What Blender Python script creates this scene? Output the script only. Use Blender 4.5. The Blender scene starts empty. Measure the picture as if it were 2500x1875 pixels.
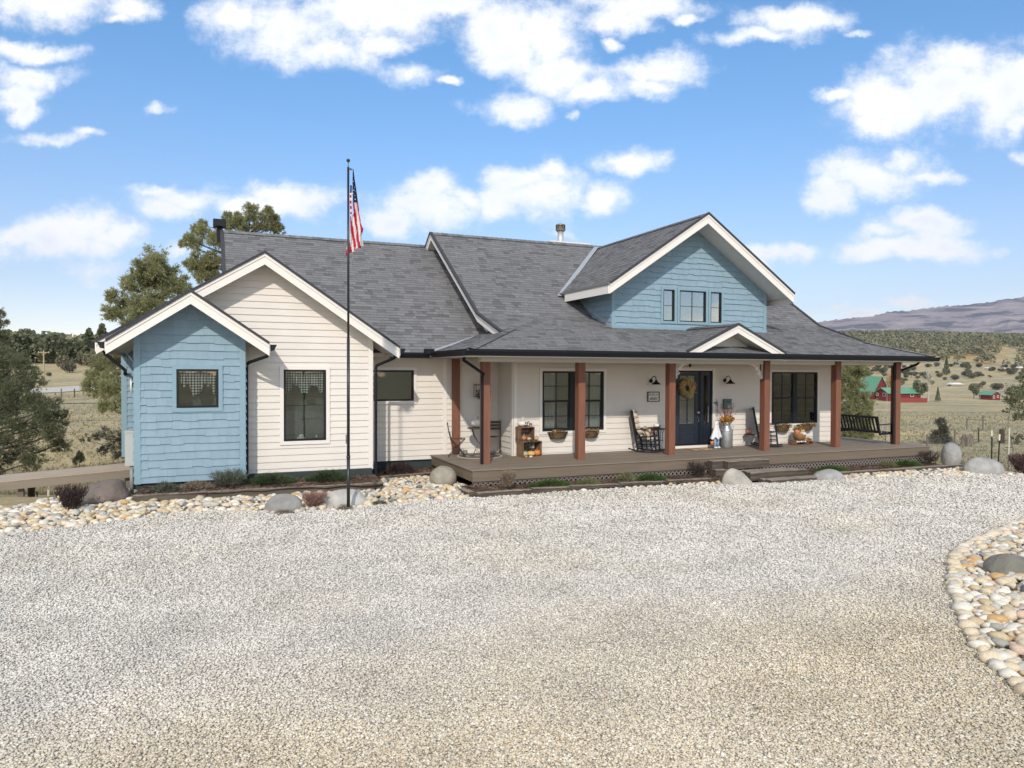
import bpy, bmesh, math, random
import numpy as np
from math import sin, cos, pi, radians, hypot, atan2, exp
from mathutils import Vector, Matrix
random.seed(7)
rnd = random.Random(11)
SC = bpy.context.scene
COL = SC.collection
H = 2.6
# ------------------------------------------------------------------ camera
RM = Matrix(((0.9207840972, 0.0034390731, -0.3900574561),
             (-0.3900571608, 0.0170193732, -0.9206333430),
             (0.0034724080, 0.9998492455, 0.0170126033)))
cd = bpy.data.cameras.new('camera'); cam = bpy.data.objects.new('camera', cd); COL.objects.link(cam)
cam.matrix_world = Matrix.Translation((0, 0, H)) @ RM.to_4x4()
cd.sensor_width = 36; cd.lens = 1758 / 2500 * 36; cd.clip_start = 0.05; cd.clip_end = 30000
SC.camera = cam
SC.render.resolution_x = 1024; SC.render.resolution_y = 768
SC.cycles.max_bounces = 6; SC.cycles.diffuse_bounces = 3; SC.cycles.glossy_bounces = 3; SC.cycles.transparent_max_bounces = 10; SC.cycles.caustics_reflective = False; SC.cycles.caustics_refractive = False
# ------------------------------------------------------------------ exposure
SC.view_settings.view_transform = 'Standard'; SC.view_settings.look = 'None'
SC.view_settings.exposure = 0.06; SC.view_settings.gamma = 1.0
# ------------------------------------------------------------------ sun
SUNV = Vector((0.47, 1.0, -0.71)).normalized()      # direction the light travels
sl = bpy.data.lights.new('sun', 'SUN'); sl.energy = 2.85; sl.angle = radians(1.2); sl.color = (1.0, 0.92, 0.81)
so = bpy.data.objects.new('sun', sl); COL.objects.link(so)
so.rotation_euler = SUNV.to_track_quat('-Z', 'Y').to_euler()
# ------------------------------------------------------------------ sky with clouds
def build_world():
    w = bpy.data.worlds.new('World'); SC.world = w; w.use_nodes = True
    nt = w.node_tree; N = nt.nodes; L = nt.links; N.clear()
    out = N.new('ShaderNodeOutputWorld'); bg = N.new('ShaderNodeBackground')
    sky = N.new('ShaderNodeTexSky'); sky.sky_type = 'NISHITA'; sky.sun_disc = False
    sky.sun_elevation = math.asin(-SUNV.z); sky.sun_rotation = atan2(-SUNV.x, -SUNV.y)
    sky.altitude = 2200; sky.air_density = 1.0; sky.dust_density = 1.4; sky.ozone_density = 2.0
    tc = N.new('ShaderNodeTexCoord')
    R = RM
    def dot(v):
        n = N.new('ShaderNodeVectorMath'); n.operation = 'DOT_PRODUCT'
        L.new(tc.outputs['Generated'], n.inputs[0]); n.inputs[1].default_value = v; return n.outputs['Value']
    def mt(op, a, b=None, c=None):
        n = N.new('ShaderNodeMath'); n.operation = op
        for i, x in enumerate((a, b, c)):
            if x is None: continue
            if isinstance(x, (int, float)): n.inputs[i].default_value = x
            else: L.new(x, n.inputs[i])
        return n.outputs[0]
    right = R.col[0]; up = R.col[1]; fw = -R.col[2]
    f = dot(fw); fm = mt('MAXIMUM', f, 0.08)
    u = mt('DIVIDE', dot(right), fm); v = mt('DIVIDE', dot(up), fm)
    cb = N.new('ShaderNodeCombineXYZ'); L.new(u, cb.inputs[0]); L.new(v, cb.inputs[1])
    wn = N.new('ShaderNodeTexNoise'); wn.noise_dimensions = '2D'; wn.inputs['Scale'].default_value = 9; wn.inputs['Detail'].default_value = 6; wn.inputs['Roughness'].default_value = .6
    L.new(cb.outputs[0], wn.inputs['Vector'])
    wm = N.new('ShaderNodeVectorMath'); wm.operation = 'MULTIPLY_ADD'
    L.new(wn.outputs['Color'], wm.inputs[0]); wm.inputs[1].default_value = (.075, .05, 0)
    off = N.new('ShaderNodeVectorMath'); off.operation = 'ADD'; L.new(cb.outputs[0], off.inputs[0]); off.inputs[1].default_value = (-.0375, -.025, 0)
    L.new(off.outputs[0], wm.inputs[2]); uv = wm.outputs[0]
    blobs = [(113,10,150,40),(316,25,60,30),(288,55,34,14),(79,127,80,20),(70,180,100,26),(40,225,50,26),(62,255,26,34),
      (120,340,90,17,.25),(200,322,50,13,.25),(395,262,48,12,.3),
      (593,40,95,42),(706,75,130,58),(791,120,85,42),(904,30,170,52),(1075,8,130,30),(915,95,60,25),
      (1232,70,85,55),(1306,85,110,68),(1250,140,80,50),(1363,185,80,48),(1560,15,150,30),(1500,50,80,30),(1436,226,70,26),
      (1617,170,100,36),(1578,212,70,26,.15),(1006,175,80,34,.22),(1107,195,26,12),(1245,262,78,30,.1),(1380,272,20,15,.2),
      (1928,50,100,30),(1870,88,90,18),(2007,48,55,24),(1690,50,30,12),(1490,100,26,16),(1548,190,26,16),(2080,80,50,12,.3),
      (2154,250,100,75),(2295,210,130,85),(2450,215,110,90),(2130,310,50,28),(2500,310,40,35),(2350,150,80,35),(2041,222,42,18),
      (2126,425,110,44),(2024,470,50,38),(2210,385,50,30),(2285,435,60,15,.2),(1532,398,76,26),
      (1310,470,90,52),(1278,435,60,32),(1465,485,55,34),(1335,420,32,22),(1215,490,40,34),
      (1045,500,112,48),(1035,455,55,30),(960,535,70,30),(1140,480,50,22),(706,490,90,34),(667,472,60,24),(600,505,70,28),
      (452,485,90,32),(395,468,55,17),(430,515,65,24),(215,545,80,38),(113,582,130,40),(285,565,48,24),(30,580,60,30),
      (226,662,85,32,.3),(435,616,52,17,.2),(2267,545,90,30),(2150,570,60,24),(2130,615,62,24),(2300,605,95,28),(2210,612,80,22),
      (1900,615,80,22),(1968,602,50,18),(1860,640,40,13),(2204,740,75,13,.2),(2110,766,36,12,.1),(2053,740,32,9,.15),(2480,390,30,18,.3),
      (150,770,60,14,.4),(1360,560,60,16,.4),(2440,610,30,14,.4)]
    cur = None
    for b in blobs:
        x, y, rx, ry = b[:4]; pen = b[4] if len(b) > 4 else 0
        cu = (x - 1250) / 1758; cv = -(y - 937.5) / 1758; su = 1758 / (rx * 1.5); sv = 1758 / (ry * 1.5)
        a = N.new('ShaderNodeVectorMath'); a.operation = 'MULTIPLY_ADD'
        L.new(uv, a.inputs[0]); a.inputs[1].default_value = (su, sv, 0); a.inputs[2].default_value = (-cu * su, -cv * sv, pen)
        l = N.new('ShaderNodeVectorMath'); l.operation = 'LENGTH'; L.new(a.outputs[0], l.inputs[0])
        t = l.outputs['Value']
        if pen: t = mt('ADD', t, pen * .8)
        if cur is None: cur = t
        else:
            m = N.new('ShaderNodeMath'); m.operation = 'SMOOTH_MIN'; L.new(cur, m.inputs[0]); L.new(t, m.inputs[1]); m.inputs[2].default_value = .25; cur = m.outputs[0]
    def noise(scale, det, rough, vec):
        n = N.new('ShaderNodeTexNoise'); n.noise_dimensions = '2D'; n.inputs['Scale'].default_value = scale; n.inputs['Detail'].default_value = det
        n.inputs['Roughness'].default_value = rough; L.new(vec, n.inputs['Vector']); return n.outputs['Fac']
    sc = N.new('ShaderNodeVectorMath'); sc.operation = 'MULTIPLY'; L.new(cb.outputs[0], sc.inputs[0]); sc.inputs[1].default_value = (1, 1.35, 1)
    n1 = noise(13, 9, .66, sc.outputs[0])
    val = mt('ADD', mt('SUBTRACT', 1.0, cur), mt('MULTIPLY', mt('SUBTRACT', n1, .5), 1.45))
    def ss(x, a, b):
        n = N.new('ShaderNodeMapRange'); n.interpolation_type = 'SMOOTHSTEP'; L.new(x, n.inputs[0])
        n.inputs[1].default_value = a; n.inputs[2].default_value = b; return n.outputs[0]
    alpha = mt('MULTIPLY', ss(val, -.12, .80), ss(f, .1, .2))
    n2 = noise(7, 5, .5, off.outputs[0])
    shade = mt('MULTIPLY', ss(val, .35, 1.1), ss(n2, .36, .60))
    cc = N.new('ShaderNodeMix'); cc.data_type = 'RGBA'; L.new(shade, cc.inputs[0])
    cc.inputs[6].default_value = (1.0, 1.0, 1.0, 1); cc.inputs[7].default_value = (.84, .87, .95, 1)
    # sky colour: paler towards the horizon, a deeper blue higher up
    sz = N.new('ShaderNodeSeparateXYZ'); L.new(tc.outputs['Generated'], sz.inputs[0])
    g = ss(sz.outputs[2], -.02, .46)
    gx = N.new('ShaderNodeMix'); gx.data_type = 'RGBA'; L.new(g, gx.inputs[0]); gx.inputs[6].default_value = (*SKYLO, 1); gx.inputs[7].default_value = (*SKYHI, 1)
    gm = N.new('ShaderNodeVectorMath'); gm.operation = 'MULTIPLY'; L.new(sky.outputs[0], gm.inputs[0]); L.new(gx.outputs[2], gm.inputs[1])
    mx = N.new('ShaderNodeMix'); mx.data_type = 'RGBA'; L.new(mt('MULTIPLY', alpha, .97), mx.inputs[0])
    L.new(gm.outputs[0], mx.inputs[6])
    cs = N.new('ShaderNodeVectorMath'); cs.operation = 'SCALE'; L.new(cc.outputs[2], cs.inputs[0]); cs.inputs['Scale'].default_value = 1.2 / SKYSTR
    L.new(cs.outputs[0], mx.inputs[7])
    L.new(mx.outputs[2], bg.inputs[0]); bg.inputs[1].default_value = SKYSTR
    # unseen cloud added overhead and behind, to whiten the sky's fill light
    den = mt('ADD', mt('MAXIMUM', sz.outputs[2], 0.0), .18)
    c3 = N.new('ShaderNodeCombineXYZ'); L.new(mt('DIVIDE', sz.outputs[0], den), c3.inputs[0]); L.new(mt('DIVIDE', sz.outputs[1], den), c3.inputs[1])
    a2 = mt('MULTIPLY', ss(noise(1.7, 4, .55, c3.outputs[0]), .42, .60), mt('MULTIPLY', ss(sz.outputs[2], -.02, .08), .9))
    m2 = N.new('ShaderNodeMix'); m2.data_type = 'RGBA'; L.new(a2, m2.inputs[0]); L.new(gm.outputs[0], m2.inputs[6]); m2.inputs[7].default_value = (1.22 / SKYSTR, 1.16 / SKYSTR, 1.07 / SKYSTR, 1)
    bg2 = N.new('ShaderNodeBackground'); L.new(m2.outputs[2], bg2.inputs[0]); bg2.inputs[1].default_value = SKYSTR
    gate = mt('MULTIPLY', mt('MULTIPLY', mt('LESS_THAN', mt('ABSOLUTE', u), 1.0), mt('LESS_THAN', mt('ABSOLUTE', mt('SUBTRACT', v, .33)), .5)), mt('GREATER_THAN', f, .1))
    ms = N.new('ShaderNodeMixShader'); L.new(gate, ms.inputs[0]); L.new(bg2.outputs[0], ms.inputs[1]); L.new(bg.outputs[0], ms.inputs[2])
    L.new(ms.outputs[0], out.inputs[0])
    w.cycles.sampling_method = 'MANUAL'; w.cycles.sample_map_resolution = 512
SKYSTR = .13; SKYLO = (1.62, 1.26, 1.08); SKYHI = (1.0, 1.54, 1.70)
build_world()

# ================================================================== helpers
MATS = {}
def ramp_node(nt, stops, interp='LINEAR'):
    r = nt.nodes.new('ShaderNodeValToRGB'); cr = r.color_ramp; cr.interpolation = interp
    while len(cr.elements) < len(stops): cr.elements.new(.5)
    for e, (p, c) in zip(cr.elements, stops):
        e.position = p; e.color = (*c, 1)
    return r
def P(name, col, rough=.7, var=0.0, vs=6.0, bump=0.0, bs=40.0, metal=0.0, attr=None, objcol=False, stretch=None, spec=.5, trans=0, interp='LINEAR', det=4, bd=.02):
    """col: rgb or None; attr: list of ramp stops driven by the face attribute 'shade'."""
    m = bpy.data.materials.new(name); m.use_nodes = True; nt = m.node_tree; N = nt.nodes; L = nt.links
    b = N['Principled BSDF']; b.inputs['Roughness'].default_value = rough; b.inputs['Metallic'].default_value = metal
    b.inputs['Specular IOR Level'].default_value = spec
    tc = N.new('ShaderNodeTexCoord'); vec = tc.outputs['Object']
    if stretch:
        mp = N.new('ShaderNodeMapping'); mp.inputs['Scale'].default_value = stretch; L.new(vec, mp.inputs[0]); vec = mp.outputs[0]
    src = None
    if attr:
        a = N.new('ShaderNodeAttribute'); a.attribute_name = 'shade'
        r = ramp_node(nt, attr, interp); L.new(a.outputs['Fac'], r.inputs[0]); src = r.outputs[0]
    elif objcol:
        oi = N.new('ShaderNodeObjectInfo'); src = oi.outputs['Color']
    if var > 0:
        n = N.new('ShaderNodeTexNoise'); n.inputs['Scale'].default_value = vs; n.inputs['Detail'].default_value = det; L.new(vec, n.inputs['Vector'])
        mr = N.new('ShaderNodeMapRange'); L.new(n.outputs['Fac'], mr.inputs[0]); mr.inputs[1].default_value = .25; mr.inputs[2].default_value = .75
        mr.inputs[3].default_value = 1 - var; mr.inputs[4].default_value = 1 + var
        vm = N.new('ShaderNodeVectorMath'); vm.operation = 'SCALE'; L.new(mr.outputs[0], vm.inputs['Scale'])
        if src: L.new(src, vm.inputs[0])
        else: vm.inputs[0].default_value = col
        L.new(vm.outputs[0], b.inputs['Base Color'])
    elif src: L.new(src, b.inputs['Base Color'])
    else: b.inputs['Base Color'].default_value = (*col, 1)
    if bump > 0:
        n = N.new('ShaderNodeTexNoise'); n.inputs['Scale'].default_value = bs; n.inputs['Detail'].default_value = 5; L.new(vec, n.inputs['Vector'])
        bp = N.new('ShaderNodeBump'); bp.inputs['Strength'].default_value = bump; bp.inputs['Distance'].default_value = bd
        L.new(n.outputs['Fac'], bp.inputs['Height']); L.new(bp.outputs[0], b.inputs['Normal'])
    if trans:
        tr = N.new('ShaderNodeBsdfTranslucent'); ms = N.new('ShaderNodeMixShader'); ms.inputs[0].default_value = trans
        if src: L.new(src, tr.inputs[0])
        else: tr.inputs[0].default_value = (*col, 1)
        L.new(b.outputs[0], ms.inputs[1]); L.new(tr.outputs[0], ms.inputs[2]); L.new(ms.outputs[0], N['Material Output'].inputs[0])
    return m
def GLASS(name, tint=(.55, .6, .6), refl=.12):
    m = bpy.data.materials.new(name); m.use_nodes = True; nt = m.node_tree; N = nt.nodes; L = nt.links; N.remove(N['Principled BSDF'])
    t = N.new('ShaderNodeBsdfTransparent'); t.inputs[0].default_value = (*tint, 1)
    g = N.new('ShaderNodeBsdfGlossy'); g.inputs['Roughness'].default_value = .015; g.inputs[0].default_value = (1, 1, 1, 1)
    tc = N.new('ShaderNodeTexCoord'); n = N.new('ShaderNodeTexNoise'); n.inputs['Scale'].default_value = 1.3; L.new(tc.outputs['Object'], n.inputs['Vector'])
    bp = N.new('ShaderNodeBump'); bp.inputs['Strength'].default_value = .12; bp.inputs['Distance'].default_value = .02; L.new(n.outputs['Fac'], bp.inputs['Height']); L.new(bp.outputs[0], g.inputs['Normal'])
    lw = N.new('ShaderNodeFresnel'); lw.inputs[0].default_value = 1.5
    ad = N.new('ShaderNodeMath'); ad.operation = 'ADD'; L.new(lw.outputs[0], ad.inputs[0]); ad.inputs[1].default_value = refl
    ms = N.new('ShaderNodeMixShader'); L.new(ad.outputs[0], ms.inputs[0]); L.new(t.outputs[0], ms.inputs[1]); L.new(g.outputs[0], ms.inputs[2])
    L.new(ms.outputs[0], N['Material Output'].inputs[0]); return m

class MB:
    def __init__(s): s.v = []; s.f = []; s.m = []; s.c = []
    def face(s, pts, mi=0, c=.5):
        n = len(s.v); s.v.extend([tuple(p) for p in pts]); s.f.append(tuple(range(n, n + len(pts)))); s.m.append(mi); s.c.append(c)
    def idx(s, verts, faces, mi=0, c=.5):
        n = len(s.v); s.v.extend([tuple(p) for p in verts])
        for q in faces: s.f.append(tuple(i + n for i in q)); s.m.append(mi); s.c.append(c)
    def box(s, x0, y0, z0, x1, y1, z1, mi=0, c=.5):
        v = [(x0,y0,z0),(x1,y0,z0),(x1,y1,z0),(x0,y1,z0),(x0,y0,z1),(x1,y0,z1),(x1,y1,z1),(x0,y1,z1)]
        s.idx(v, [(0,3,2,1),(4,5,6,7),(0,1,5,4),(1,2,6,5),(2,3,7,6),(3,0,4,7)], mi, c); return s
    def bar(s, a, b, w, h, mi=0, c=.5, up=(0, 0, 1)):
        a = Vector(a); b = Vector(b); d = (b - a).normalized(); upv = Vector(up)
        if abs(d.dot(upv)) > .98: upv = Vector((0, 1, 0))
        sx = d.cross(upv).normalized() * (w / 2); sz = sx.cross(d).normalized() * (h / 2)
        v = [a - sx - sz, a + sx - sz, a + sx + sz, a - sx + sz, b - sx - sz, b + sx - sz, b + sx + sz, b - sx + sz]
        s.idx(v, [(0,1,2,3),(4,7,6,5),(0,4,5,1),(1,5,6,2),(2,6,7,3),(3,7,4,0)], mi, c); return s
    def tube(s, pts, r, n=8, mi=0, c=.5, r2=None):
        pts = [Vector(p) for p in pts]; k = len(pts); rings = []
        for i, p in enumerate(pts):
            d = (pts[min(i + 1, k - 1)] - pts[max(i - 1, 0)]).normalized()
            a = d.cross(Vector((0, 0, 1)));
            if a.length < .05: a = d.cross(Vector((0, 1, 0)))
            a.normalize(); b = d.cross(a)
            rr = r if r2 is None else r + (r2 - r) * i / (k - 1)
            rings.append([p + (a * cos(2 * pi * j / n) + b * sin(2 * pi * j / n)) * rr for j in range(n)])
        v = [q for g in rings for q in g]; f = []
        for i in range(k - 1):
            for j in range(n): f.append((i*n+j, i*n+(j+1)%n, (i+1)*n+(j+1)%n, (i+1)*n+j))
        f.append(tuple(range(n - 1, -1, -1))); f.append(tuple((k - 1) * n + j for j in range(n)))
        s.idx(v, f, mi, c); return s
    def lathe(s, prof, n=20, cx=0, cy=0, mi=0, c=.5, ribs=0, rd=0, squash=1):
        v = []; f = []; k = len(prof)
        for r, z in prof:
            for j in range(n):
                a = 2 * pi * j / n; q = r * (1 - rd * abs(cos(a * ribs / 2)) ** 6) if ribs else r
                v.append((cx + q * cos(a), cy + q * sin(a) * squash, z))
        for i in range(k - 1):
            for j in range(n): f.append((i*n+j, i*n+(j+1)%n, (i+1)*n+(j+1)%n, (i+1)*n+j))
        f.append(tuple(range(n - 1, -1, -1))); f.append(tuple((k - 1) * n + j for j in range(n)))
        s.idx(v, f, mi, c); return s
    def prism(s, poly, y0, y1, mi=0, c=.5):  # poly in (x,z), extruded in y
        n = len(poly); v = [(x, y0, z) for x, z in poly] + [(x, y1, z) for x, z in poly]
        f = [tuple(range(n)), tuple(range(2 * n - 1, n - 1, -1))] + [(i, n + i, n + (i + 1) % n, (i + 1) % n) for i in range(n)]
        s.idx(v, f, mi, c); return s
    def ball(s, c0, rx, ry, rz, n=10, k=6, mi=0, c=.5, f=None):
        v = []; q = []
        for i in range(k + 1):
            th = pi * i / k
            for j in range(n):
                ph = 2 * pi * j / n; sc = f(th, ph) if f else 1
                v.append((c0[0] + rx * sin(th) * cos(ph) * sc, c0[1] + ry * sin(th) * sin(ph) * sc, c0[2] + rz * cos(th) * (sc if f else 1)))
        for i in range(k):
            for j in range(n): q.append((i*n+j, (i+1)*n+j, (i+1)*n+(j+1)%n, i*n+(j+1)%n))
        s.idx(v, q, mi, c); return s
    def build(s, name, mats, parent=None, smooth=False, loc=None):
        me = bpy.data.meshes.new(name); me.from_pydata(s.v, [], s.f)
        if not isinstance(mats, (list, tuple)): mats = [mats]
        for m in mats: me.materials.append(m)
        me.polygons.foreach_set('material_index', s.m)
        a = me.attributes.new('shade', 'FLOAT', 'FACE'); a.data.foreach_set('value', s.c)
        if smooth: me.polygons.foreach_set('use_smooth', [True] * len(s.f))
        me.update(); me.validate()
        o = bpy.data.objects.new(name, me); COL.objects.link(o)
        if parent is not None:
            o.parent = parent
            if parent.get('_w'): o.location = -parent.location
        if loc is not None: o.location = loc
        return o
def tag(o, label, cat, group=None):
    o['label'] = label; o['category'] = cat
    if group: o['group'] = group
    return o
def thing(name, label, cat, loc=(0, 0, 0), rz=0, group=None, world=False):
    o = bpy.data.objects.new(name, None); COL.objects.link(o); o.empty_display_size = .2
    o.location = loc; o.rotation_euler = (0, 0, rz)
    if world: o['_w'] = True
    return tag(o, label, cat, group)
def dup(o, loc=None, rz=None, label=None, scale=None, parent=None):
    c = o.copy(); COL.objects.link(c)
    if parent is not None: c.parent = parent
    if loc is not None: c.location = loc
    if rz is not None: c.rotation_euler = (0, 0, rz)
    if label: c['label'] = label
    if scale is not None: c.scale = (scale,) * 3 if isinstance(scale, (int, float)) else scale
    for ch in list(o.children): dup(ch, parent=c)
    return c
def struct(o, kind='structure'):
    o['kind'] = kind; return o
def at(px, py, D):
    """point at photo pixel (2500 px wide) and depth D along the optical axis (metres)"""
    return Vector((0, 0, H)) + RM @ Vector(((px - 1250) / 1758 * D, -(py - 937.5) / 1758 * D, -D))
def sstep(a, b, x):
    t = max(0, min(1, (x - a) / (b - a))); return t * t * (3 - 2 * t)
def pl(tab, x):
    if x <= tab[0][0]: return tab[0][1]
    for (a, b), (c, d) in zip(tab, tab[1:]):
        if x <= c: return b + (d - b) * (x - a) / (c - a)
    return tab[-1][1]
# ---- polygon clipping for courses
def clip(poly, a, b, c):   # keep a*u+b*v<=c
    out = []; n = len(poly)
    for i in range(n):
        p = poly[i]; q = poly[(i + 1) % n]; dp = a*p[0]+b*p[1]-c; dq = a*q[0]+b*q[1]-c
        if dp <= 1e-9: out.append(p)
        if (dp < -1e-9 and dq > 1e-9) or (dp > 1e-9 and dq < -1e-9):
            t = dp / (dp - dq); out.append((p[0]+(q[0]-p[0])*t, p[1]+(q[1]-p[1])*t))
    return out
def rectclip(poly, u0, v0, u1, v1):
    for abc in ((-1, 0, -u0), (1, 0, u1), (0, -1, -v0), (0, 1, v1)):
        poly = clip(poly, *abc)
        if len(poly) < 3: return []
    return poly
def minus(poly, h):
    u0, v0, u1, v1 = h; res = []
    a = clip(poly, 1, 0, u0); res.append(a); r = clip(poly, -1, 0, -u0) if len(poly) > 2 else []
    if len(r) > 2: res.append(clip(r, -1, 0, -u1)); r = clip(r, 1, 0, u1)
    if len(r) > 2: res.append(clip(r, 0, 1, v0)); res.append(clip(r, 0, -1, -v1))
    def area(p): return abs(sum(p[i][0]*p[(i+1)%len(p)][1]-p[(i+1)%len(p)][0]*p[i][1] for i in range(len(p))))/2
    return [p for p in res if len(p) > 2 and area(p) > 1e-5]
def courses(m, O, U, V, Nn, poly, exp_, thick, holes=(), cellw=None, jit=0, vj=0, base=.004, mi=0, phase=0, r=rnd, gap=0, tj=0):
    O = Vector(O); U = Vector(U); V = Vector(V); Nn = Vector(Nn)
    us = [p[0] for p in poly]; vs = [p[1] for p in poly]
    v = math.floor((min(vs) - phase) / exp_) * exp_ + phase
    while v < max(vs):
        u = min(us) - (r.random() * cellw if cellw else 0)
        while u < max(us):
            w = (cellw * (1 + jit * (r.random() * 2 - 1))) if cellw else (max(us) - min(us) + 1)
            dv = (r.random() * 2 - 1) * vj; sh = r.random(); th = thick * (1 + tj * (r.random() * 2 - 1))
            v0 = v + dv; v1 = v + exp_ + vj
            pc = rectclip(poly, u + gap / 2, v0, u + w - gap / 2, v1); pieces = [pc] if pc else []
            for h in holes:
                nx = []
                for p_ in pieces: nx += minus(p_, h)
                pieces = nx
            for p_ in pieces:
                top = []; bot = []
                for (a, b) in p_:
                    q = O + U * a + V * b; top.append(q + Nn * (base + th * (1 - (b - v0) / (v1 - v0)))); bot.append(q)
                # orientation
                nrm = (top[1] - top[0]).cross(top[2] - top[1])
                if nrm.dot(Nn) < 0: top.reverse(); bot.reverse(); p_ = p_[::-1]
                m.face(top, mi, sh); n = len(top)
                for i in range(n):
                    j = (i + 1) % n; m.face((top[i], bot[i], bot[j], top[j]), mi, sh)
            u += w
        v += exp_
# ================================================================== materials
WHITE = (.715, .665, .60); BLUE = (.245, .39, .485)
M_white = P('white_siding', WHITE, .62, .035, 2.5, .12, 60, bd=.004)
M_trimw = P('white_trim', (.78, .735, .675), .55, .02, 3)
M_blue = P('blue_shakes', None, .7, .05, 9, .25, 70, attr=[(0, (.225, .330, .400)), (1, (.245, .355, .43))], stretch=(1, 1, .25), bd=.004)
M_trimb = P('blue_trim', (.225, .345, .415), .55, .03, 4)
M_roof = P('asphalt_shingle', None, .9, .12, 60, .4, 160, attr=[(0, (.112, .111, .114)), (.15, (.142, .141, .145)), (.3, (.168, .167, .171)), (.8, (.182, .181, .186)), (1, (.205, .204, .208))], spec=.3, bd=.003)
M_black = P('black_frame', (.010, .012, .016), .5, 0, spec=.3)
M_gutter = P('dark_gutter', (.010, .012, .016), .55, 0, spec=.25)
M_deckshade = P('deck_shade', (.006, .006, .006), .95, spec=0)  # near-black, shade under the deck painted as colour
M_post = P('stained_post', (.205, .082, .048), .62, .18, 3, .2, 40, stretch=(6, 6, .6), bd=.004)
M_deck = P('deck_boards', None, .7, .08, 2.5, .1, 50, attr=[(0, (.215, .172, .130)), (1, (.265, .215, .165))], bd=.003)
M_rim = P('deck_fascia', (.170, .132, .094), .65, .12, 2, .1, 30, stretch=(.6, 1, 8), bd=.003)
M_lat = P('lattice_plastic', (.21, .18, .165), .7, .05, 6)
M_found = P('dark_foundation', (.030, .045, .048), .8, .1, 5)
M_dark = P('room_dark', (.16, .18, .165), .9)
M_glass = GLASS('window_glass', (.80, .84, .83), .035)
M_glassd = GLASS('dormer_glass', (.62, .68, .68), .30)
M_flash = P('metal_flashing', (.42, .44, .47), .45, .04, 3, metal=.3)
M_sof = P('soffit_paint', (.66, .64, .60), .7, .03, 3)
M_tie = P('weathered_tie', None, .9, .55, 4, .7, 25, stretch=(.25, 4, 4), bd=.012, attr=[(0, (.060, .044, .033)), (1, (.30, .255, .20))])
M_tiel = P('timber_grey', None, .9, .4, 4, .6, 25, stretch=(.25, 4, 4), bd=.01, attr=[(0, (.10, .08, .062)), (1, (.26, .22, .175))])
M_curt = P('sheer_curtain', (.62, .62, .58), .9, .08, 12, stretch=(6, 6, .3), trans=.3)
M_navy = P('navy_door', (.012, .020, .034), .42, 0)

# ================================================================== terrain
LEFT = [(0, .02), (12, .0), (14.4, .05), (15.4, -.12), (17, -.43), (20, -.8), (30, -1.25), (80, -1.8), (130, -1.5), (160, -.2), (200, 3.4), (222, 5.3), (300, 8), (600, 12), (3500, 20)]
RIGHT = [(0, .02), (12, -.06), (20, -.2), (22.5, -.32), (26, -.62), (33, -.95), (45, -1.2), (80, -2.4), (150, -5.6), (300, -9.8), (450, -7.0), (600, 2.6), (800, 22.6), (1000, 46), (1150, 60), (1300, 66), (1700, 60), (3500, 40)]
def zg(x, y=0): return .055 - .009 * x
def terr(x, y):
    D = .39 * x + .92 * y; lat = .92 * x - .39 * y
    s = lat / max(D, 8.0)
    t = sstep(-.32, .30, s)
    a = pl(LEFT, D); b = pl(RIGHT, D)
    z = a * (1 - t) + b * t
    if D < 16:
        k = sstep(14.5, 12, D) if D > 12 else 1
        z = z * (1 - k) + (zg(max(-12, min(30, x))) - .05) * k
    amp = sstep(25, 200, D)
    if amp > 0:
        q = min(D, 1500) / 100
        z += amp * (.5 * sin(x / 23 + 1) * sin(y / 31 + .4) + .5 * q * sin(x / 97 + y / 140) * sin(y / 120 - x / 210 + 2) * .6)
    if D > 21 and D < 60: z += .05 * sin(x * .9) * sin(y * .7 + 1)
    return z
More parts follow.
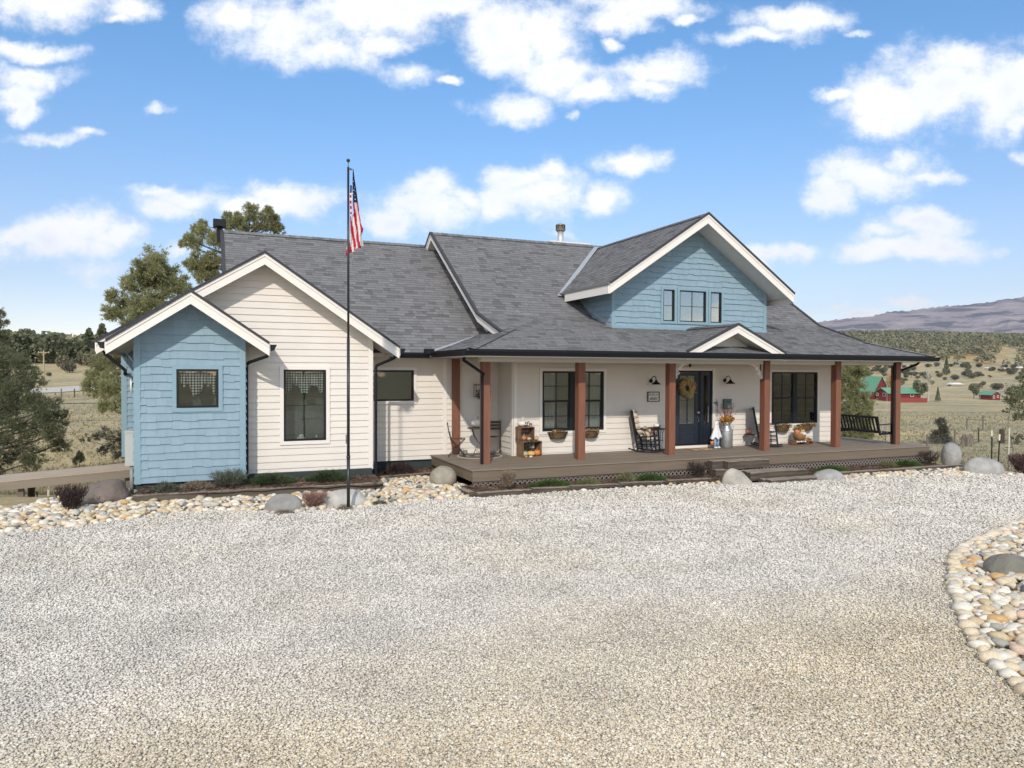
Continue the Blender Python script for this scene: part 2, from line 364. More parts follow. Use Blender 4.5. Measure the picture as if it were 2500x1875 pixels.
def build_ground():
    az = np.concatenate([np.linspace(-100, -20, 10)[:-1], np.linspace(-20, 62, 165), np.linspace(62, 260, 16)[1:-1]])
    ds = np.concatenate([[.01], np.linspace(3, 60, 70), np.geomspace(62, 3600, 110)])
    v = [(d * sin(radians(a)), d * cos(radians(a)), 0) for d in ds for a in az]
    v = [(x, y, terr(x, y)) for x, y, _ in v]; n = len(az); f = []
    for i in range(len(ds) - 1):
        for j in range(n):
            k = (j + 1) % n; f.append((i*n+j, i*n+k, (i+1)*n+k, (i+1)*n+j))
    m = MB(); m.idx(v, f)
    mat = bpy.data.materials.new('dry_grass_ground'); mat.use_nodes = True; nt = mat.node_tree; N = nt.nodes; L = nt.links; b = N['Principled BSDF']
    b.inputs['Roughness'].default_value = .95; b.inputs['Specular IOR Level'].default_value = .1
    tc = N.new('ShaderNodeTexCoord')
    def nz(s, d=5, st=None, r=.6):
        n = N.new('ShaderNodeTexNoise'); n.inputs['Scale'].default_value = s; n.inputs['Detail'].default_value = d; n.inputs['Roughness'].default_value = r
        if st:
            mp = N.new('ShaderNodeMapping'); mp.inputs['Scale'].default_value = st; mp.inputs['Rotation'].default_value = (0, 0, radians(23)); L.new(tc.outputs['Object'], mp.inputs[0]); L.new(mp.outputs[0], n.inputs['Vector'])
        else: L.new(tc.outputs['Object'], n.inputs['Vector'])
        return n.outputs['Fac']
    def mix(a, c1, c2):
        x = N.new('ShaderNodeMix'); x.data_type = 'RGBA'; L.new(a, x.inputs[0])
        for i, c in ((6, c1), (7, c2)):
            if isinstance(c, tuple): x.inputs[i].default_value = (*c, 1)
            else: L.new(c, x.inputs[i])
        return x.outputs[2]
    def mr(x, a, c):
        n = N.new('ShaderNodeMapRange'); n.interpolation_type = 'SMOOTHSTEP'; L.new(x, n.inputs[0]); n.inputs[1].default_value = a; n.inputs[2].default_value = c; return n.outputs[0]
    c = mix(mr(nz(1.6, 8), .3, .7), (.27, .245, .155), (.45, .395, .26))
    c = mix(mr(nz(.035, 5, (1, 2.2, 1)), .42, .62), c, (.50, .40, .22))
    c = mix(mr(nz(.25, 6, (1, 3, 1)), .5, .72), c, (.235, .215, .135))
    # distance bands: autumn orange scrub on the far slope
    sx = N.new('ShaderNodeSeparateXYZ'); L.new(tc.outputs['Object'], sx.inputs[0])
    far = mr(sx.outputs[1], 330, 520)
    orange = nz(.018, 4, (1, 2.5, 1), .5)
    mm = N.new('ShaderNodeMath'); mm.operation = 'MULTIPLY'; L.new(far, mm.inputs[0]); L.new(mr(orange, .52, .62), mm.inputs[1])
    c = mix(mm.outputs[0], c, (.46, .26, .08))
    L.new(c, b.inputs['Base Color'])
    bp = N.new('ShaderNodeBump'); bp.inputs['Strength'].default_value = .8; bp.inputs['Distance'].default_value = .12; L.new(nz(3.5, 8, None, .7), bp.inputs['Height']); L.new(bp.outputs[0], b.inputs['Normal'])
    o = m.build('ground', mat, smooth=True); struct(o)
build_ground()

EDGE = [(-9, 12.6), (-2.94, 13.23), (-1.87, 13.42), (-1.17, 13.85), (-.39, 14.1), (.38, 14.05), (.97, 13.62), (2.03, 13.45), (3.12, 13.8), (4.16, 13.95), (5.0, 13.85), (6.4, 13.88), (7.96, 13.95), (9.53, 13.92), (11.08, 13.6), (12.63, 13.39), (14.44, 13.36), (16.22, 13.29), (17.65, 13.15), (19.07, 12.75), (20.5, 12.3), (24, 11.2), (34, 8)]
ISL = [(16, 8.7), (13.4, 8.22), (12.34, 7.89), (11.23, 7.53), (10.47, 7.28), (9.8, 6.93), (8.74, 6.2), (8.27, 5.86), (7.76, 5.41), (7.18, 4.94), (6.71, 4.5), (6.41, 4.12), (6.1, 3.7), (5.6, 2.6), (9, 1), (16, 3)]
def inpoly(x, y, pg):
    c = False; n = len(pg)
    for i in range(n):
        x0, y0 = pg[i]; x1, y1 = pg[(i + 1) % n]
        if (y0 > y) != (y1 > y) and x < (x1 - x0) * (y - y0) / (y1 - y0) + x0: c = not c
    return c
def gravel_mat(name, chips):
    m = bpy.data.materials.new(name); m.use_nodes = True; nt = m.node_tree; N = nt.nodes; L = nt.links; b = N['Principled BSDF']
    b.inputs['Roughness'].default_value = .95; b.inputs['Specular IOR Level'].default_value = .05
    tc = N.new('ShaderNodeTexCoord')
    pal = [(0, (.26, .245, .225)), (.12, (.46, .43, .385)), (.35, (.63, .59, .53)), (.65, (.71, .67, .605)), (.85, (.77, .73, .67)), (1, (.85, .815, .75))]
    pw = [(0, (.20, .19, .17)), (.15, (.42, .36, .27)), (.4, (.60, .52, .37)), (.6, (.62, .49, .29)), (.8, (.72, .64, .49)), (1, (.84, .79, .68))]
    nz = N.new('ShaderNodeTexNoise'); nz.inputs['Scale'].default_value = .35; nz.inputs['Detail'].default_value = 4; L.new(tc.outputs['Object'], nz.inputs['Vector'])
    if chips:
        a = N.new('ShaderNodeAttribute'); a.attribute_name = 'shade'; fac = a.outputs['Fac']
    else:
        vo = N.new('ShaderNodeTexVoronoi'); vo.inputs['Scale'].default_value = 58; L.new(tc.outputs['Object'], vo.inputs['Vector'])
        sp = N.new('ShaderNodeSeparateColor'); L.new(vo.outputs['Color'], sp.inputs[0]); fac = sp.outputs[0]
        bp = N.new('ShaderNodeBump'); bp.inputs['Strength'].default_value = .9; bp.inputs['Distance'].default_value = .02; bp.invert = True
        L.new(vo.outputs['Distance'], bp.inputs['Height']); L.new(bp.outputs[0], b.inputs['Normal'])
    r1 = ramp_node(nt, pal); r2 = ramp_node(nt, pw); L.new(fac, r1.inputs[0]); L.new(fac, r2.inputs[0])
    # warmer stone palette at low y, broken up by noise
    sx = N.new('ShaderNodeSeparateXYZ'); L.new(tc.outputs['Object'], sx.inputs[0])
    q = N.new('ShaderNodeMapRange'); L.new(sx.outputs[1], q.inputs[0]); q.inputs[1].default_value = 7.2; q.inputs[2].default_value = 4.6
    qa = N.new('ShaderNodeMath'); qa.operation = 'MULTIPLY_ADD'; L.new(nz.outputs['Fac'], qa.inputs[0]); qa.inputs[1].default_value = 1.6; qa.inputs[2].default_value = -.75
    qb = N.new('ShaderNodeMath'); qb.operation = 'ADD'; qb.use_clamp = True; L.new(q.outputs[0], qb.inputs[0]); L.new(qa.outputs[0], qb.inputs[1])
    qc = N.new('ShaderNodeMath'); qc.operation = 'MULTIPLY'; L.new(qb.outputs[0], qc.inputs[0]); qc.inputs[1].default_value = .75
    mx = N.new('ShaderNodeMix'); mx.data_type = 'RGBA'; L.new(qc.outputs[0], mx.inputs[0]); L.new(r1.outputs[0], mx.inputs[6]); L.new(r2.outputs[0], mx.inputs[7])
    n3 = N.new('ShaderNodeTexNoise'); n3.inputs['Scale'].default_value = 1.1; n3.inputs['Detail'].default_value = 5; L.new(tc.outputs['Object'], n3.inputs['Vector'])
    m3 = N.new('ShaderNodeMapRange'); L.new(n3.outputs['Fac'], m3.inputs[0]); m3.inputs[1].default_value = .3; m3.inputs[2].default_value = .7; m3.inputs[3].default_value = .86; m3.inputs[4].default_value = 1.08
    sc = N.new('ShaderNodeVectorMath'); sc.operation = 'SCALE'; L.new(mx.outputs[2], sc.inputs[0]); L.new(m3.outputs[0], sc.inputs['Scale'])
    L.new(sc.outputs[0], b.inputs['Base Color'])
    return m
def build_driveway():
    xs = np.arange(-9, 34.01, .5); m = MB(); v = []; f = []
    rows = 16
    for x in xs:
        ye = pl(EDGE, x) + .25
        for k in range(rows + 1):
            y = -14 + (ye + 14) * k / rows; v.append((x, y, zg(x)))
    R = rows + 1
    for i in range(len(xs) - 1):
        for k in range(rows): f.append((i*R+k, (i+1)*R+k, (i+1)*R+k+1, i*R+k+1))
    m.idx(v, f); struct(m.build('driveway', gravel_mat('gravel_bed', False)))
    # loose chips: real little stones
    g = np.random.default_rng(5)
    def fld(n, y0, y1):
        d = y0 * (y1 / y0) ** g.random(n)
        lat = (g.random(n) * 2 - 1) * (d * .74 + .4)
        D = d; X = .92 * lat + .39 * D; Y = -.39 * lat + .92 * D
        return X, Y, D
    X, Y, D = fld(400000, 3.6, 23.5)
    ye = np.interp(X, [e[0] for e in EDGE], [e[1] for e in EDGE]); ok = (Y < ye + .02) & (X > -9) & (X < 33)
    isl = np.array([not inpoly(x, y, ISL) for x, y in zip(X, Y)]) if False else np.ones(len(X), bool)
    ok &= isl; X = X[ok]; Y = Y[ok]; D = D[ok]; n = len(X)
    s = (.0075 + .009 * g.random(n)) * np.clip(D / 8, .9, 2.4)
    base = np.array([(1,0,0),(0,1,0),(-1,0,0),(0,-1,0),(0,0,1),(0,0,-1)], float)
    fc = np.array([(0,1,4),(1,2,4),(2,3,4),(3,0,4),(1,0,5),(2,1,5),(3,2,5),(0,3,5)])
    jit = 1 + (g.random((n, 6, 1)) - .5) * .7
    P_ = base[None] * jit * np.stack([s * (1 + .8 * g.random(n)), s, s * .62], 1)[:, None, :]
    a = g.random(n) * 2 * pi; ca = np.cos(a); sa = np.sin(a); tx = (g.random(n) - .5) * .9
    x = P_[..., 0]; y = P_[..., 1]; z = P_[..., 2]
    z2 = z * np.cos(tx)[:, None] + x * np.sin(tx)[:, None]; x2 = x * np.cos(tx)[:, None] - z * np.sin(tx)[:, None]
    xx = x2 * ca[:, None] - y * sa[:, None] + X[:, None]; yy = x2 * sa[:, None] + y * ca[:, None] + Y[:, None]
    zz = z2 + (.055 - .009 * X)[:, None] + (s * (.25 + .5 * g.random(n)))[:, None]
    co = np.stack([xx, yy, zz], -1).reshape(-1, 3).astype(np.float32)
    F = (fc[None] + (np.arange(n) * 6)[:, None, None]).reshape(-1, 3).astype(np.int32)
    me = bpy.data.meshes.new('gravel'); me.vertices.add(len(co)); me.vertices.foreach_set('co', co.ravel())
    me.loops.add(F.size); me.loops.foreach_set('vertex_index', F.ravel()); me.polygons.add(len(F))
    me.polygons.foreach_set('loop_start', np.arange(0, F.size, 3, dtype=np.int32))
    me.update(calc_edges=True)
    at_ = me.attributes.new('shade', 'FLOAT', 'FACE'); sh = np.clip(g.beta(2.2, 1.8, n), 0, 1); at_.data.foreach_set('value', np.repeat(sh, 8).astype(np.float32))
    me.materials.append(gravel_mat('gravel_chip', True))
    o = bpy.data.objects.new('gravel', me); COL.objects.link(o); struct(o, 'stuff')
build_driveway()
# ================================================================== the house
house = thing('house', 'long white and blue farmhouse with dark shingle roofs and a full-width front porch', 'house', (9, 17, 0), world=True)
DK = .45
def wall(name, O, U, poly, holes, kind, r=rnd, phase=0):
    """poly in (u,z); O origin at z=0; U horizontal dir; outward normal = U x Z... facing chosen by cross"""
    U = Vector(U); N_ = U.cross(Vector((0, 0, 1)))   # for U=+X this is -Y (towards the camera)
    m = MB()
    if kind == 'lap': courses(m, O, U, (0, 0, 1), N_, poly, .147, .021, holes, phase=phase)
    else: courses(m, O, U, (0, 0, 1), N_, poly, .158, .025, holes, cellw=.25, jit=.36, vj=.017, gap=.002, tj=.15, phase=phase)
    # backing sheet behind the boards
    pcs = [poly]
    for h in holes:
        nx = []
        for p in pcs: nx += minus(p, h)
        pcs = nx
    O = Vector(O)
    for p in pcs:
        q = [O + U * a + Vector((0, 0, b)) + N_ * .001 for a, b in p]
        if (q[1] - q[0]).cross(q[2] - q[1]).dot(N_) < 0: q.reverse()
        m.face(q, 0, .3)
    return m.build(name, M_white if kind == 'lap' else M_blue, house)
def trimboard(name, x0, z0, x1, z1, y, t=.03, mat=None, parent=None):
    m = MB(); m.box(x0, y - t, z0, x1, y + .002, z1); return m.build(name, mat or M_trimw, parent or house)

SB = .34   # bottom of the siding
Yb, Yw, Yr, Yp, Yd = 16.1, 16.65, 17.92, 16.9, 16.88
# --- blue bump-out
bz = lambda x: 4.17 - .685 * abs(x + .29) - .17
wall('wall', (0, Yb, 0), (1, 0, 0), [(-1.33, SB), (.74, SB), (.74, bz(.74)), (-.29, bz(-.29)), (-1.33, bz(-1.33))], [(-.57, 1.84, .22, 2.63)], 'shake')
wall('wall', (-1.33, 0, 0), (0, -1, 0), [(-16.65, SB), (-16.1, SB), (-16.1, 3.25), (-16.65, 3.25)], [], 'shake')
wall('wall', (0, 21.3, 0), (1, 0, 0), [(-2.05, SB), (-1.2, SB), (-1.2, 3.6), (-2.05, 3.3)], [], 'shake')
wall('wall', (.74, 0, 0), (0, 1, 0), [(16.1, SB), (16.65, SB), (16.65, 3.3), (16.1, 3.3)], [], 'shake')
for a, b in ((-1.335, -1.22), (.63, .745)):
    trimboard('corner_board', a, SB - .01, b, bz(a if a < 0 else b) + .02, Yb, .03, M_trimb)
trimboard('corner_board', -2.06, SB - .01, -1.93, 3.2, 21.3, .03, M_trimb)
# --- white gable
wz = lambda x: 5.12 - .66 * abs(x - 1.14) - .17
wall('wall', (0, Yw, 0), (1, 0, 0), [(-1.3, SB), (3.54, SB), (3.54, wz(3.54)), (1.14, wz(1.14)), (-1.3, wz(-1.3))], [(1.56, 1.04, 2.48, 2.63)], 'lap')
wall('wall', (3.54, 0, 0), (0, 1, 0), [(16.65, SB), (17.92, SB), (17.92, 3.2), (16.65, 3.2)], [], 'lap')
trimboard('corner_board', 3.44, SB - .01, 3.545, wz(3.54) + .02, Yw, .03)
# --- recess wall and porch walls
wall('wall', (0, Yr, 0), (1, 0, 0), [(3.54, SB), (7.19, SB), (7.19, 3.05), (3.54, 3.05)], [(3.72, 1.85, 4.86, 2.63)], 'lap')
wall('wall', (7.19, 0, 0), (0, -1, 0), [(-17.92, DK), (-16.9, DK), (-16.9, 3.05), (-17.92, 3.05)], [], 'lap', phase=.34)
WINP = (8.0, 1.05, 9.83, 2.62); WIN2 = (15.61, 1.05, 17.44, 2.62); DOOR = (12.13, .53, 13.44, 2.65)
wall('wall', (0, Yp, 0), (1, 0, 0), [(7.19, DK), (18.1, DK), (18.1, 3.05), (7.19, 3.05)], [WINP, WIN2, (12.13, .2, 13.44, 2.65)], 'lap', phase=.34)
wall('wall', (18.1, 0, 0), (0, 1, 0), [(16.9, DK), (26, DK), (26, 4), (22, 6.6), (16.9, 3.05)], [], 'lap', phase=.34)
wall('wall', (7.0, 0, 0), (0, -1, 0), [(-26, 3), (-16.3, 3.4), (-17.85, 4.0), (-22.15, 6.8), (-26, 4.2)], [], 'lap', phase=.34)
trimboard('corner_board', 7.18, DK, 7.29, 3.05, Yp, .03); trimboard('corner_board', 5.64, DK, 5.74, 3.0, Yr, .03)
trimboard('corner_board', 18.0, DK, 18.11, 3.05, Yp, .03)
m = MB(); m.box(7.155, 16.87, DK, 7.19, 16.97, 3.05); m.build('corner_board', M_trimw, house)
# --- foundations
m = MB(); m.box(-1.28, 16.14, -.3, .7, 16.5, SB + .02); m.box(-1.25, 16.5, -.3, 3.5, 16.72, SB + .02); m.box(-1.25, 16.72, -.3, 3.5, 17.97, SB + .02); m.box(3.5, 17.98, -.3, 7.3, 18.3, SB + .02); m.box(-2.0, 21.36, -1.5, -1.2, 21.6, SB + .02)
m.box(-1.25, 17.97, -.9, 3.4, 26, SB); m.build('foundation', M_found, house)
# --- dormer walls
dz = lambda x: 6.95 - .667 * abs(x - 12.64) - .18
DW = [(11.70, 4.03, 12.08, 4.91), (12.25, 4.03, 13.16, 4.91), (13.32, 4.03, 13.71, 4.91)]
wall('wall', (0, Yd, 0), (1, 0, 0), [(10.06, 3.74), (15.37, 3.74), (15.37, dz(15.37)), (12.64, dz(12.64)), (10.06, dz(10.06))], DW, 'shake')
zA = lambda y: 3.10 + .34 * (y - 14.8)
wall('wall', (10.06, 0, 0), (0, -1, 0), [(-16.88, 3.78), (-16.88, 5.1), (-18.9, 5.1), (-18.9, 4.86), (-17.85, 4.12)], [], 'shake')
for a, b in ((10.055, 10.16), (15.265, 15.375)): trimboard('corner_board', a, 3.76, b, dz(a if a < 12 else b) + .03, Yd, .03, M_trimb)
m = MB(); m.box(10.05, Yd - .05, 3.775, 15.38, Yd - .012, 3.86); m.build('skirt_board', M_trimb, house)

# ------------------------------------------------------------------ roofs
TH = .15
def roof(O, U, V, poly, eave_mat=None, r=rnd):
    """O at eave on the shingle surface; U along the eave, V up the slope (unit)."""
    O = Vector(O); U = Vector(U).normalized(); V = Vector(V).normalized(); Nn = U.cross(V)
    if Nn.z < 0: Nn = -Nn
    m = MB(); courses(m, O, U, V, Nn, poly, .142, .009, cellw=.22, jit=.6, base=-.008, gap=.002, tj=.5, r=r)
    q = [O + U * a + V * b - Nn * .012 for a, b in poly]
    if (q[1]-q[0]).cross(q[2]-q[1]).dot(Nn) < 0: q.reverse()
    m.face(q, 0, .2); n = len(q); lo = [p - Nn * .02 for p in q]
    for i in range(n): m.face((q[i], lo[i], lo[(i+1)%n], q[(i+1)%n]), 0, .15)
    rf = m.build('roof_slope', M_roof, house)
    s = MB(); a = [p - Nn * .0 for p in lo]; b = [p - Nn * (TH - .03) for p in lo]
    s.face(a, 0); s.face(b[::-1], 0)
    for i in range(n): s.face((a[i], b[i], b[(i+1)%n], a[(i+1)%n]), 0)
    s.build('soffit', M_sof, rf)
    return rf
sl_ = lambda k: Vector((0, 1, k)).normalized()
hy = lambda k: math.sqrt(1 + k * k)
# A: low slope over the porch (coordinates: u = X, v = slope length from Y=14.8)
k1 = .34; h1 = hy(k1)
roof((0, 14.8, 3.10), (1, 0, 0), (0, 1, k1), [(5.25, 0), (19.8, 0), (18.5, 1.3*h1), (18.5, 3.05*h1), (6.6, 3.05*h1), (6.6, 1.35*h1)])
k2 = .667; h2 = hy(k2)
zB = 3.10 + .34 * 3.05
roof((0, 17.85, zB), (1, 0, 0), (0, 1, k2), [(6.6, -.05), (18.5, -.05), (18.5, 4.3*h2), (6.6, 4.3*h2)])
roof((0, 26.45, zB), (1, 0, 0), (0, -1, k2), [(6.6, 0), (18.5, 0), (18.5, 4.3*h2), (6.6, 4.3*h2)])
# hips
roof((5.25, 0, 3.10), (0, 1, 0), (1, 0, k1), [(14.8, 0), (17.35, 0), (18.5, 1.94*h1), (16.74, 1.94*h1)])
roof((19.8, 0, 3.10), (0, 1, 0), (-1, 0, k1), [(14.8, 0), (28, 0), (28, 1.7*h1), (16.5, 1.7*h1)])
# L: left wing main slope
zL = 3.07
roof((0, 17.4, zL), (1, 0, 0), (0, 1, k2), [(.45, 0), (7.05, 0), (7.05, 5.45*h2), (.45, 5.45*h2)])
roof((0, 28.3, zL), (1, 0, 0), (0, -1, k2), [(.45, 0), (7.05, 0), (7.05, 5.45*h2), (.45, 5.45*h2)])
# white gable cross roof
kg = .677; hg = hy(kg)
roof((4.05, 0, 5.12 - kg*2.91), (0, 1, 0), (-1, 0, kg), [(16.2, 0), (17.38, 0), (20.5, 2.91*hg), (16.2, 2.91*hg)])
kl = .62; hl = hy(kl)
roof((-2.0, 0, 5.12 - kl*3.14), (0, 1, 0), (1, 0, kl), [(16.2, 0), (26, 0), (26, 3.14*hl), (16.2, 3.14*hl)])
# blue gable
kb = .685; hb = hy(kb)
roof((1.18, 0, 4.17 - kb*1.47), (0, 1, 0), (-1, 0, kb), [(15.55, 0), (16.66, 0), (16.66, 1.47*hb), (15.55, 1.47*hb)])
roof((-1.76, 0, 4.17 - kb*1.47), (0, 1, 0), (1, 0, kb), [(15.55, 0), (17.2, 0), (17.2, 1.47*hb), (15.55, 1.47*hb)])
# dormer
kd = .667; ze = 6.95 - kd*3.08
roof((9.56, 0, ze), (0, 1, 0), (1, 0, kd), [(16.15, 0), (18.98, 0), (22.1, 3.08*h2), (16.15, 3.08*h2)])
roof((15.72, 0, ze), (0, 1, 0), (-1, 0, kd), [(16.15, 0), (18.98, 0), (22.1, 3.08*h2), (16.15, 3.08*h2)])
# small entry gable
ks = .465; hs = hy(ks)
roof((11.0, 0, 3.10), (0, 1, 0), (1, 0, ks), [(14.86, 0), (14.95, 0), (16.95, 1.6*hs), (14.86, 1.6*hs)])
roof((14.2, 0, 3.10), (0, 1, 0), (-1, 0, ks), [(14.86, 0), (14.95, 0), (16.95, 1.6*hs), (14.86, 1.6*hs)])
m = MB(); m.prism([(12.6 - 1.1, 3.14), (12.6 + 1.1, 3.14), (12.6, 3.14 + 1.1*ks + .03)], 15.35, 15.4); m.build('gable_panel', M_sof, house)
# ridge caps
def ridge(pts, w=.15):
    m = MB(); a = Vector(pts[0]); b = Vector(pts[1]); d = b - a; L_ = d.length; d.normalize(); s = d.cross(Vector((0,0,1))).normalized(); t = 0
    drop = pts[2] if len(pts) > 2 else .6
    while t < L_:
        e = min(t + .2, L_ + .03)
        for sg in (1, -1):
            m.face((a + d*t + Vector((0,0,.030)), a + d*e + Vector((0,0,.018)), a + d*e + s*sg*w + Vector((0,0,.018 - w*drop)), a + d*t + s*sg*w + Vector((0,0,.030 - w*drop))), 0, rnd.random())
        t += .17
    m.build('ridge_cap', M_roof, house)
ridge([(6.58, 22.15, 4.137+2.868), (18.5, 22.15, 4.137+2.868), .667]); ridge([(.43, 22.85, zL+.667*5.45), (7.05, 22.85, zL+.667*5.45), .667])
ridge([(1.14, 16.18, 5.12), (1.14, 20.5, 5.12), .66]); ridge([(-.29, 15.53, 4.17), (-.29, 16.64, 4.17), .685]); ridge([(12.64, 16.13, 6.95), (12.64, 22.1, 6.95), .667])
ridge([(12.6, 14.84, 3.10+1.6*ks), (12.6, 16.9, 3.10+1.6*ks), .465]); ridge([(5.25, 14.8, 3.10), (6.95, 16.5, 3.10+1.7*k1), .24])
ridge([(19.8, 14.8, 3.10), (18.5, 16.1, 3.10+1.3*k1), .24])
M_drip = P('dark_shingle_edge', (.045, .046, .055), .9, .2, 20)
# rake fascias (white boards following the gables, with a dark drip edge)
def rake(p, q, y0, t=.035, h=.235, along='x'):
    """p,q (x,z) on the shingle surface; board hangs below; plane y=y0"""
    (x0, z0), (x1, z1) = p, q
    d = .022
    if along == 'x':
        mk = lambda a, b, c, e, ya, yb: [(x0, ya, z0 - a), (x1, ya, z1 - a), (x1, ya, z1 - b), (x0, ya, z0 - b), (x0, yb, z0 - a), (x1, yb, z1 - a), (x1, yb, z1 - b), (x0, yb, z0 - b)]
    else:
        mk = lambda a, b, c, e, ya, yb: [(ya, x0, z0 - a), (ya, x1, z1 - a), (ya, x1, z1 - b), (ya, x0, z0 - b), (yb, x0, z0 - a), (yb, x1, z1 - a), (yb, x1, z1 - b), (yb, x0, z0 - b)]
    F = [(0,1,2,3),(7,6,5,4),(0,4,5,1),(1,5,6,2),(2,6,7,3),(3,7,4,0)]
    m = MB(); m.idx(mk(d+.002, d + h, 0, 0, y0 - t, y0), F); m.idx(mk(d, d + .065, 0, 0, y0 - t - .018, y0 - t - .0005), F)
    fb = m.build('rake_board', M_trimw, house)
    m = MB(); m.idx(mk(-.034, d - .001, 0, 0, y0 - t - .045, y0 + .01), F); m.build('drip_edge', M_drip, fb)
rake((-1.76, 4.17-kb*1.47), (-.29, 4.17), 15.55); rake((-.29, 4.17), (1.18, 4.17-kb*1.47), 15.55)
rake((-2.0, 5.12-kl*3.14), (1.14, 5.12), 16.2); rake((1.14, 5.12), (4.05, 5.12-kg*2.91), 16.2)
rake((9.56, ze), (12.64, 6.95), 16.15, h=.25); rake((12.64, 6.95), (15.72, ze), 16.15, h=.25)
rake((11.02, 3.12), (12.6, 3.10+1.6*ks), 14.86, h=.2); rake((12.6, 3.10+1.6*ks), (14.18, 3.12), 14.86, h=.2)
rake((16.15, 3.10+1.35*k1), (17.85, zB), 6.6, along='y', h=.2); rake((17.85, zB), (22.15, zB+4.3*k2), 6.6, along='y', h=.2); rake((22.15, zB+4.3*k2), (26, zB+.3), 6.6, along='y', h=.2)
rake((17.4, zL), (22.85, zL+5.45*k2), .45, along='y', h=.2)
rake((16.1, 3.10+1.3*k1), (17.85, zB), 18.55, along='y', h=.2); rake((17.85, zB), (22.15, zB+4.3*k2), 18.55, along='y', h=.2)
# eave fascias
def eave(a, b, z, h=.165, t=.03, side=-1):
    m = MB(); ax, ay = a; bx, by = b
    if ax == bx: m.box(ax - t, min(ay, by), z - h - .012, ax, max(ay, by), z - .014)
    else: m.box(min(ax, bx), ay - t, z - h - .012, max(ax, bx), ay, z - .014)
    fa = m.build('fascia', M_trimw, house)
    d_ = MB()
    if ax == bx: d_.box(ax - t - .02, min(ay, by), z - .05, ax + .01, max(ay, by), z - .001)
    else: d_.box(min(ax, bx), ay - t - .03, z - .05, max(ax, bx), ay - t - .001, z - .001)
    d_.build('drip_edge', M_gutter, fa)
eave((5.22, 14.8), (19.83, 14.8), 3.10); eave((5.25, 14.8), (5.25, 17.4), 3.10); eave((4.0, 17.4), (5.24, 17.4), zL, .12)
m = MB(); m.box(19.80, 14.8, 2.925, 19.83, 28, 3.085); m.build('fascia', M_trimw, house)
m = MB(); zz = ze; m.box(9.525, 16.15, zz - .27, 9.56, 18.6, zz - .03); m.build('fascia', M_trimw, house)
m = MB(); m.box(9.50, 16.12, zz - .045, 9.575, 18.9, zz + .012); m.build('drip_edge', M_roof, house)
m = MB(); m.box(15.72, 16.15, zz - .27, 15.755, 18.2, zz - .03); m.build('fascia', M_trimw, house)
# gutters: K-profile
def gutter(a, b, z, out, w=.125, h=.115):
    a = Vector(a); b = Vector(b); o = Vector(out)
    prof = [(0.002, 0), (w, 0), (w, -.02), (w*.8, -h*.55), (w*.62, -h), (0.002, -h)]
    m = MB(); v = [p + o * q[0] + Vector((0, 0, z + q[1])) for p in (a, b) for q in prof]; n = len(prof)
    m.idx(v, [tuple(range(n))[::-1], tuple(range(n, 2*n))] + [(i, (i+1)%n, n+(i+1)%n, n+i) for i in range(1, n)])
    q0 = MB(); return m.build('gutter', M_gutter, house)
gutter((5.1, 14.77, 0), (19.95, 14.77, 0), 3.065, (0, -1, 0)); gutter((5.22, 14.8, 0), (5.22, 17.25, 0), 3.065, (-1, 0, 0))
gutter((4.1, 17.37, 0), (5.1, 17.37, 0), 3.045, (0, -1, 0)); gutter((4.08, 16.2, 0), (4.08, 17.3, 0), 3.12, (1, 0, 0))
gutter((1.2, 15.55, 0), (1.2, 16.6, 0), 3.14, (1, 0, 0)); gutter((-1.78, 15.55, 0), (-1.78, 16.2, 0), 3.14, (-1, 0, 0)); gutter((-2.02, 16.2, 0), (-2.02, 22, 0), 3.15, (-1, 0, 0)); gutter((19.83, 14.8, 0), (19.83, 26, 0), 3.065, (1, 0, 0))
m = MB(); m.box(4.98, 17.2, 3.03, 5.2, 17.4, 3.16); m.build('gutter_guard', M_gutter, house)
# fascia stubs on gable eave ends
for x0, x1, y0, y1, z in ((4.05, 4.08, 16.2, 17.4, 3.14), (1.18, 1.2, 15.55, 16.64, 3.15), (-1.78, -1.76, 15.55, 16.2, 3.15), (-2.02, -2.0, 16.2, 24, 3.16)):
    m = MB(); m.box(x0, y0, z - .19, x1, y1, z - .015); m.build('fascia', M_trimw, house)
# downspouts
def spout(pts, r=.034):
    m = MB()
    for a, b in zip(pts, pts[1:]): m.tube([a, b], r, 10)
    for p in pts[1:-1]: m.ball(p, r*1.02, r*1.02, r*1.02, 10, 6)
    return m.build('downspout', M_gutter, house, smooth=False)
spout([(1.16, 15.62, 2.99), (1.14, 15.66, 2.90), (.82, 16.2, 2.78), (.79, 16.56, 2.72), (.79, 16.56, .3), (1.1, 16.3, .18), (1.45, 15.95, .14)])
spout([(4.0, 16.28, 2.99), (3.96, 16.3, 2.9), (3.62, 16.56, 2.74), (3.6, 16.58, 2.68), (3.6, 16.58, .1), (3.65, 16.4, .08)])
spout([(5.3, 15.2, 3.0), (5.3, 15.3, 2.86), (5.86, 15.52, 2.55), (5.86, 15.6, 2.5), (5.86, 15.6, .46)])
spout([(19.7, 15.1, 2.98), (19.66, 15.2, 2.86), (19.36, 15.5, 2.68)]); spout([(19.1, 15.52, 2.9), (19.1, 15.52, .46)])
spout([(-1.88, 16.3, 3.02), (-1.86, 16.4, 2.93), (-1.95, 21.1, 2.6), (-1.97, 21.25, 2.5)], .04)
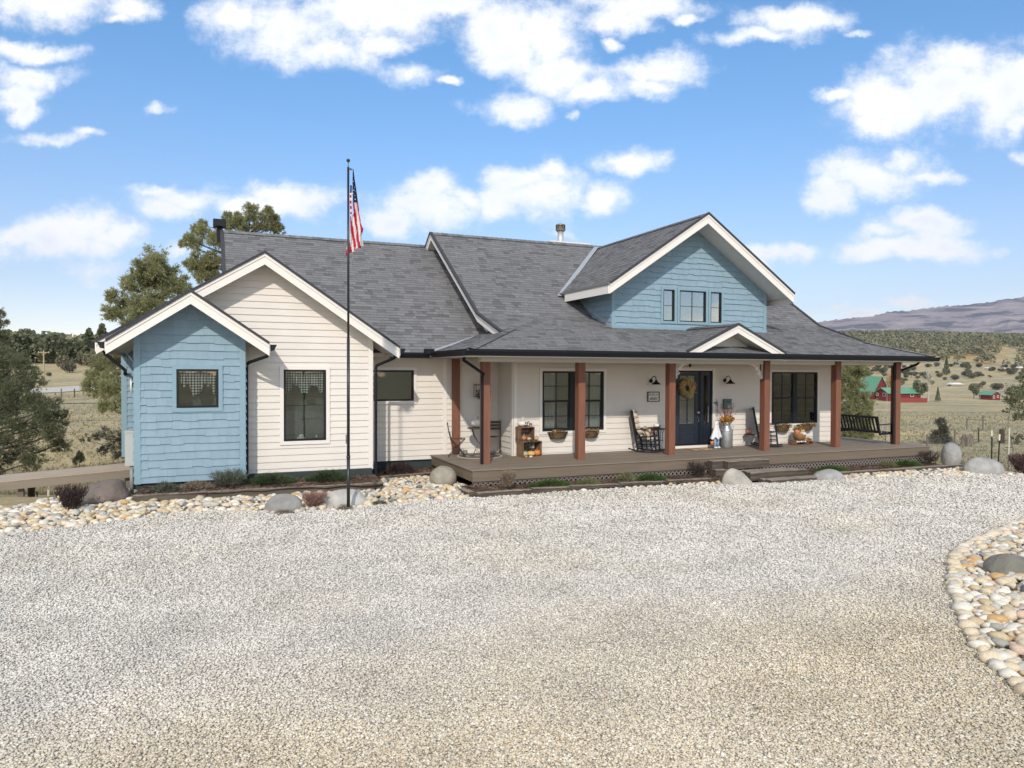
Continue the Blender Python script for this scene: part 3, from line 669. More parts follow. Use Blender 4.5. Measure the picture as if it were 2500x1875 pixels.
# flashing in the visible valleys
def flash(a, b, w=.09, nrm=(0, 0, 1), lift=.02):
    a = Vector(a); b = Vector(b); d = (b - a).normalized(); s = d.cross(Vector(nrm)).normalized() * w; up = Vector(nrm).normalized() * lift
    m = MB(); m.face((a - s + up, a + s + up, b + s + up, b - s + up)); m.build('valley_flashing', M_flash, house)
nB = Vector((0, -.667, 1)).normalized()
flash((9.46, 18.80, 3.10 + 1.037 + .667*.98), (12.5, 22.02, 6.93), .075, (-.35, -.6, 1), .03)
flash((5.22, 17.36, 3.09), (6.55, 18.02, 3.50), .045, (-.2, -.5, 1), .035)
m = MB(); m.bar((9.9, 16.95, 3.84), (10.02, 16.8, 3.80), .1, .01); m.bar((10.04, 16.82, 3.80), (10.04, 18.1, 4.42), .012, .1); m.build('step_flashing', M_flash, house)
m = MB(); m.box(11.05, 14.98 + 1.86, 3.79, 11.3, 15.05 + 1.86, 3.82); m.build('step_flashing', M_gutter, house)
m = MB(); m.box(15.4, 16.72, 3.735, 15.52, 16.84, 3.765); m.build('step_flashing', M_flash, house)
# chimneys
m = MB(); m.lathe([(.11, 6.9), (.11, 7.62)], 18, 11.6, 23.0); ch = m.build('flue_pipe', P('flue_galvanised', (.56, .56, .55), .4, .06, 6, metal=.5), house, True)
m = MB(); m.lathe([(.14, 7.60), (.175, 7.62), (.175, 7.65), (.16, 7.655)], 20, 11.6, 23.0); m.lathe([(.16, 7.78), (.175, 7.79), (.175, 7.83), (.12, 7.85)], 20, 11.6, 23.0)
for i in range(9):
    a = 2 * pi * i / 9; m.box(11.6 + .16*cos(a) - .012, 23 + .16*sin(a) - .012, 7.64, 11.6 + .16*cos(a) + .012, 23 + .16*sin(a) + .012, 7.80)
m.lathe([(.13, 7.64), (.13, 7.8)], 16, 11.6, 23.0); m.build('flue_cap', P('flue_cap_metal', (.20, .17, .13), .45, .3, 12, metal=.6), ch)
m = MB(); m.box(11.0, 22.6, 6.7, 12.5, 23.4, 7.12); m.box(10.95, 22.55, 7.12, 12.55, 23.45, 7.16); m.build('roof_curb', M_trimw, house)
m = MB(); m.box(.28, 22.9, 6.4, .44, 23.1, 6.86); m.box(.18, 22.75, 6.83, .54, 23.2, 7.03); m.build('flue_cap', M_gutter, house)
# porch ceiling, beam
m = MB(); m.box(5.27, 14.86, 2.93, 19.78, 17.92, 2.945); m.build('porch_ceiling', P('porch_ceiling_wood', (.30, .26, .215), .7, .15, 3, stretch=(.4, 6, 1)), house)
m = MB(); m.box(5.8, 15.52, 2.70 + .13, 19.45, 15.72, 2.93); m.build('porch_beam', M_sof, house)
# posts: each its own part, with base trim
PX = [(5.98, 15.72), (8.46, 15.66), (11.12, 15.66), (14.17, 15.56), (16.80, 15.56), (19.23, 15.56)]
for x, y in PX:
    m = MB(); m.box(x - .095, y - .095, DK, x + .095, y + .095, 2.93); m.build('porch_post', M_post, house)
m = MB(); m.box(5.88, 17.80, DK, 6.07, 17.90, 2.93); m.build('porch_post', M_post, house)
# ------------------------------------------------------------------ deck
r2_ = random.Random(3)
m = MB(); y = 14.77
while y < 17.9:
    x = 5.34; e = min(y + .137, 17.92)
    while x < 19.7:
        w = 4.88 if x > 5.4 else r2_.choice([1.6, 2.8, 4.0]); xe = min(x + w, 19.70); m.box(x, y, DK - .025, xe - .003, e, DK, 0, r2_.random()); x += w
    y += .142
m.build('deck_floor', M_deck, house)
m = MB(); m.box(5.30, 14.745, DK - .025, 19.72, 14.79, DK + .001); m.box(5.30, 14.79, DK - .025, 5.345, 17.9, DK + .001); m.build('deck_edge_board', M_deck, house)
m = MB(); xs = [5.33, 9.9, 14.55, 19.69]
for a, b in zip(xs, xs[1:]): m.box(a + .002, 14.77, .19, b - .002, 14.80, DK - .026)
m.box(5.33, 14.8, .19, 5.36, 17.9, DK - .026); m.box(19.66, 14.8, .19, 19.69, 26, DK - .026); m.build('deck_fascia', M_rim, house)
m = MB(); m.box(5.4, 14.95, -.3, 19.6, 17.9, .18); m.build('crawl_space_shade', M_deckshade, house)  # solid box whose black colour stands in for the shade behind the lattice
m = MB(); h = .34; zb = -.14
def lat_strips(x0, x1, y):
    x = x0 - h
    while x < x1:
        for sg, yy in ((1, y), (-1, y + .009)):
            a = (x, zb) if sg > 0 else (x, zb + h); b = (x + h, zb + h) if sg > 0 else (x + h, zb)
            if b[0] > x0 and a[0] < x1 - .02:
                fa = max(0, (x0 - a[0]) / h); fb = min(1, (x1 - a[0]) / h)
                p = (a[0] + h*fa, yy, a[1] + (b[1]-a[1])*fa); q = (a[0] + h*fb, yy, a[1] + (b[1]-a[1])*fb)
                m.bar(p, q, .008, .030, up=(0, 0, 1))
        x += .118
lat_strips(5.36, 19.66, 14.83); m.build('lattice_skirt', M_lat, house)
m = MB(); m.box(5.34, 14.815, .15, 19.66, 14.825, .19); m.build('lattice_rail', M_lat, house)

# ------------------------------------------------------------------ windows
def window(x0, z0, x1, z1, y, tm, tb=.085, style='fixed', fw=.045, room=True, glass=None, depth=.5, mull=None, grid=None, parts=()):
    m = MB(); e = .003
    m.box(x0 - tb, y - .045, z1, x1 + tb, y + .02, z1 + tb); m.box(x0 - tb, y - .045, z0 - tb, x1 + tb, y + .02, z0)
    m.box(x0 - tb, y - .045, z0, x0, y + .02, z1); m.box(x1, y - .045, z0, x1 + tb, y + .02, z1)
    w = m.build('window', tm, house)            # the casing carries frame, glass and curtains
    f = MB(); ya, yb = y - .03, y + .05
    f.box(x0, ya, z1 - fw, x1, yb, z1 - e); f.box(x0, ya, z0 + e, x1, yb, z0 + fw); f.box(x0 + e, ya, z0 + fw, x0 + fw, yb, z1 - fw); f.box(x1 - fw, ya, z0 + fw, x1 - e, yb, z1 - fw)
    sashes = [(x0 + fw, x1 - fw)]
    if mull:
        f.box(mull[0], ya, z0 + fw, mull[1], yb, z1 - fw); sashes = [(x0 + fw, mull[0]), (mull[1], x1 - fw)]
    zm = (z0 + z1) / 2
    for a, b in sashes:
        if style == 'hung':
            f.box(a, ya + .012, zm - .025, b, yb - .002, zm + .025)
            f.box(a, ya + .02, z0 + fw, a + .03, yb - .01, zm - .025); f.box(b - .03, ya + .02, z0 + fw, b, yb - .01, zm - .025); f.box(a + .03, ya + .02, z0 + fw, b - .03, yb - .01, z0 + fw + .03)
            c = (a + b) / 2
            if (a, b) in (grid or sashes) or grid is None:
                f.box(c - .008, ya + .03, z0 + fw, c + .008, yb - .012, z1 - fw)
                for q in ((z0 + zm) / 2, (z1 + zm) / 2): f.box(a, ya + .031, q - .008, b, yb - .013, q + .008)
        if style == 'grid':
            c = (a + b) / 2
            if b - a > .5: f.box(c - .006, ya + .03, z0 + fw, c + .006, yb - .012, z1 - fw)
            f.box(a, ya + .031, zm - .006, b, yb - .013, zm + .006)
    f.build('frame', M_black, w)
    g = MB(); g.box(x0 + .01, y + .012, z0 + .01, x1 - .01, y + .017, z1 - .01); g.build('pane', glass or M_glass, w)
    if room:
        r = MB(); d = y + depth; a, b, c, q = x0 - .02, x1 + .02, z0 - .02, z1 + .02
        r.face([(a, d, c), (b, d, c), (b, d, q), (a, d, q)]); r.face([(a, y + .052, c), (a, d, c), (a, d, q), (a, y + .052, q)]); r.face([(b, y + .052, c), (b, d, c), (b, d, q), (b, y + .052, q)])
        r.face([(a, y + .052, c), (b, y + .052, c), (b, d, c), (a, d, c)]); r.face([(a, y + .052, q), (b, y + .052, q), (b, d, q), (a, d, q)])
        r.build('room_interior', M_dark if room is True else room, w)
    return w
def gingham(name):
    m = bpy.data.materials.new(name); m.use_nodes = True; nt = m.node_tree; N = nt.nodes; L = nt.links; b = N['Principled BSDF']; b.inputs['Roughness'].default_value = .9
    tc = N.new('ShaderNodeTexCoord'); sx = N.new('ShaderNodeSeparateXYZ'); L.new(tc.outputs['Object'], sx.inputs[0]); fs = []
    for i in (0, 2):
        a = N.new('ShaderNodeMath'); a.operation = 'MULTIPLY'; L.new(sx.outputs[i], a.inputs[0]); a.inputs[1].default_value = 18
        c = N.new('ShaderNodeMath'); c.operation = 'FRACT'; L.new(a.outputs[0], c.inputs[0]); d = N.new('ShaderNodeMath'); d.operation = 'GREATER_THAN'; L.new(c.outputs[0], d.inputs[0]); d.inputs[1].default_value = .5; fs.append(d.outputs[0])
    s = N.new('ShaderNodeMath'); s.operation = 'ADD'; L.new(fs[0], s.inputs[0]); L.new(fs[1], s.inputs[1]); h = N.new('ShaderNodeMath'); h.operation = 'MULTIPLY'; L.new(s.outputs[0], h.inputs[0]); h.inputs[1].default_value = .5
    r = ramp_node(nt, [(0, (.95, .95, .90)), (.5, (.30, .30, .29)), (1, (.02, .02, .02))]); L.new(h.outputs[0], r.inputs[0]); L.new(r.outputs[0], b.inputs['Base Color'])
    return m
M_ging = gingham('gingham_cloth')
def curtain(x0, x1, ztop, zfun, y, parent, mat, folds=10, amp=.026, n=60, rows=6):
    m = MB(); v = []; f = []
    for i in range(n + 1):
        t = i / n; x = x0 + (x1 - x0) * t; zb_ = zfun(t)
        for k in range(rows + 1):
            z = ztop + (zb_ - ztop) * k / rows; v.append((x, y + amp * sin(t * folds * 2 * pi + k * .15) * (.4 + k / rows), z))
    R = rows + 1
    for i in range(n):
        for k in range(rows): f.append((i*R+k, (i+1)*R+k, (i+1)*R+k+1, i*R+k+1))
    m.idx(v, f); return m.build('curtain', mat, parent, True)
w = window(-.57, 1.84, .22, 2.63, Yb, M_trimb, .08)
curtain(-.53, .17, 2.59, lambda t: 2.30 - .26 * max(0, 1 - abs(t - .45) / .22) + .05 * sin(t * 30) + (.0 if t < .9 else -.18), Yb + .075, w, M_ging, 9)
w = window(1.56, 1.04, 2.48, 2.63, Yw, M_trimw, .08)
curtain(1.61, 2.43, 2.58, lambda t: 2.28 - .24 * max(abs(cos(t * pi * 2)) - .35, 0) * (1.2 if abs(t - .5) > .3 or abs(t-.5) < .2 else .5) + .03 * sin(t * 40), Yw + .075, w, M_ging, 11)
m = MB(); m.box(1.6, Yw + .03, 1.82, 2.44, Yw + .04, 1.835)
m.box(2.015, Yw + .03, 1.08, 2.025, Yw + .04, 1.82); m.build('grille', M_black, w)
m = MB(); m.ball((1.95, Yw + .1, 1.13), .06, .04, .05); m.box(1.86, Yw + .07, 1.08, 2.04, Yw + .13, 1.11); m.ball((2.28, Yw + .1, 1.12), .02, .02, .03); m.build('figurine', P('china_white', (.8, .8, .76), .3), w)
window(3.72, 1.85, 4.86, 2.63, Yr, M_trimw, .075)
w = window(*WINP, Yp, M_trimw, .075, 'hung', mull=(8.80, 9.03), fw=.05)
for a, b, k in ((8.06, 8.42, 1), (9.35, 9.78, -1)):
    curtain(a, b, 2.58, lambda t, k=k: 1.12, Yp + .09, w, M_curt, 5, .02)
m = MB(); m.face([(8.04, Yp + .22, 1.08), (9.80, Yp + .22, 1.08), (9.80, Yp + .22, 1.80), (8.04, Yp + .22, 1.80)]); m.build('blind', P('roller_blind', (.13, .14, .135), .9, .1, 8), w)
w = window(*WIN2, Yp, M_trimw, .06, 'hung', mull=(16.46, 16.62), fw=.05)
for a, b in ((15.68, 15.80), (16.72, 16.88), (16.90, 17.36)): curtain(a, b, 2.52, lambda t: 1.12, Yp + .09, w, M_curt, 4, .02)
M_pale = P('pale_room', (.44, .47, .45), .9)
dp = []
for i, q in enumerate(DW):
    w = window(*q, Yd, M_trimb, .07, 'grid', fw=.028, glass=M_glassd, room=M_pale, depth=.35)
    j = MB(); j.box(q[2] - .14, Yd + .06, q[1] + .03, q[2] - .035, Yd + .30, q[3] - .03); j.build('reveal', P('window_reveal%d' % i, (.82, .80, .70), .7), w)
# ------------------------------------------------------------------ entry door
x0, z0, x1, z1 = DOOR
m = MB(); m.box(x0 - .09, Yp - .04, DK, x0, Yp + .03, z1 + .09); m.box(x1, Yp - .04, DK, x1 + .09, Yp + .03, z1 + .09); m.box(x0, Yp - .04, z1, x1, Yp + .03, z1 + .09); m.box(x0, Yp - .07, DK, x1, Yp + .03, z0 - .01)
df = m.build('door_frame', M_trimw, house)
m = MB(); m.box(x0 + .002, Yp, z0, x0 + .06, Yp + .07, z1 - .003); m.box(12.99, Yp, z0, 13.05, Yp + .07, z1 - .06); m.box(x1 - .045, Yp, z0, x1 - .002, Yp + .07, z1 - .06); m.box(x0 + .06, Yp, z1 - .06, x1 - .002, Yp + .07, z1 - .003); m.box(x0, Yp - .03, z0 - .009, x1, Yp + .07, z0 + .03)
m.build('door_jamb', M_black, df)
def leaf(a, b, gx0, gx1, gz0, gz1, nm, panels):
    m = MB(); y = Yp + .015; za = z0 + .035; zb_ = z1 - .065
    m.box(a, y, za, gx0, y + .045, zb_); m.box(gx1, y, za, b, y + .045, zb_); m.box(gx0, y, za, gx1, y + .045, gz0); m.box(gx0, y, gz1, gx1, y + .045, zb_)
    for (pa, pb, pc, pd) in panels:
        m.box(pa, y - .012, pc, pb, y - .001, pc + .018); m.box(pa, y - .012, pd - .018, pb, y - .001, pd); m.box(pa, y - .012, pc + .018, pa + .018, y - .001, pd - .018); m.box(pb - .018, y - .012, pc + .018, pb, y - .001, pd - .018); m.box(pa + .05, y - .009, pc + .05, pb - .05, y - .001, pd - .05)
    L_ = m.build(nm, M_navy, house)
    g = MB(); g.box(gx0, y + .02, gz0, gx1, y + .026, gz1); g.build('pane', M_glass, L_)
    g = MB(); g.face([(gx0 - .02, y + .4, gz0 - .02), (gx1 + .02, y + .4, gz0 - .02), (gx1 + .02, y + .4, gz1 + .02), (gx0 - .02, y + .4, gz1 + .02)]); g.face([(gx0 - .02, y + .05, gz0), (gx0 - .02, y + .4, gz0), (gx0 - .02, y + .4, gz1), (gx0 - .02, y + .05, gz1)]); g.face([(gx1 + .02, y + .05, gz0), (gx1 + .02, y + .4, gz0), (gx1 + .02, y + .4, gz1), (gx1 + .02, y + .05, gz1)])
    g.build('room_interior', M_dark, L_)
    return L_
dl = leaf(12.195, 12.985, 12.33, 12.86, 1.14, 2.50, 'front_door', [(12.33, 12.86, .93, 1.08), (12.33, 12.86, .62, .88)])
m = MB(); m.box(12.59, Yp + .02, 1.14, 12.605, Yp + .034, 2.5); m.box(12.33, Yp + .02, 1.80, 12.86, Yp + .0335, 1.815); m.build('muntin', M_navy, dl)
m = MB(); m.lathe([(.028, 0), (.028, .02), (.012, .03), (.012, .05), (.03, .06), (.03, .08), (.0, .085)], 12)
for i, v in enumerate(m.v): m.v[i] = (12.935 + v[0], Yp + .01 - v[2], 1.45 + v[1])
n0 = len(m.v); m.tube([(12.935, Yp, 1.32), (12.935, Yp - .05, 1.31), (12.935, Yp - .055, 1.2), (12.935, Yp, 1.18)], .009, 8); m.build('door_handle', P('brushed_nickel', (.45, .45, .44), .3, metal=1), dl)
slt = leaf(13.055, 13.39, 13.16, 13.29, 1.14, 2.50, 'sidelight', [(13.11, 13.34, .62, 1.05)])
m = MB(); m.box(13.30, Yp - .012, 1.16, 13.315, Yp + .012, 1.62); m.build('rail_pull', P('pale_pull', (.5, .5, .5), .35, metal=.6), slt)
# ================================================================== garden: timbers, mulch, boulders, river stones
def gz_(x, y): return zg(x)
M_mulch = P('bark_mulch', None, .95, .35, 30, .9, 60, attr=[(0, (.075, .042, .028)), (.5, (.14, .082, .055)), (.9, (.21, .135, .095)), (1, (.33, .25, .18))], bd=.03)
def sheet(name, poly, zf, mat, step=.25, kind='structure', amp=.02):
    xs = [p[0] for p in poly]; ys = [p[1] for p in poly]; m = MB(); x = min(xs)
    r = random.Random(4); H_ = {}
    def hz(i, j): return H_.setdefault((i, j), (r.random() - .5) * 2 * amp)
    nx = int((max(xs) - x) / step) + 1; ny = int((max(ys) - min(ys)) / step) + 1
    for i in range(nx):
        for j in range(ny):
            a, b = x + i*step, min(ys) + j*step
            if inpoly(a + step/2, b + step/2, poly):
                m.face([(p, q, zf(p, q) + hz(ii, jj)) for p, q, ii, jj in ((a, b, i, j), (a+step, b, i+1, j), (a+step, b+step, i+1, j+1), (a, b+step, i, j+1))], 0, r.random())
    o = m.build(name, mat); o['kind'] = kind; return o
def chips(name, poly, zf, n, mat, lo, hi, seed):
    g = random.Random(seed); m = MB(); xs = [p[0] for p in poly]; ys = [p[1] for p in poly]; k = 0
    while k < n:
        x = g.uniform(min(xs), max(xs)); y = g.uniform(min(ys), max(ys))
        if not inpoly(x, y, poly): k += .3; continue
        k += 1; a = g.random() * pi; s = g.uniform(lo, hi); w = s * g.uniform(.25, .5); t = g.uniform(-.4, .4); z = zf(x, y) + g.uniform(.005, .03)
        u = Vector((cos(a), sin(a), t)) * s; v = Vector((-sin(a), cos(a), g.uniform(-.3, .3))) * w; c = Vector((x, y, z))
        m.face([c - u - v, c + u - v, c + u + v, c - u + v], 0, g.random())
    o = m.build(name, mat); o['kind'] = 'stuff'; return o
BED1 = [(-1.22, 15.3), (3.42, 15.42), (3.42, 17.0), (.75, 17.0), (.75, 16.3), (-1.22, 16.3)]
BED2 = [(3.42, 16.85), (5.45, 17.1), (5.45, 18.1), (3.42, 18.1)]
BED3 = [(5.1, 14.0), (19.55, 13.9), (19.7, 14.95), (5.1, 14.95)]
zb1 = lambda x, y: .20 - .008 * x + .05 * sstep(15.3, 16.2, y)
zb2 = lambda x, y: .06 + .05 * sstep(17, 17.9, y)
zb3 = lambda x, y: .055 - .0085 * (x - 5) + .03 * sstep(14.0, 14.8, y)
sheet('mulch_ground', BED1, zb1, M_mulch); chips('mulch', BED1, zb1, 5000, M_mulch, .012, .035, 1)
sheet('mulch_ground', BED2, zb2, M_mulch); chips('mulch', BED2, zb2, 2200, M_mulch, .012, .035, 2)
sheet('mulch_ground', BED3, zb3, M_mulch); chips('mulch', BED3, zb3, 9000, M_mulch, .012, .035, 3)
def tie(a, b, w, h, name, label, cat, group=None, mat=None, seed=0):
    """a landscape timber from a to b (centre of the top), slightly uneven"""
    g = random.Random(seed); a = Vector(a); b = Vector(b); n = 14; d = b - a; s = d.cross(Vector((0, 0, 1))).normalized(); m = MB(); v = []
    for i in range(n + 1):
        p = a + d * i / n; j = lambda: g.uniform(-.007, .007)
        for sx, zz in ((-1, 0), (-.86, .008), (.86, .008), (1, 0), (1, -h), (-1, -h)):
            v.append(p + s * (sx * w / 2 + j()) + Vector((0, 0, zz - .01 + j())))
    k = 6; f = [tuple(range(k)), tuple(range(n*k + k - 1, n*k - 1, -1))] + [(i*k+q, (i+1)*k+q, (i+1)*k+(q+1)%k, i*k+(q+1)%k) for i in range(n) for q in range(k)]
    mid = (a + b) / 2; v = [p - mid for p in v]
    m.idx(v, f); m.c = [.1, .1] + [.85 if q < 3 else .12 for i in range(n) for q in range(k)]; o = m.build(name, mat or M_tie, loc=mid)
    if label: tag(o, label, cat, group)
    return o
G1 = 'timbers edging the planting beds'
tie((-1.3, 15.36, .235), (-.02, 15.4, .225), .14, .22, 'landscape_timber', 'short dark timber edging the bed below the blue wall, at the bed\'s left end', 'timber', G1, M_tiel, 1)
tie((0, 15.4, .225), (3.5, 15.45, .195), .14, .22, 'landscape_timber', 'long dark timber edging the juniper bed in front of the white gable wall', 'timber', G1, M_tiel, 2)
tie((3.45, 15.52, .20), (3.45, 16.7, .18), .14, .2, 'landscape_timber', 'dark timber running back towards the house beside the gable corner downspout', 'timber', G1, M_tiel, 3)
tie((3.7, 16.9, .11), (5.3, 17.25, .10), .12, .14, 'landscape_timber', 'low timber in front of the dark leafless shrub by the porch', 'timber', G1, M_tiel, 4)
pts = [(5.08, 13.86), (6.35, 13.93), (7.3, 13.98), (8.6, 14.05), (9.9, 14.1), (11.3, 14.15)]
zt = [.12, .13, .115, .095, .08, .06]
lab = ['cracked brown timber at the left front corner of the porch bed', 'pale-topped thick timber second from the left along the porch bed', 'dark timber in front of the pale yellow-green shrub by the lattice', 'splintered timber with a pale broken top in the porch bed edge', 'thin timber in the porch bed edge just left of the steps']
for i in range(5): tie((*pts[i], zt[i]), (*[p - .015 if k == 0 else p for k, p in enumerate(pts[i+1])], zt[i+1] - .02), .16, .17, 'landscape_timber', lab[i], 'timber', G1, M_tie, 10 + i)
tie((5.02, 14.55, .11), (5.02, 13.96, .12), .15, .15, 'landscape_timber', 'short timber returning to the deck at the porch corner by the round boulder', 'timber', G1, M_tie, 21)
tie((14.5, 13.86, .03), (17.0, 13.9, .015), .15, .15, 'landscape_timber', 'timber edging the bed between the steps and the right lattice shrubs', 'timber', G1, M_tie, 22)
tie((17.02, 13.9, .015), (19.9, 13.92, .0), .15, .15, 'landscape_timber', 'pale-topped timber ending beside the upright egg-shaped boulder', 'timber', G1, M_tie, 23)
# steps of old railway ties
st = thing('porch_steps', 'weathered railway-tie steps rising to the porch in front of the door', 'steps', (13, 14.1, -.1), world=True)
def stept(nm, bars, seed):
    par = None
    for i, (x0, x1, y, z, w, h) in enumerate(bars):
        o = tie((x0, y, z), (x1, y, z), w, h, 'tie', None, None, None, M_tie, seed + i); o.parent = st; o.location = o.location - st.location
stept('step', [(11.62, 13.2, 14.66, .385, .17, .2), (11.95, 13.28, 14.48, .38, .17, .19), (11.6, 12.1, 14.56, .18, .3, .25)], 30)
stept('step', [(12.2, 13.75, 14.31, .155, .17, .18), (12.25, 13.9, 14.13, .155, .17, .18), (12.2, 14.0, 13.95, .155, .17, .19)], 40)
stept('step', [(12.4, 14.3, 13.74, .01, .17, .16), (12.48, 14.42, 13.56, .01, .17, .14)], 50)
tie((12.27, 13.95, .0), (12.27, 14.7, .0), .16, .2, 'tie', None, None, None, M_tie, 60).parent = None
o = bpy.context.scene.objects[-1] if False else None
for ob in list(COL.objects):
    if ob.name.startswith('tie') and ob.parent is None: ob.parent = st; ob.location = ob.location - st.location
# ---- boulders
from mathutils import noise as mn
def ico(sub):
    bm = bmesh.new(); bmesh.ops.create_icosphere(bm, subdivisions=sub, radius=1); v = [x.co.copy() for x in bm.verts]; f = [tuple(q.index for q in x.verts) for x in bm.faces]; bm.free(); return v, f
ICO4 = ico(4); ICO2 = ico(2); ICO1 = ico(1)
def rockmat(name, c, var=.18, vs=3.5, bump=.35, bs=14):
    return P(name, tuple(q * 1.05 for q in c), .9, max(var, .3), vs, .8, bs, bd=.03, det=9)
def boulder(label, x, y, z, sx, sy, sz, mat, rz=0, seed=0, rough=.12, shape=None, sink=.3):
    v, f = ICO4; m = MB(); o = Vector((seed * 7.3, seed * 3.1, 0)); vv = []
    for p in v:
        q = p.copy()
        if shape: q = shape(q)
        n = mn.noise(p * 1.1 + o) * rough * 1.6 + mn.noise(p * 3 + o) * rough * .35 + mn.noise(p * 9 + o) * rough * .08
        q = q * (1 + n); vv.append((q.x * sx, q.y * sy, max(q.z, -sink * 1.2) * sz))
    m.idx(vv, f); ob = m.build('boulder', mat, smooth=True, loc=(x, y, z)); ob.rotation_euler = (0, 0, rz)
    return tag(ob, label, 'boulder')
MR = {k: rockmat('rock_' + k, c) for k, c in dict(dark=(.165, .135, .115), grey=(.24, .235, .225), pale=(.42, .41, .375), tan=(.30, .27, .215), light=(.33, .325, .31), warm=(.37, .345, .30)).items()}
def slab(q): return Vector((q.x, q.y, q.z * (1.0 - .55 * q.x) if q.z > 0 else q.z))
boulder('large dark brown angular boulder beside the ramp on the left', -1.95, 15.75, .05, .56, .42, .37, MR['dark'], .15, 3, .28, lambda q: Vector((q.x, q.y, q.z * (1 + .35 * q.x - .45 * max(0, q.x - .45)) if q.z > 0 else q.z)))
boulder('smooth mid-grey boulder on the river stones left of the flagpole', 1.3, 13.78, .05, .34, .24, .27, MR['grey'], -.1, 5, .13)
boulder('low pale flat boulder behind the foot of the flagpole', 2.45, 14.05, .03, .52, .35, .30, MR['pale'], 0, 8, .15, lambda q: Vector((q.x, q.y, q.z * .95 if q.z > 0 else q.z)))
boulder('round tan boulder at the left front corner of the porch deck', 4.92, 15.6, .16, .31, .31, .31, MR['tan'], 0, 11, .04, None, .9)
boulder('tall sloping pale boulder at the left side of the porch steps', 11.62, 13.62, -.1, .42, .24, .37, MR['warm'], -.12, 14, .08, lambda q: Vector((q.x, q.y, q.z * (1.0 - .62 * q.x) if q.z > 0 else q.z)))
boulder('smooth grey flattened boulder at the right side of the porch steps', 14.4, 13.55, -.06, .45, .30, .23, MR['light'], 0, 17, .06)
boulder('upright egg-shaped grey boulder beyond the right end of the porch', 20.6, 14.75, .1, .28, .27, .42, MR['light'], 0, 20, .03, None, .8)
boulder('big domed grey boulder at the right edge of the stone strip', 19.5, 13.05, -.12, .60, .42, .43, MR['light'], -.15, 23, .06)
boulder('rough olive-grey boulder half buried in the stone bed at the right edge', 9.6, 6.0, -.02, .36, .28, .26, rockmat('rock_olive', (.19, .18, .15), .3), .2, 26, .2)

# ---- river stones
RPAL = [('cream', (.66, .55, .39)), ('white', (.72, .67, .57)), ('pale grey', (.50, .48, .42)), ('grey', (.34, .33, .295)), ('tan', (.56, .44, .27)), ('orange tan', (.58, .36, .16)), ('pinkish', (.60, .44, .34)), ('dark grey', (.15, .155, .16))]
RW = [.33, .20, .15, .08, .13, .035, .05, .025]
stops = []; acc = 0
for (n_, c_), w_ in zip(RPAL, RW): stops.append((acc, c_)); acc += w_
M_rs = P('river_stone_mixed', None, .62, .14, 9, .15, 40, attr=stops, interp='CONSTANT', spec=.4)
M_rso = P('river_stone', None, .62, .20, 7, .15, 40, objcol=True, spec=.4)
def stone_variants(n, base):
    out = []
    for k in range(n):
        o = Vector((k * 5.7, 1.3 * k, 9)); v = []
        a, b, c = 1.0, rnd.uniform(.62, .9), rnd.uniform(.42, .62)
        for p in base[0]:
            s = 1 + mn.noise(p * .9 + o) * .42 + mn.noise(p * 1.9 + o) * .16
            v.append(Vector((p.x * s * a, p.y * s * b, p.z * s * c)))
        out.append((v, base[1]))
    return out
SV = stone_variants(9, ICO2); SVL = stone_variants(9, ICO1)
def hill_isl(x, y):
    return .02 + .16 * sstep(0, 1.6, hypot(max(0, 0), 0)) 
def dist_poly(x, y, pg):
    d = 9e9
    for i in range(len(pg)):
        ax, ay = pg[i]; bx, by = pg[(i+1) % len(pg)]; dx, dy = bx-ax, by-ay; t = max(0, min(1, ((x-ax)*dx+(y-ay)*dy)/(dx*dx+dy*dy+1e-9)))
        d = min(d, hypot(x-ax-dx*t, y-ay-dy*t))
    return d
E_ = lambda x, o=0: (x, pl(EDGE, x) + o)
RB_L = [(-4.4, 13.1), (-2.94, 13.2), (-1.87, 13.4), (-1.17, 13.85), (-.39, 14.08), (.38, 14.0), (.97, 13.6), (2.03, 13.42), (3.12, 13.75), (4.16, 13.9), (4.95, 13.82), (4.95, 14.6), (5.3, 14.8), (5.25, 16.9), (3.7, 16.78), (3.55, 16.6), (3.55, 15.3), (-1.35, 15.26), (-1.36, 16.7), (-1.6, 17.2), (-2.6, 17.0), (-2.8, 16.4), (-3.2, 15.8), (-4.4, 15.2)]
RB_M = [(5.1, 13.75)] + [E_(x, -.06) for x in (6.4, 8, 9.5, 11.1)] + [(11.6, 13.9), (11.2, 14.05), (9.9, 14.0), (8.6, 13.95), (7.3, 13.88), (6.35, 13.83)]
RB_R = [(14.5, 13.3), (16.2, 13.24), (17.65, 13.1), (19.07, 12.72), (20.4, 12.2), (21.5, 11.9), (21.3, 12.5), (20.3, 13.2), (20.0, 13.9), (14.5, 13.78)]
def zr_l(x, y): return zg(x) + .0 + .03 * sstep(13.6, 15.2, y) * sstep(-2.4, -1.2, x)
def zr(x, y): return zg(x) + .015
def zr_i(x, y): return zg(x) + .02 + .20 * sstep(0, 1.8, dist_poly(x, y, ISL))
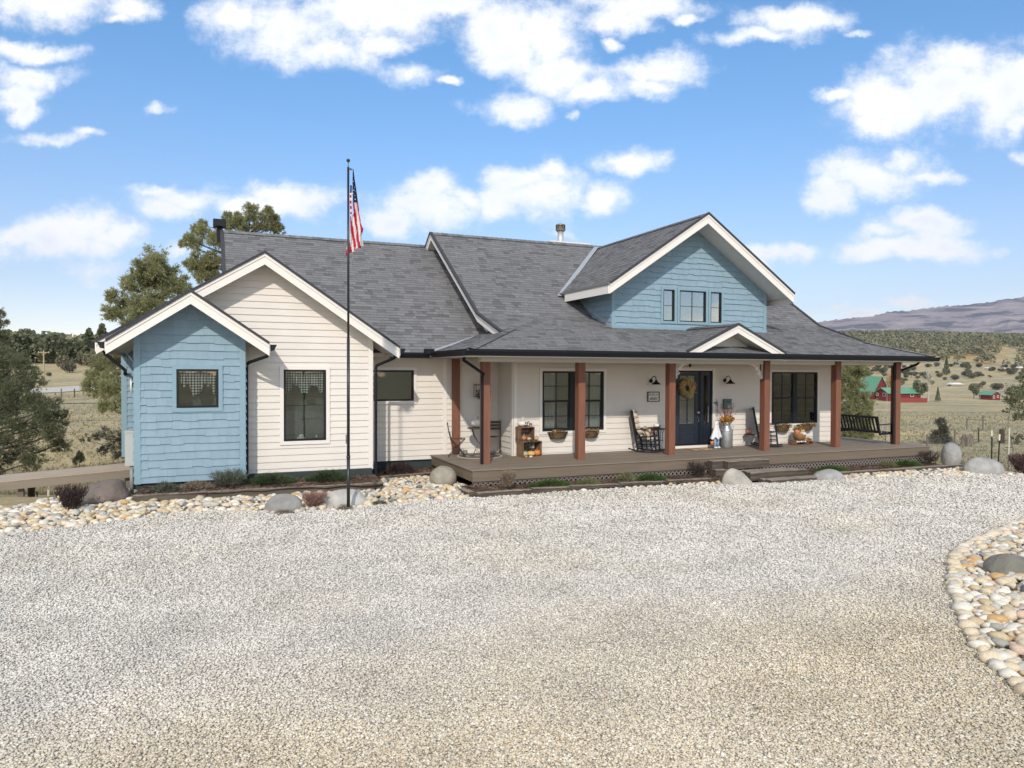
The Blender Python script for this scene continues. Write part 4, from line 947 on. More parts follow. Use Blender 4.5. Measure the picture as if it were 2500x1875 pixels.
# soil sheets under the stones
M_soil = P('bed_soil', (.16, .135, .105), .95, .3, 8, .8, 30)
sheet('stone_bed_soil', RB_L, lambda x, y: zr_l(x, y) - .03, M_soil, .25); sheet('stone_bed_soil', RB_R, lambda x, y: zr(x, y) - .02, M_soil, .3)
sheet('stone_bed_soil', ISL, lambda x, y: zr_i(x, y) - .03, M_soil, .2)
BL = [(1.3, 13.78, .30), (2.45, 14.05, .42), (4.92, 15.6, .26), (-1.95, 15.75, .42), (11.65, 13.62, .3), (14.4, 13.5, .4), (19.5, 13.05, .5), (9.6, 6.0, .3), (20.6, 14.75, .3)]
stones = []
def scatter(poly, zf, spacing, lo, hi, where, rim=False, seed=1):
    g = random.Random(seed); xs = [p[0] for p in poly]; ys = [p[1] for p in poly]; y = min(ys)
    while y < max(ys):
        x = min(xs) + g.random() * spacing
        while x < max(xs):
            px_, py_ = x + g.uniform(-.4, .4) * spacing, y + g.uniform(-.4, .4) * spacing
            if inpoly(px_, py_, poly) and all(hypot(px_-bx, py_-by) > br for bx, by, br in BL):
                s = lo * (hi / lo) ** (g.random() ** 1.4); D = .39 * px_ + .92 * py_; lat = .92 * px_ - .39 * py_
                if abs(lat) < .80 * D + .5: stones.append((s / D, px_, py_, zf(px_, py_) + s * g.uniform(-.05, .32), s, g.random() * 2 * pi, g.uniform(-.35, .35), g.uniform(-.3, .3), g.random(), where))
            x += spacing * g.uniform(.8, 1.2)
        y += spacing * .82
scatter(RB_L, zr_l, .108, .042, .105, 'bed in front of the blue and white gables', seed=3)
scatter(RB_M, zr, .12, .045, .085, 'strip along the porch timbers', seed=4)
scatter(RB_R, zr, .112, .045, .10, 'strip right of the porch steps', seed=5)
scatter(ISL, zr_i, .112, .045, .11, 'raised bed at the right edge', seed=6)
# bigger rim stones round the island
g_ = random.Random(9)
for i in range(1, len(ISL) - 3):
    (ax, ay), (bx, by) = ISL[i], ISL[i + 1]; n_ = max(1, int(hypot(bx-ax, by-ay) / .17))
    for k in range(n_):
        t = (k + g_.random() * .4) / n_; x = ax + (bx-ax)*t; y = ay + (by-ay)*t; s = g_.uniform(.08, .12); D = .39*x + .92*y
        if abs(.92*x - .39*y) < .8*D: stones.append((s/D, x, y, zg(x) + .035, s, g_.random()*2*pi, g_.uniform(-.2, .2), g_.uniform(-.2, .2), g_.random() * .6, 'rim of the raised bed at the right edge'))
stones.sort(reverse=True)
def palidx(c):
    acc = 0
    for i, w_ in enumerate(RW):
        acc += w_
        if c < acc: return i
    return 0
svm = []
for v, f in SV:
    m = MB(); m.idx(v, f); o = m.build('river_stone', M_rso, smooth=True); svm.append(o.data); bpy.data.objects.remove(o)
for i, (k_, x, y, z, s, a, t1, t2, c, where) in enumerate(stones[:300]):
    o = bpy.data.objects.new('river_stone', svm[i % 9]); COL.objects.link(o); o.location = (x, y, z); o.rotation_euler = (t1, t2, a); o.scale = (s, s, s)
    nm, col_ = RPAL[palidx(c)]; o.color = (*col_, 1)
    tag(o, nm + ' rounded river stone in the ' + where, 'stone', nm + ' river stones in the ' + where)
m = MB()
for i, (k_, x, y, z, s, a, t1, t2, c, where) in enumerate(stones[300:]):
    v, f = (SV if k_ > .0052 else SVL)[i % 9]
    M_ = Matrix.Translation((x, y, z)) @ Matrix.Rotation(a, 4, 'Z') @ Matrix.Rotation(t1, 4, 'X') @ Matrix.Rotation(t2, 4, 'Y') @ Matrix.Scale(s, 4)
    m.idx([M_ @ p for p in v], f, 0, c)
struct(m.build('river_stones', M_rs, smooth=True), 'stuff')

# ================================================================== plants
def leafmat(name, a, b, c, trans=.25): return P(name, None, .75, .12, 3, attr=[(0, a), (.5, b), (1, c)], trans=trans, spec=.2)
M_jun = leafmat('juniper_green', (.035, .055, .028), (.075, .105, .05), (.13, .165, .075))
M_gr2 = leafmat('bright_ground_green', (.04, .075, .02), (.075, .13, .035), (.12, .19, .05))
M_sage = leafmat('sage_green', (.07, .085, .06), (.13, .145, .10), (.19, .20, .145))
M_ygr = leafmat('yellow_green', (.11, .12, .05), (.20, .21, .09), (.30, .30, .15))
M_rust = leafmat('rust_stems', (.05, .03, .022), (.11, .065, .045), (.17, .11, .08))
M_plum = leafmat('plum_twigs', (.035, .025, .025), (.07, .048, .045), (.11, .08, .07))
M_dry = leafmat('dry_grass', (.16, .12, .09), (.28, .22, .16), (.40, .33, .25))
M_pine = leafmat('pine_needles', (.17, .185, .095), (.34, .35, .18), (.52, .50, .28), .5)
M_pine2 = leafmat('pinyon_needles', (.09, .105, .06), (.19, .205, .115), (.31, .315, .185), .45)
M_oak = leafmat('scrub_oak_leaves', (.14, .135, .09), (.23, .21, .14), (.33, .29, .20))
M_oliv = leafmat('dusty_olive', (.07, .072, .05), (.14, .14, .095), (.22, .21, .15))
M_bark = P('bark', (.075, .055, .042), .95, .3, 8, .8, 30, stretch=(1, 1, .3))
M_barkg = P('grey_bark', (.16, .145, .125), .95, .25, 8, .6, 30, stretch=(1, 1, .3))
def needles(m, c, d, r, n, L_, w, g, spread=1.0):
    """n thin blades fanned around direction d from c"""
    c = Vector(c); d = Vector(d).normalized()
    for _ in range(n):
        q = (d + Vector((g.gauss(0, 1), g.gauss(0, 1), g.gauss(0, 1))) * spread * .5).normalized()
        p = c + Vector((g.uniform(-r, r), g.uniform(-r, r), g.uniform(-r, r)))
        s = q.cross(Vector((g.gauss(0, 1), g.gauss(0, 1), g.gauss(0, 1)))).normalized() * w
        l = L_ * g.uniform(.6, 1.2); m.face([p - s, p + s, p + q * l + s * .4, p + q * l - s * .4] if w > .01 else [p - s, p + s, p + q * l], 0, min(1, max(0, g.gauss(.5, .22))))
def shrub(name, label, cat, x, y, z, rx, ry, h, mat, n, L_, w, style='mound', seed=0, group=None):
    g = random.Random(seed); t = thing(name, label, cat, (x, y, z), group=group); m = MB(); s = MB()
    for i in range(n):
        a = g.random() * 2 * pi; r = g.random() ** .5
        if style == 'mound':
            px_, py_ = rx * r * cos(a), ry * r * sin(a); hh = h * (1 - r * r * .75) * g.uniform(.35, 1); d = (cos(a) * r * .9, sin(a) * r * .9, .75)
            needles(m, (px_, py_, hh * .75), d, .02, 3, L_, w, g, .9)
        elif style == 'spread':   # low juniper: feathery arching sprays
            px_, py_ = rx * r * cos(a), ry * r * sin(a); hh = h * (1 - r * .8) * g.uniform(.3, 1); d = (cos(a), sin(a), .55)
            needles(m, (px_, py_, hh), d, .015, 4, L_, w, g, .6)
        else:                     # upright twigs
            px_, py_ = rx * .35 * r * cos(a), ry * .35 * r * sin(a); d = Vector((cos(a) * r * rx / h * 1.1, sin(a) * r * ry / h * 1.1, 1)).normalized(); q = Vector((px_, py_, 0)) + d * h * g.uniform(.2, .95)
            needles(m, q, d, .03, 4, L_, w, g, .9)
    for i in range(14 if style == 'twig' else 7):
        a = g.random() * 2 * pi; r = g.random() * .9; e = Vector((rx * r * cos(a), ry * r * sin(a), h * (.95 - .4 * r)))
        s.tube([(e.x * .1, e.y * .1, -.04), e * .5 + Vector((0, 0, h * .1)), e], .007, 5, r2=.003)
    m.build('foliage', mat, t); s.build('stem', M_bark, t); return t
SH = 'shrubs in the mulch beds along the house'
shrub('juniper', 'spreading grey-green juniper left of the flagpole below the white gable window', 'shrub', 1.25, 16.0, .2, .50, .30, .26, M_jun, 900, .10, .006, 'spread', 1, SH)
shrub('juniper', 'spreading grey-green juniper directly behind the flagpole', 'shrub', 2.45, 16.05, .19, .48, .30, .28, M_jun, 900, .10, .006, 'spread', 2, SH)
shrub('shrub', 'small sage-green shrub at the left foot of the blue wall', 'shrub', -.78, 15.68, .2, .24, .2, .26, M_sage, 260, .07, .007, 'mound', 3, SH)
shrub('shrub', 'brown dried mound shrub in the middle below the blue window', 'shrub', -.2, 15.8, .2, .32, .22, .22, M_dry, 420, .07, .006, 'mound', 4, SH)
shrub('shrub', 'tall feathery grey-green lavender shrub at the blue wall\'s right corner', 'shrub', .42, 15.78, .2, .34, .24, .38, M_sage, 420, .10, .005, 'twig', 5, SH)
shrub('shrub', 'dark purple-brown twiggy shrub under the small recess window', 'shrub', 4.35, 17.35, .10, .36, .25, .36, M_plum, 520, .06, .008, 'mound', 6, SH)
for i, (x, y, rx, h, mat, st_, lab_) in enumerate([
    (5.95, 14.3, .16, .42, M_dry, 'twig', 'wispy pale dried plant in front of the left end of the lattice'),
    (7.0, 14.35, .48, .18, M_gr2, 'spread', 'bright green low juniper near the left end of the lattice'),
    (7.95, 14.3, .24, .19, M_ygr, 'mound', 'small pale yellow-green shrub in front of the left lattice'),
    (9.0, 14.4, .24, .28, M_ygr, 'mound', 'pale tan-green shrub touching the bright juniper left of the steps'),
    (9.65, 14.38, .42, .20, M_gr2, 'spread', 'bright green low juniper midway between the posts left of the steps'),
    (11.1, 14.45, .20, .40, M_plum, 'twig', 'wispy grey twig shrub just left of the porch steps'),
    (15.3, 14.3, .55, .17, M_gr2, 'spread', 'wide bright green juniper right of the porch steps'),
    (17.5, 14.4, .25, .22, M_ygr, 'mound', 'dull olive shrub left of the last green juniper near the right post'),
    (18.3, 14.42, .48, .22, M_gr2, 'spread', 'green juniper in front of the right end of the lattice'),
    (19.35, 14.5, .26, .40, M_plum, 'twig', 'bare dark twiggy shrub at the right corner of the deck')]):
    shrub('shrub' if st_ != 'spread' else 'juniper', lab_, 'shrub', x, y, zb3(x, y), rx, min(rx, .26), h, mat, 500 if st_ == 'spread' else 260, .085, .005, st_, 20 + i, SH)
shrub('grass_clump', 'reddish feathery grass between the grey boulder and the flagpole', 'grass clump', 1.83, 13.75, .04, .2, .15, .3, P('red_grass', None, .8, attr=[(0, (.16, .07, .06)), (1, (.33, .20, .16))]), 300, .12, .004, 'twig', 41)
shrub('grass_clump', 'small brown tuft at the foot of the flagpole', 'grass clump', 2.33, 13.42, .03, .14, .1, .1, M_dry, 160, .05, .005, 'mound', 42)
shrub('grass_clump', 'small olive tuft on the gravel edge right of the flagpole', 'grass clump', 3.05, 13.72, .03, .13, .1, .1, M_oliv, 160, .05, .005, 'mound', 43)
shrub('grass_clump', 'brown tuft in front of the mid-grey boulder', 'grass clump', 1.25, 13.4, .04, .16, .1, .08, M_dry, 160, .05, .005, 'mound', 44)
shrub('bush', 'dark burgundy bush beside the dark boulder on the left', 'bush', -2.25, 14.95, .06, .20, .18, .46, M_plum, 420, .08, .008, 'twig', 45)
shrub('bush', 'reddish bare-twig bush at the right edge by the gravel', 'bush', 20.3, 12.45, -.12, .36, .3, .55, P('burgundy_twigs', None, .8, attr=[(0, (.06, .03, .03)), (1, (.16, .09, .075))]), 900, .10, .008, 'twig', 46)

# ---- trees
def clump_tree(name, label, cat, base, clumps, D, mat, card=.05, dens=60, style='needle', trunk=.14, bark=None, seed=0, group=None, dj=.7, limbs=True, trunk_top=None):
    """clumps: list of (x px, y px, r px) of the crown, given real depth D and thickness"""
    g = random.Random(seed); B = at(base[0], base[1], D); B.z = terr(B.x, B.y) - .05
    t = thing(name, label, cat, B, group=group); m = MB(); s = MB(); pxm = D / 1758
    cs = [(at(x, y, D) - B, r * pxm) for x, y, r in clumps]
    fw = Vector((.39, .92, 0)); cc = []
    top = max(cs, key=lambda c: c[0].z)[0]
    cx = Vector((sum(c.x for c, r in cs) / len(cs), sum(c.y for c, r in cs) / len(cs), 0))
    R = max(1e-3, max((Vector((c.x, c.y, 0)) - cx).length for c, r in cs))
    for c, r in cs:
        off = Vector((c.x, c.y, 0)) - cx; k = math.sqrt(max(.05, 1 - (off.length / R) ** 2)) * R * dj
        dr_ = (c + B - Vector((0, 0, H))); dr_ = dr_ / D
        for rep in range(2 if k > r * 1.2 else 1):
            q = c + dr_ * (g.uniform(-1, 1) * k); cc.append((q, r * g.uniform(.85, 1.1)))
            n = int(dens * (r / card) ** 1.25 * .19) + 8
            sub = [(Vector((g.gauss(0, 1), g.gauss(0, 1), g.gauss(0, .8))).normalized() * r * g.uniform(.35, .95), r * g.uniform(.22, .45)) for _ in range(9)]
            for _ in range(n):
                u, ur = g.choice(sub); p = q + u + Vector((g.gauss(0, 1), g.gauss(0, 1), g.gauss(0, 1))) * ur * .5
                if style == 'needle':
                    d = (p - q) + Vector((0, 0, r * .3)); needles(m, p, d, card * .4, 6, card * 2.6, card * .24, g, 1.3)
                else:
                    a = Vector((g.gauss(0, 1), g.gauss(0, 1), g.gauss(0, 1))).normalized(); b = a.cross(Vector((g.gauss(0, 1), g.gauss(0, 1), g.gauss(0, 1)))).normalized(); w = card * g.uniform(.5, 1.1)
                    m.face([p - a*w, p + b*w*.7, p + a*w, p - b*w*.7], 0, min(1, max(0, g.gauss(.5, .23))))
    tt = Vector(trunk_top) if trunk_top else Vector((top.x * .8 + cx.x * .2, top.y * .8 + cx.y * .2, top.z * .93))
    path = [Vector((0, 0, -.1)), tt * .3 + Vector((.1, 0, 0)), tt * .62 + Vector((-.08, .05, 0)), tt]
    s.tube(path, trunk, 9, r2=trunk * .2); t0 = s.build('trunk', bark or M_bark, t)
    if limbs:
        b_ = MB()
        for q, r in cc:
            k = max(.12, min(.95, (q.z - hypot(q.x - cx.x, q.y - cx.y) * .35) / max(tt.z, .1))); i = min(2, int(k * 3)); p0 = path[i].lerp(path[i+1], k * 3 - i)
            mid = p0.lerp(q, .5) + Vector((g.uniform(-.1, .1), g.uniform(-.1, .1), -.05)) * (q - p0).length * .6; b_.tube([p0, mid, q], trunk * .24, 5, r2=trunk * .05)
        b_.build('branches', bark or M_bark, t)
    m.build('crown', mat, t); return t
TA = [(373,640,40),(403,655,30),(355,655,30),(334,684,28),(315,697,25),(370,679,30),(399,679,28),(437,697,28),(455,712,18),(409,707,30),(371,735,25),(343,744,28),(287,725,22),(272,763,20),(306,772,28),(343,768,28),(315,796,15),(300,745,18),(390,730,25),(252,888,28),(225,941,26),(265,954,33),(281,928,28),(252,991,16),(286,985,20),(290,880,24),(225,915,16),(300,840,26),(280,850,18)]
clump_tree('pine_tree', 'full bushy ponderosa pine rising behind the blue gable', 'tree', (352, 1120), TA, 33, M_pine, .055, 62, 'needle', .19, M_bark, 1)
clump_tree('pine_tree', 'sparse low pine branches in shade left of the blue wall', 'tree', (330, 1160), [(207,1071,13),(260,1060,18),(284,1085,22),(235,1066,10),(250,1100,10),(300,1060,18),(290,1110,12)], 29, M_oliv, .04, 40, 'needle', .09, M_bark, 22)
TB = [(484,557,14),(495,548,12),(461,585,16),(478,591,20),(446,595,8),(498,570,18),(523,585,22),(493,632,26),(515,640,30),(487,658,22),(512,666,26),(459,645,10),(493,679,18),(553,528,12),(578,528,12),(612,512,17),(611,538,18),(584,543,16),(657,516,12),(672,532,14),(645,534,14),(663,552,20),(633,555,16),(560,548,16),(596,555,16),(681,562,14),(540,590,24),(600,600,30),(650,600,30),(570,650,30)]
clump_tree('pine_tree', 'tall open ponderosa pine behind the main roof beside the roof flue', 'tree', (600, 1040), TB, 58, M_pine, .085, 60, 'needle', .28, M_bark, 2)
TC = [(0,880,34),(38,886,28),(-20,870,50),(62,915,34),(20,930,50),(55,965,50),(112,1000,36),(85,975,30),(20,1000,62),(140,1020,30),(100,1055,44),(40,1085,60),(146,1085,24),(-50,930,70),(-60,1040,80),(85,1125,30),(10,1130,40),(130,1060,25),(-90,980,90)]
clump_tree('juniper_tree', 'large dark juniper tree with bare lower limbs at the left edge', 'tree', (-25, 1170), TC, 22, M_pine2, .034, 62, 'needle', .16, M_bark, 3, dj=.8)
clump_tree('pine_tree', 'thin pine at the far left edge above the juniper', 'tree', (-12, 920), [(2,768,9),(10,790,9),(2,812,11),(14,826,7),(-20,770,22),(-18,820,24),(4,842,12)], 90, M_pine2, .12, 40, 'needle', .25, M_bark, 4)
clump_tree('juniper_tree', 'yellow-green juniper seen behind the porch swing', 'tree', (2085, 1120), [(2060,898,26),(2085,918,28),(2070,958,34),(2096,990,28),(2075,1020,32),(2105,1048,26),(2060,1080,32),(2122,1078,20),(2040,940,35),(2040,1010,40),(2090,895,14),(2110,1080,24),(2085,1100,26),(2055,925,28),(2060,1045,34),(2095,960,24),(2115,1020,22),(2085,1060,30)], 34, M_pine, .055, 120, 'needle', .16, M_bark, 5)
clump_tree('young_tree', 'young staked tree with a round crown at the right edge', 'tree', (2468, 1160), [(2499,938,19),(2487,956,24),(2461,972,17),(2454,1002,9),(2476,988,24),(2496,1002,22),(2486,1016,13),(2515,960,30),(2520,1000,25),(2505,925,14),(2470,955,14),(2480,975,22),(2495,965,26)], 21.5, M_pine2, .028, 110, 'leaf', .022, M_barkg, 6, trunk_top=(.05, .05, 2.3))
clump_tree('small_tree', 'small dark bushy conifer beyond the egg-shaped boulder', 'tree', (2295, 1112), [(2297,1032,11),(2297,1048,17),(2288,1062,18),(2306,1064,18),(2284,1080,14),(2310,1080,14),(2297,1075,18)], 37, M_oliv, .05, 60, 'needle', .05, M_bark, 7)
clump_tree('small_tree', 'tiny round tree in the field right of the small conifer', 'tree', (2372, 1068), [(2372,1048,6),(2368,1056,8),(2377,1056,8)], 62, M_pine2, .08, 60, 'leaf', .05, M_bark, 8)
clump_tree('small_tree', 'small caged shrub tree at the right edge inside the wire fence', 'tree', (2482, 1095), [(2484,1062,9),(2476,1070,9),(2490,1072,10),(2500,1066,12),(2482,1080,9)], 37, M_oliv, .05, 50, 'leaf', .05, M_bark, 9)
# dry grass tufts on the slopes next to the yard
def grass():
    g = random.Random(77); m = MB(); k = 0
    while k < 16000:
        D = 18.5 + 150 * g.random() ** 2.6; s = g.choice((g.uniform(-.78, -.5), g.uniform(.44, .80))); x = .92 * s * D + .39 * D; y = -.39 * s * D + .92 * D
        if s > 0 and x < 20.2 and y > 12.5: continue
        if s > 0 and y < pl(EDGE, x) + 1.2: continue
        k += 1; z = terr(x, y); h = g.uniform(.03, .11) * (1 + D / 60) * (1 - .75 * sstep(50, 165, D)); c = g.random()
        for _ in range(4):
            a = g.random() * 6.28; d = Vector((cos(a) * .5, sin(a) * .5, 1)) * h; w = Vector((-sin(a), cos(a), 0)) * (.006 + D * .00022); p = Vector((x + g.uniform(-.05, .05), y + g.uniform(-.05, .05), z)); m.face([p - w, p + w, p + d], 0, min(1, max(0, c + g.uniform(-.2, .2))))
    struct(m.build('grass', P('dry_grass_blades', None, .9, attr=[(0, (.16, .16, .095)), (.5, (.30, .265, .165)), (1, (.46, .40, .27))], trans=.2, spec=.1)), 'stuff')
grass()
# proto far trees
def far_proto(mat, kind, seed):
    g = random.Random(seed); m = MB(); N_ = 620
    for _ in range(N_):
        if kind == 'cone': h = g.random() ** 1.3; r = .30 * (1 - h) + .03; a = g.random()*2*pi; rr = r * g.random() ** .4; p = Vector((rr*cos(a), rr*sin(a), .12 + h * .88)); w = .045
        elif kind == 'round': q = Vector((g.gauss(0, 1), g.gauss(0, 1), g.gauss(0, 1))).normalized() * g.random() ** .4; p = Vector((q.x*.45*(1+.3*sin(3*atan2(q.y, q.x)+seed)), q.y*.45, .5 + q.z*.42)); w = .055
        else: q = Vector((g.gauss(0, 1), g.gauss(0, 1), g.gauss(0, 1))).normalized() * g.random() ** .35; k = int(g.random()*3); p = Vector((q.x*.26 + (-.25, .1, .3)[k], q.y*.26 + (.1, -.15, .1)[k], (.62, .75, .5)[k] + q.z*.24)); w = .05
        a_ = Vector((g.gauss(0, 1), g.gauss(0, 1), g.gauss(0, 1))).normalized(); b_ = a_.cross(Vector((g.gauss(0, 1), g.gauss(0, 1), g.gauss(0, 1)))).normalized()
        m.face([p - a_*w, p + b_*w, p + a_*w, p - b_*w], 0, min(1, max(0, g.gauss(.5, .25))))
    t = MB(); t.tube([(0, 0, -.06), (0, 0, .3), (0, 0, .7)], .03, 6, r2=.012)
    o = m.build('crown', mat); tr = t.build('trunk', M_bark); a, b = o.data, tr.data; bpy.data.objects.remove(o); bpy.data.objects.remove(tr); return a, b
PR = {'pinyon': [far_proto(M_pine2, k, s) for k, s in (('lobed', 1), ('round', 2), ('lobed', 3))], 'cone': [far_proto(M_pine2, 'cone', 4)], 'oak': [far_proto(M_oak, 'round', 5), far_proto(M_oliv, 'round', 6)]}
def far_tree(kind, i, px, py, D, h, wid, label, group, name='tree', cat='tree'):
    p = at(px, py, D); z = terr(p.x, p.y)
    t = thing(name, label, cat, (p.x, p.y, z - .02 * h), rnd.random() * 6.28, group); t.scale = (h * wid, h * wid, h)
    for d, n_ in zip(PR[kind][i % len(PR[kind])], ('crown', 'trunk')):
        o = bpy.data.objects.new(n_, d); COL.objects.link(o); o.parent = t
    return t
gl = random.Random(21)
tl = [(30,840,8.5),(62,815,9.5),(80,822,9),(102,838,7.5),(120,826,9),(138,835,8),(160,850,6.5),(178,845,7),(200,858,6),(218,842,9),(250,835,10),(270,850,8),(8,850,9),(40,860,6),(90,860,6),(150,868,5)]
for i, (x, y, h) in enumerate(tl): far_tree('cone' if i in (9, 10) else 'pinyon', i, x, 885, 232 + gl.uniform(-8, 8), h * 1.25, 1.05, 'dark pinyon tree in the tree line on the left skyline', 'pinyons on the left skyline', 'pinyon_tree')
for i, (x, y, D, h) in enumerate([(154, 890, 205, 4.2), (169, 900, 190, 3.4), (222, 892, 210, 4.5), (20, 900, 200, 5), (45, 892, 205, 4.5), (200, 888, 215, 3.5), (88, 896, 200, 1.4), (120, 905, 180, 1.2), (105, 936, 150, 1.6)]):
    far_tree('oak', i, x, y, D, h, 1.2, 'round grey-brown oak bush on the tan slope at the left', 'oak bushes on the left slope', 'oak_bush', 'bush')
far_tree('pinyon', 0, 194, 1130, 27, .75, .55, 'tiny sapling standing beyond the ramp on the left', None, 'sapling', 'tree')
far_tree('pinyon', 1, 8, 1000, 60, 4, 1, 'mid-distance pinyon behind the left juniper', None, 'pinyon_tree')
# forest fills (far-off wood)
def forest(name, n, seed, fx, mat, hh):
    g = random.Random(seed); m = MB(); k = 0
    while k < n:
        s, D, ok = fx(g)
        if not ok: continue
        k += 1; x = .92 * s * D + .39 * D; y = -.39 * s * D + .92 * D; z = terr(x, y); h = hh * g.uniform(.6, 1.3); r = h * g.uniform(.34, .55); sh = g.random()
        for _ in range(26):
            q = Vector((g.gauss(0, 1), g.gauss(0, 1), abs(g.gauss(0, 1)) - .3)).normalized(); p = Vector((x, y, z + h*.45)) + Vector((q.x*r*.8, q.y*r*.8, q.z*h*.5)); w = r * g.uniform(.2, .38)
            a_ = Vector((g.gauss(0, 1), g.gauss(0, 1), g.gauss(0, 1))).normalized(); b_ = a_.cross(Vector((g.gauss(0, 1), g.gauss(0, 1), g.gauss(0, 1)))).normalized()
            m.face([p - a_*w, p + b_*w, p + a_*w, p - b_*w], 0, min(1, max(0, .6 * sh + .4 * g.random())))
    return struct(m.build(name, mat), 'stuff')
def fxr(g):
    D = 640 + 560 * g.random() ** .8; s = g.uniform(.28, .86); q = mn.noise(Vector((s * D / 70, D / 60, 3)))
    return s, D, g.random() < (.02 + 1.1 * (max(0, D - 640) / 470) ** 1.5) + q * 1.1 - .08
M_for = P('forest_mix', None, .9, attr=[(0, (.13, .145, .085)), (.45, (.20, .205, .125)), (.8, (.28, .25, .16)), (1, (.36, .29, .17))], spec=.1)
forest('forest', 7800, 5, fxr, M_for, 7.5)
def fxl(g):
    D = g.uniform(236, 330); return g.uniform(-.80, -.40), D, True
forest('forest', 500, 6, fxl, M_for, 8)
# single scrub bushes on the far field
gs = random.Random(31); k = 0; used = []
while k < 150:
    D = 400 + 270 * gs.random() ** .75; s = gs.uniform(.47, .80)
    if gs.random() > .25 + .75 * (D - 400) / 250 * (1 if mn.noise(Vector((s * D / 45, D / 40, 1))) > -.1 else .25): continue
    far_tree('oak' if gs.random() < .8 else 'pinyon', k, 1250 + 1758 * s, 950, D, gs.uniform(2.2, 5.2), gs.uniform(1.1, 1.7), 'grey-green scrub bush scattered over the tan hillside on the right', 'scrub bushes on the right hillside', 'scrub_bush', 'bush'); k += 1
for i, (x, D, h, wd, lb) in enumerate([(2372, 300, 0, 0, ''), (2310, 570, 15, .55, 'tall dark conifer standing alone among the scrub on the far slope'), (2378, 352, 7.0, .85, 'round-topped pinyon beside the small red cabin'), (2398, 445, 5.0, 1.1, 'single oak standing in the open tan field'), (2290, 312, 6.5, .55, 'spiky young pine right of the red houses'), (2247, 322, 9.5, .75, 'dark tree at the right end of the long red house')]):
    if h: far_tree('cone' if 'conifer' in lb or 'spiky' in lb else 'pinyon', i, x, 950, D, h, wd, lb, None, 'pine_tree' if 'pin' in lb or 'conifer' in lb else 'oak_tree')
# ---- mountain
RID = [(1500, 862), (1700, 835), (1900, 803), (2003.5,787),(2074,778.7),(2130,774),(2163,764.6),(2191.6,760.4),(2215,761),(2262,754.5),(2309,749),(2346.7,747.7),(2379.6,743.4),(2419.6,740),(2438.4,734),(2500,727.7),(2600,716),(2760,712),(2950,722),(3300,760)]
m = MB(); v = []; f = []; nx, nk = 260, 34
for i in range(nx + 1):
    px = 1500 + 1800 * i / nx; yr = pl(RID, px)
    for k in range(nk + 1):
        t = k / nk; D = 3300 + 3200 * t; p = at(px, 900, D)
        zr_ = (909 + .004 * (px - 1250) - yr) / 1758 * 6500
        prof = t ** 1.25
        z = -40 + (zr_ + 40) * prof + (70 * mn.fractal(Vector((p.x / 620, p.y / 620, 2)), 1, 2, 6) + 34 * abs(mn.noise(Vector((p.x / 210, p.y / 260, 5))))) * min(1, t * 3) * (1 - t ** 5)
        if k == nk: z = zr_ + 14 * mn.noise(Vector((px / 9, 0, 0))) + 5 * mn.noise(Vector((px / 2.3, 4, 0)))
        v.append((p.x, p.y, z + H))
for i in range(nx):
    for k in range(nk): f.append((i*(nk+1)+k, (i+1)*(nk+1)+k, (i+1)*(nk+1)+k+1, i*(nk+1)+k+1))
m.idx(v, f)
def mtn_mat():
    mt_ = bpy.data.materials.new('mountain_forest'); mt_.use_nodes = True; nt = mt_.node_tree; N = nt.nodes; L = nt.links; b = N['Principled BSDF']; b.inputs['Roughness'].default_value = .95; b.inputs['Specular IOR Level'].default_value = 0
    tc = N.new('ShaderNodeTexCoord'); mp = N.new('ShaderNodeMapping'); mp.inputs['Scale'].default_value = (.0024, .0024, .013); L.new(tc.outputs['Object'], mp.inputs[0])
    n = N.new('ShaderNodeTexNoise'); n.inputs['Scale'].default_value = 1.0; n.inputs['Detail'].default_value = 9; n.inputs['Roughness'].default_value = .62; L.new(mp.outputs[0], n.inputs['Vector'])
    r = ramp_node(nt, [(.34, (.075, .085, .080)), (.46, (.13, .125, .125)), (.50, (.28, .235, .235)), (.62, (.38, .32, .30)), (.72, (.50, .42, .33))]); L.new(n.outputs['Fac'], r.inputs[0]); L.new(r.outputs[0], b.inputs['Base Color'])
    return mt_
struct(m.build('mountain', mtn_mat(), smooth=False))
# ================================================================== flagpole and flag
M_pole = P('dark_pole', (.018, .022, .028), .35)
fx, fy = 2.4, 13.4; fz = zg(fx)
fp = thing('flagpole', 'tall thin black flagpole with a ball finial standing at the gravel edge', 'flagpole', (fx, fy, fz - .02))
m = MB(); m.tube([(0, 0, 0), (0, 0, 1.0)], .031, 14); m.tube([(0, 0, 1.0), (0, 0, 3.2)], .028, 14); m.tube([(0, 0, 3.2), (0, 0, 6.33)], .021, 12); m.tube([(0, 0, .98), (0, 0, 1.03)], .036, 14); m.build('pole', M_pole, fp, True)
m = MB(); m.ball((0, 0, 6.45), .034, .034, .034, 14, 8); m.tube([(0, 0, 6.33), (0, 0, 6.42)], .006, 6); m.build('finial', M_pole, fp, True)
m = MB(); m.bar((0, 0, 6.31), (.06, -.02, 6.285), .03, .03); m.build('truck', M_pole, fp)
m = MB(); m.bar((-.045, -.03, 1.25), (-.045, -.03, 1.42), .012, .02); m.tube([(-.03, 0, 1.3), (-.045, -.03, 1.3)], .006, 6); m.build('cleat', M_pole, fp)
